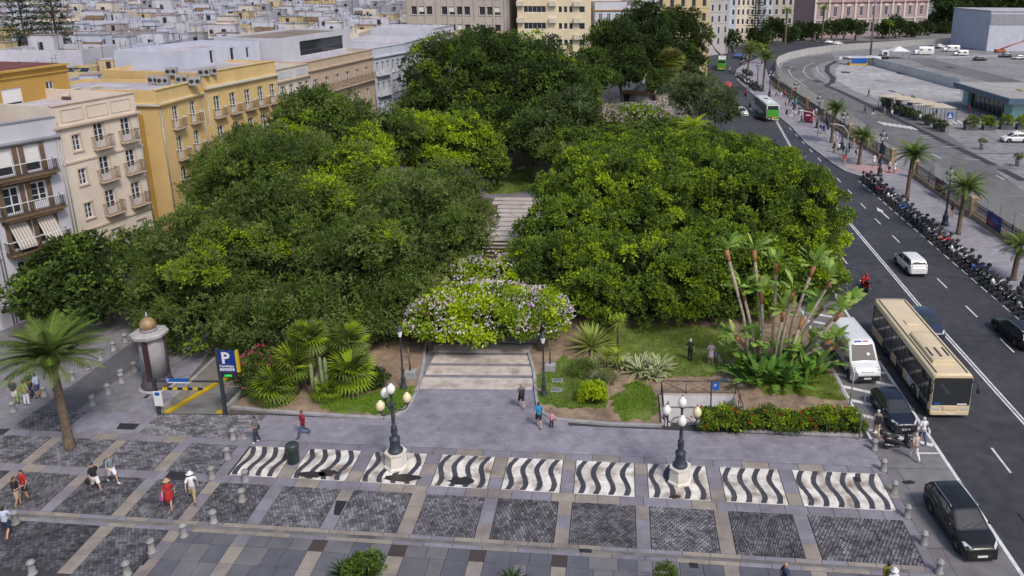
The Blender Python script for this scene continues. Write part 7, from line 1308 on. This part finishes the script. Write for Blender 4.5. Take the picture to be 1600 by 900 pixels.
p = (x0-.15+.3, y0-.3, .02); t = thing('handrail_post', 'short slim handrail post at the left of the stair entrance', 'post', p); b = MB(); b.tube([(0, 0, 0), (0, 0, 1.5), (0, .3, 1.6)], .03, 6); b.build('post', M_rail, t)
# road signs seen from behind
for (x, y, yt, disc), lb in zip(((1327, 635, 584, 1), (1342, 686, 618, 0)), ('back of a round road sign on a leaning pole by the hatched bay', 'back of a narrow road sign beside the hibiscus hedge')):
    p = P(x, y, .1); h = hgt(p, yt); t = thing('road_sign', lb, 'road sign', p); b = MB(); b.tube([(0, 0, 0), (.12, 0, h)], .04, 7); b.build('pole', M_metal, t); b = MB()
    if disc: b.lathe([(.32, 0), (.32, .02)], 18); o = b.build('disc', M_metal, t, (.12, .03, h-.3)); o.rotation_euler = (math.pi/2, 0, .3)
    else: b.box((.14, .02, h-.45), (.22, .03, 1.0), 0, 1.2); b.build('plate', M_metal, t)
# advert stand, crossing sign, traffic arms, access covers
p = P(1262, 192, SW); t = thing('advert_stand', 'dark red advert stand among the pavement crowd', 'advert', p, -.25); b = MB(); b.box((0, 0, 1.5), (1.7, .3, 2.3)); b.build('panel', mat('advert_red', (.12, .008, .03), .4, 0, .15, 2), t); b = MB(); b.box((0, 0, .2), (1.1, .25, .4)); b.build('foot', M_black, t); b = MB(); b.box((0, -.16, 1.5), (.9, .01, .3)); b.build('print_strip', mat('print_pink', (.5, .3, .35), .6, 0, .4, 8), t)
p = P(1481, 208); t = thing('crossing_sign', 'blue square pedestrian crossing sign on a thin pole', 'road sign', p); b = MB(); b.tube([(0, 0, 0), (0, 0, 2.9)], .05, 6); b.build('pole', M_metal, t); b = MB(); b.box((0, -.03, 3.2), (1.1, .06, 1.1)); o = b.build('plate', M_sblue, t); b = MB(); b.add([(-.4, -.07, 2.85), (.4, -.07, 2.85), (0, -.07, 3.6)], [(0, 1, 2)]); q = b.build('white_triangle', M_plate_n, o); b = MB(); b.tube([(0, -.08, 2.95), (0, -.08, 3.3)], .05, 5); b.build('walking_figure', M_black, o)
def arm_lamp(label, foot, h, reach, z=SW):
    p = P(*foot, z); t = thing('signal_arm', label, 'traffic light', p); b = MB(); b.tube([(0, 0, 0), (0, 0, h*.75), (-.25*reach, 0, h*.94), (-reach*.6, 0, h), (-reach, 0, h)], [.1, .09, .08, .07, .06], 8); b.build('pole', mat('pole_pale', (.45, .43, .42), .5, .2), t); b = MB(); b.box((-reach, 0, h-.35), (.3, .3, .85)); b.build('signal_head', M_black, t)
arm_lamp('pale curved traffic signal arm near the shorter palm', (1322, 246), 5.2, 3.2); arm_lamp('grey traffic signal arm reaching over the lanes near the green coach', (1277, 222), 5.4, 5.5); arm_lamp('curved traffic signal arm at the far bend', (1140, 84), 6.5, -4, 0)
# grotto and statue at the end of the garden
p = P(975, 166); t = thing('stone_grotto', 'pale stone grotto with a dark mouth among the garden trees', 'grotto', (p.x, p.y, 0)); M_rock = mat('grotto_rock', (.32, .3, .29), .95, 0, .3, .9, .8)
for x, y, s in ((-7, -1, (4, 3, 3.2)), (-3, 1, (3, 2.6, 2.2)), (4, 1, (3.4, 2.6, 3.4)), (8, 0, (2.2, 2, 2.6))):
    b = MB(); b.ell((x, y, s[2]*.3), s, 10, 7); b.v = [(v[0]+RNG.normal(0, .16), v[1]+RNG.normal(0, .16), v[2]+RNG.normal(0, .16)) for v in b.v]; b.build('rock', M_rock, t)
b = MB(); b.box((3, -.8, 3.2), (8, 2.4, .5)); b.build('lintel', mat('grotto_thatch', (.16, .09, .05), .95, 0, .3, 3), t); b = MB(); b.box((2.5, .6, 1.5), (6, .2, 3)); b.build('mouth', M_dark, t)
b = MB(); b.bev((-1.5, -3, .5), (5, 3, .1), .03); b.build('stone_floor', W_ivory, t)
p = P(964, 134); t = thing('statue', 'small pale statue on a pedestal at the back of the gardens', 'statue', (p.x, p.y, 0)); b = MB(); b.box((0, 0, .7), (1.1, 1.1, 1.4)); b.build('pedestal', W_stone, t); b = MB(); b.lathe([(.35, 1.4), (.3, 1.9), (.24, 2.2), (.36, 2.6), (.3, 2.8), (.1, 2.9), (.14, 3.0), (.15, 3.15), (.06, 3.28)], 12); b.build('figure', mat('statue_pale', (.55, .53, .52), .7), t)
# rubble block planters beside the path
for x, y, lb in ((642, 590, 'small concrete footing block beside the left park lamp'), (860, 579, 'small concrete footing block beside the right park lamp')): p = P(x, y, .13); b = MB(); b.bev((0, 0, .28), (.75, .5, .56), .05); b.tube([(0, 0, .5), (-.05, 0, 2.3)], .06, 6, 1); tag(b.build('footing_block', [M_cpot, M_bark], None, p), lb, 'block')
for i, (x, y, lb) in enumerate(((871, 595, 'grey access hatch in the lawn nearer the flower pergola'), (869, 610, 'grey access hatch in the lawn nearer the kerb'), (1131, 594, 'grey access hatch behind the stair entrance'))): p = P(x, y, .15); b = MB(); b.bev((0, 0, .03), (.75, .5, .06), .01); b.box((0, 0, .064), (.6, .36, .012), 1); tag(b.build('access_hatch', [M_cpot, M_metal], None, p), lb, 'hatch')
p = P(548, 610, .13); b = MB(); b.ell((0, 0, .1), (.5, .35, .3), 9, 6); b.v = [(v[0]+RNG.normal(0, .04), v[1]+RNG.normal(0, .04), v[2]+RNG.normal(0, .04)) for v in b.v]; tag(b.build('boulder', M_rock, None, p), 'grey boulder below the bushy fan palm', 'boulder')
# ================================================================ PEOPLE
def skin_tone(n, c): return mat('skin_'+n, c, .6, 0, .05, 8)
SK = skin_tone('a', (.42, .24, .16)); SKIN2 = skin_tone('b', (.3, .17, .11)); HA = mat('hair_dark', (.025, .018, .014), .7, 0, .15, 12); HG = mat('hair_grey', (.45, .44, .43), .7, 0, .15, 12); HBL = mat('hair_blond', (.3, .2, .09), .7, 0, .15, 12); TOP0 = mat('cloth_top', (.5, .5, .5), .9); BOT0 = mat('cloth_bottom', (.1, .1, .15), .9); SHO = mat('shoe', (.05, .05, .055), .7); SHW = mat('shoe_white', (.6, .6, .6), .7)
def cloth(c): return mat('cloth_%.3f_%.3f_%.3f' % c, c, .9, 0, .1, 14)
def classify(c, pose):
    x, y, z = c; q = POSES[pose]
    def near(a, b): a, b = np.array(a), np.array(b); t = np.clip(np.dot(np.array(c)-a, b-a)/np.dot(b-a, b-a), 0, 1); return np.linalg.norm(np.array(c)-a-(b-a)*t), t
    S = []
    for s, f, k, el, ha in ((1, q['lf'], q['lk'], q['le'], q['lh']), (-1, q['rf'], q['rk'], q['re'], q['rh'])):
        S += [('uarm', *near((0, s*.17, 1.42), el)), ('farm', *near(el, (ha[0]*1.1, ha[1], ha[2]-.08))), ('thigh', *near((0, s*.09, .86), (*k, .5))), ('shin', *near((*k, .5), (f[0]-.03, f[1], .12))), ('foot', *near((f[0]-.04, f[1], .06), (f[0]+.15, f[1], .04)))]
    S += [('torso', max(0, near((0, 0, 1.0), (0, 0, 1.42))[0]-.1), 0), ('pelvis', max(0, near((0, -.05, .93), (0, .05, .93))[0]-.09), 0), ('head', max(0, near((0, 0, 1.58), (0, 0, 1.7))[0]-.05), 0), ('neck', near((0, 0, 1.48), (0, 0, 1.54))[0], 0)]
    return min(S, key=lambda a: a[1])
def make_person(pose, style):
    vs, fs, nr = BODY[pose]; cl = [classify(np.mean([vs[i] for i in f], 0), pose) for f in fs]; cen = [np.mean([vs[i] for i in f], 0) for f in fs]
    t = put('person', None); b = MB(); b.add(vs, fs, 0, True)
    q = POSES[pose]
    for s, el, ha in ((1, q['le'], q['lh']), (-1, q['re'], q['rh'])):           # fingers and thumb
        d = (Vector(ha)-Vector(el)).normalized(); o = Vector(ha)+d*.07; sd = Vector((1, 0, 0)) if abs(d.x) < .7 else Vector((0, 0, 1)); sd = (sd-d*sd.dot(d)).normalized(); pn = d.cross(sd)*s
        for i, l in enumerate((.065, .075, .07, .055)): a = o+sd*(.027-.018*i); b.tube([a, a+d*l*.55, a+d*l-pn*.02], [.009, .008, .006], 5)
        b.tube([Vector(ha)+d*.02+sd*.025, Vector(ha)+d*.05+sd*.05, Vector(ha)+d*.09+sd*.055], [.011, .01, .007], 5)
    b.ell((.098, 0, 1.635), (.018, .013, .02), 6, 4)
    for s in (-1, 1): b.ell((.0, s*.088, 1.64), (.018, .012, .028), 6, 4); b.ell((.086, s*.032, 1.66), (.01, .013, .009), 6, 4, 1)
    b.ell((.088, 0, 1.595), (.008, .022, .006), 6, 4, 2)
    b.build('body', [SK, HA, mat('lips', (.35, .12, .1), .6)], t)
    def shell(name, sel, m, off):
        idx = {}; V2, F2 = [], []
        for f, ok in zip(fs, sel):
            if not ok: continue
            g = []
            for i in f:
                if i not in idx: idx[i] = len(V2); V2.append(tuple(vs[i][k]+nr[i][k]*off for k in range(3)))
                g.append(idx[i])
            F2.append(tuple(g))
        mm = MB(); mm.add(V2, F2, 0, True); return mm.build(name, m, t)
    shell('shirt', [c[0] in ('torso', 'pelvis') or (c[0] == 'uarm' and c[2] < .62) or (c[0] == 'neck' and p[2] < 1.49) for c, p in zip(cl, cen)], TOP0, .022)
    if style == 'shorts': shell('shorts', [c[0] == 'pelvis' or (c[0] == 'thigh' and c[2] < .8) for c in cl], BOT0, .03)
    elif style == 'trousers': shell('trousers', [c[0] in ('pelvis', 'thigh', 'shin') for c in cl], BOT0, .022)
    else: b = MB(); b.lathe([(.15, 1.12), (.17, .98), (.21, .8), (.25, .56), (.245, .56), (.14, 1.1)], 16); b.build('skirt', TOP0, t)
    shell('shoes', [c[0] == 'foot' for c in cl], SHO, .012)
    shell('hair', [c[0] == 'head' and (p[2] > 1.695 or (p[0] < .03 and p[2] > 1.58 and p[2] > 1.6+p[0]*1.2)) for c, p in zip(cl, cen)], HA, .02)
    return t
PROTO = {}
def person(label, loc, rz, pose='walk', style='trousers', top=(.5, .5, .5), bot=(.05, .06, .1), hair=HA, shoe=SHO, scale=1., bag=None, hat=None, group=None, skin=SK):
    k = (pose, style)
    if k not in PROTO: PROTO[k] = make_person(*k)
    sw = {'cloth_top': cloth(top), 'cloth_bottom': cloth(bot), 'hair_dark': hair, 'shoe': shoe, 'skin_a': skin}; o = dup(PROTO[k], loc, rz, swap=sw, scale=scale); tag(o, label, 'person', group)
    if bag == 'backpack': b = MB(); b.bev((-.21, 0, 1.22), (.18, .3, .42), .05); b.build('backpack', cloth((.02, .022, .03)), o)
    elif bag: b = MB(); b.bev((.02, -.34, .82), (.3, .12, .26), .03); b.tube([(-.08, -.33, .94), (0, -.3, 1.1), (.1, -.33, .94)], .012, 5); b.build('bag', cloth(bag), o)
    if hat: b = MB(); b.lathe([(.19, 1.68), (.19, 1.7), (.1, 1.71), (.095, 1.8), (.05, 1.83)], 14); b.build('hat', cloth(hat), o)
    return o
UPV, DOWN, LEFT, RIGHT = math.pi/2, -math.pi/2, math.pi, 0.
blk, wht, nav, grey, khaki, denim, pinkc, redc = (.015, .015, .017), (.65, .65, .66), (.02, .03, .07), (.12, .12, .13), (.33, .25, .13), (.05, .08, .16), (.6, .25, .35), (.35, .02, .025)
for lb, q, rz, kw in [
 ('person in grey shirt and dark jeans looking at a phone near the first mosaic', (402, 691), LEFT+.2, dict(pose='hold', top=grey, bot=(.03, .035, .05), shoe=SHW, bag=blk)),
 ('person in maroon shirt and blue jeans striding along the bed kerb', (475, 682), LEFT+.6, dict(top=(.22, .015, .035), bot=denim)),
 ('person with dark backpack and black shorts walking up the striped path', (815, 638), UPV+.4, dict(style='shorts', top=grey, bot=blk, bag='backpack', hair=HBL)),
 ('person in bright blue shirt and black shorts leading a small child', (842, 668), UPV+.3, dict(style='shorts', top=(.02, .2, .38), bot=blk)),
 ('small child in pink carrying a pink backpack', (862, 668), UPV, dict(style='trousers', top=pinkc, bot=blk, hair=HBL, scale=.62, pose='stand')),
 ('person dressed all in black standing on the lawn', (1078, 564), UPV-.3, dict(pose='stand', top=blk, bot=blk, hair=HG)),
 ('person in pale pink dress with blue bag standing on the lawn', (1110, 569), UPV+.2, dict(pose='stand', style='dress', top=(.5, .38, .42), hair=HBL, bag=(.1, .2, .4), shoe=SHW)),
 ('person with black backpack, grey shirt and white shorts crossing the cobbles', (177, 754), RIGHT-.5, dict(style='shorts', top=(.16, .19, .22), bot=wht, bag='backpack', hair=HBL, shoe=SHW)),
 ('person in black shirt and white shorts carrying a black shoulder bag', (151, 768), RIGHT-.5, dict(style='shorts', top=blk, bot=wht, bag=blk)),
 ('person in long red dress and straw hat carrying a bright bag', (267, 795), DOWN+.4, dict(style='dress', top=redc, hat=(.4, .28, .15), bag=(.3, .05, .3))),
 ('person in white shirt and khaki trousers with a white cap and strapped bag', (303, 783), DOWN+.4, dict(top=wht, bot=khaki, hat=wht, bag='backpack')),
 ('person in black vest and beige shorts beside the person in red jacket', (30, 791), RIGHT+.6, dict(style='shorts', pose='hold', top=blk, bot=(.4, .3, .22))),
 ('person in red jacket over white shirt standing in the square', (42, 779), DOWN-.5, dict(style='shorts', pose='stand', top=redc, bot=blk)),
 ('person in light blue shirt and dark shorts walking beside a bollard', (14, 839), UPV+.3, dict(style='shorts', top=(.4, .46, .58), bot=nav)),
 ('person in dark green top and white shorts in the group behind the palm', (26, 631), UPV, dict(style='shorts', pose='stand', top=(.04, .06, .04), bot=wht, hair=HBL)),
 ('person in tan jacket and white trousers in the group behind the palm', (43, 632), UPV, dict(pose='stand', top=(.32, .24, .17), bot=wht, shoe=SHW)),
 ('person in navy shirt in the group behind the palm', (50, 619), DOWN, dict(pose='hold', top=nav, bot=nav)),
 ('person in pale blue shirt and denim shorts in the group behind the palm', (61, 621), LEFT, dict(style='shorts', pose='stand', top=(.35, .42, .55), bot=denim)),
 ('person with brown backpack and beige trousers walking past the dark blue hatchback', (1369, 680), UPV-.2, dict(top=(.2, .15, .12), bot=(.45, .32, .2), bag='backpack', hair=HG)),
 ('person in white shirt and jeans carrying a white plastic bag by the scooter', (1440, 692), UPV, dict(top=wht, bot=denim, hair=HG, bag=wht)),
 ('white-haired person in floral top and white trousers walking with a stick', (1428, 718), UPV+.2, dict(top=(.45, .36, .31), bot=wht, hair=HG, shoe=SHW)),
 ('bald person in navy shirt crossing the lower terrace', (1224, 930), RIGHT, dict(top=nav, bot=(.4, .2, .1), hair=SK)),
 ('dark-haired person in yellow and black top on the lower terrace', (1384, 928), UPV, dict(top=(.2, .18, .03), bot=blk)),
 ('person in white cap beside the dark-haired one on the lower terrace', (1392, 940), UPV, dict(top=wht, bot=nav, hat=wht)),
 ('person in black leaning on the railing beside the blue banner', (1487, 338), UPV, dict(pose='stand', top=blk, bot=(.4, .25, .15))),
 ('person in orange overalls outside the terminal doors', (1514, 176), LEFT, dict(pose='stand', top=(.6, .1, .02), bot=(.6, .1, .02))),
 ('person in black crossing the terminal forecourt past the planters', (1550, 196), LEFT, dict(top=blk, bot=blk)),
 ('lone person in dark clothes walking over the pale port yard', (1357, 151), LEFT, dict(top=nav, bot=blk))]:
    onp = q[0] > 1450 and q[1] < 400 and q[0] < 1500; z = .14 if (q[0] in (1078, 1110)) else (SW if onp and q[1] > 300 else .035)
    person(lb, P(*q, z), rz, **kw)
CR = [(1213, 151, 'pinkish'), (1220, 155, 'white'), (1226, 152, 'red'), (1233, 164, 'dark'), (1238, 167, 'light blue'), (1243, 166, 'teal'), (1236, 184, 'white'), (1242, 186, 'white'), (1248, 180, 'dark'), (1252, 193, 'black'), (1268, 197, 'red'), (1270, 184, 'white'), (1275, 182, 'white'), (1283, 207, 'lavender'), (1287, 209, 'blue'), (1292, 196, 'blue'), (1307, 221, 'white'), (1317, 242, 'navy'), (1322, 244, 'teal'), (1326, 238, 'navy'), (1333, 232, 'pinkish'), (1338, 249, 'pale grey'), (1318, 259, 'red'), (1365, 259, 'white'), (1373, 259, 'purple'), (1389, 270, 'white'), (1397, 271, 'white'), (1303, 238, 'dark'), (1310, 240, 'white'), (1228, 170, 'pinkish')]
PC = {'pinkish': (.5, .28, .26), 'white': wht, 'red': (.5, .02, .02), 'dark': (.03, .03, .035), 'light blue': (.35, .45, .6), 'teal': (.03, .25, .3), 'black': blk, 'lavender': (.42, .4, .55), 'blue': (.02, .06, .3), 'navy': nav, 'pale grey': (.4, .4, .42), 'purple': (.2, .02, .15)}
bots = [nav, wht, khaki, denim, blk]; styles = ['trousers', 'shorts', 'dress']; seen = set()
for i, (x, y, c) in enumerate(CR):
    st = styles[i % 3] if c not in ('dark', 'black', 'navy') else 'trousers'; key = (c, st, i % 5); where = 'near the coach' if x < 1256 else ('by the red advert stand' if x < 1296 else ('between the palms' if x < 1345 else 'by the gate'))
    bt = ['navy', 'white', 'khaki', 'denim', 'black'][i % 5]; lb = f'person in {c} dress on the crowded pavement {where}' if st == 'dress' else f'person in {c} top and {bt} {st} on the crowded pavement {where}'
    person(lb, P(x, y, SW), RNG.uniform(0, 6.28), random.choice(['walk', 'stand', 'hold']), st, PC[c], bots[i % 5], random.choice([HA, HA, HBL, HG]), bag=random.choice([None, None, 'backpack', blk]), group='people on the crowded pavement')
for i, (x, y, c) in enumerate(((1351, 177, 'dark'), (1364, 181, 'black'), (1381, 181, 'pinkish'), (1393, 184, 'white'), (1437, 191, 'white'), (1458, 183, 'light blue'), (1480, 188, 'black'), (1462, 183, 'blue'))): person(f'person in {c} top walking by the {"port crossing" if x < 1420 else "shade sails"}' + (' beside another' if i == 7 else ''), P(x, y, .03), RNG.uniform(0, 6), 'walk', 'trousers', PC[c], bots[i % 5])
for (x, y), lb, z in (((1120, 67), 'distant person in dark clothes at the bend crossing', 0), ((1124, 68), 'distant person in pale clothes at the bend crossing', 0)): person(lb, P(x, y+18, z), 1., 'stand', 'trousers', blk if 'dark' in lb else wht, blk)
# riders
for (x, y), pr, top, lb in (((1172, 168), 3, (.1, .1, .14), 'rider in grey on a black motorbike passing the white SUV'), ((1165, 150), 3, (.4, .03, .03), 'rider in red jacket on a motorbike behind the red car'), ((1140, 112), 2, (.3, .3, .32), 'rider on a white scooter beside the far green bus'), ((1351, 452), 4, (.4, .02, .02), 'rider in red on a red scooter below the dome tree')):
    p = P(x, y); bk = place_bike(pr, (p.x, p.y, 0), N2, 'ridden motorbikes on the avenue', 'motorbike under the '+lb.split(' on ')[0]+' riding away'); bk.rotation_euler = (0, 0, N2)
    r = person(lb, (p.x, p.y-.25, -.12), N2, 'hold', 'trousers', top, blk, scale=.95); b = MB(); b.ell((.0, 0, 1.68), (.15, .14, .15), 10, 7); b.build('helmet', M_black if top[0] < .3 else PR, r)
for t in PROTO.values():
    for c in list(t.children): bpy.data.objects.remove(c)
    bpy.data.objects.remove(t)
# dog
c = P(1124, 569, .14); t = thing('dog', 'small brown and white dog beside the person in pale pink dress', 'dog', c, UPV+.2); b = MB(); rings = []
for x, r, z in ((-.3, .05, .36), (-.24, .1, .36), (-.05, .105, .33), (.12, .13, .33), (.22, .11, .38), (.29, .075, .46), (.33, .085, .53), (.4, .08, .54), (.47, .045, .51), (.53, .035, .5), (.55, .012, .5)): rings.append([(x, r*.85*math.cos(a*math.pi/4), z+r*math.sin(a*math.pi/4)) for a in range(8)])
b.loft(rings)
for x, s in ((.17, 1), (.17, -1)): b.tube([(x, s*.07, .32), (x+.01, s*.075, .17), (x-.005, s*.075, .08), (x+.02, s*.075, 0)], [.05, .032, .026, .03], 7)
for x, s in ((-.2, 1), (-.2, -1)): b.tube([(x, s*.07, .36), (x+.05, s*.08, .24), (x-.05, s*.08, .12), (x-.03, s*.08, 0)], [.07, .045, .025, .03], 7)
b.tube([(-.28, 0, .42), (-.38, 0, .5), (-.4, 0, .6)], [.03, .022, .012], 6)
for s in (-1, 1): b.add([(.33, s*.04, .6), (.36, s*.075, .57), (.34, s*.1, .5), (.38, s*.05, .58)], [(0, 1, 2), (0, 2, 3)])
b.build('body', mat('dog_coat', (.3, .2, .14), .9, 0, .5, 6, dirt=.8, dirtcol=(.6, .57, .52)), t)
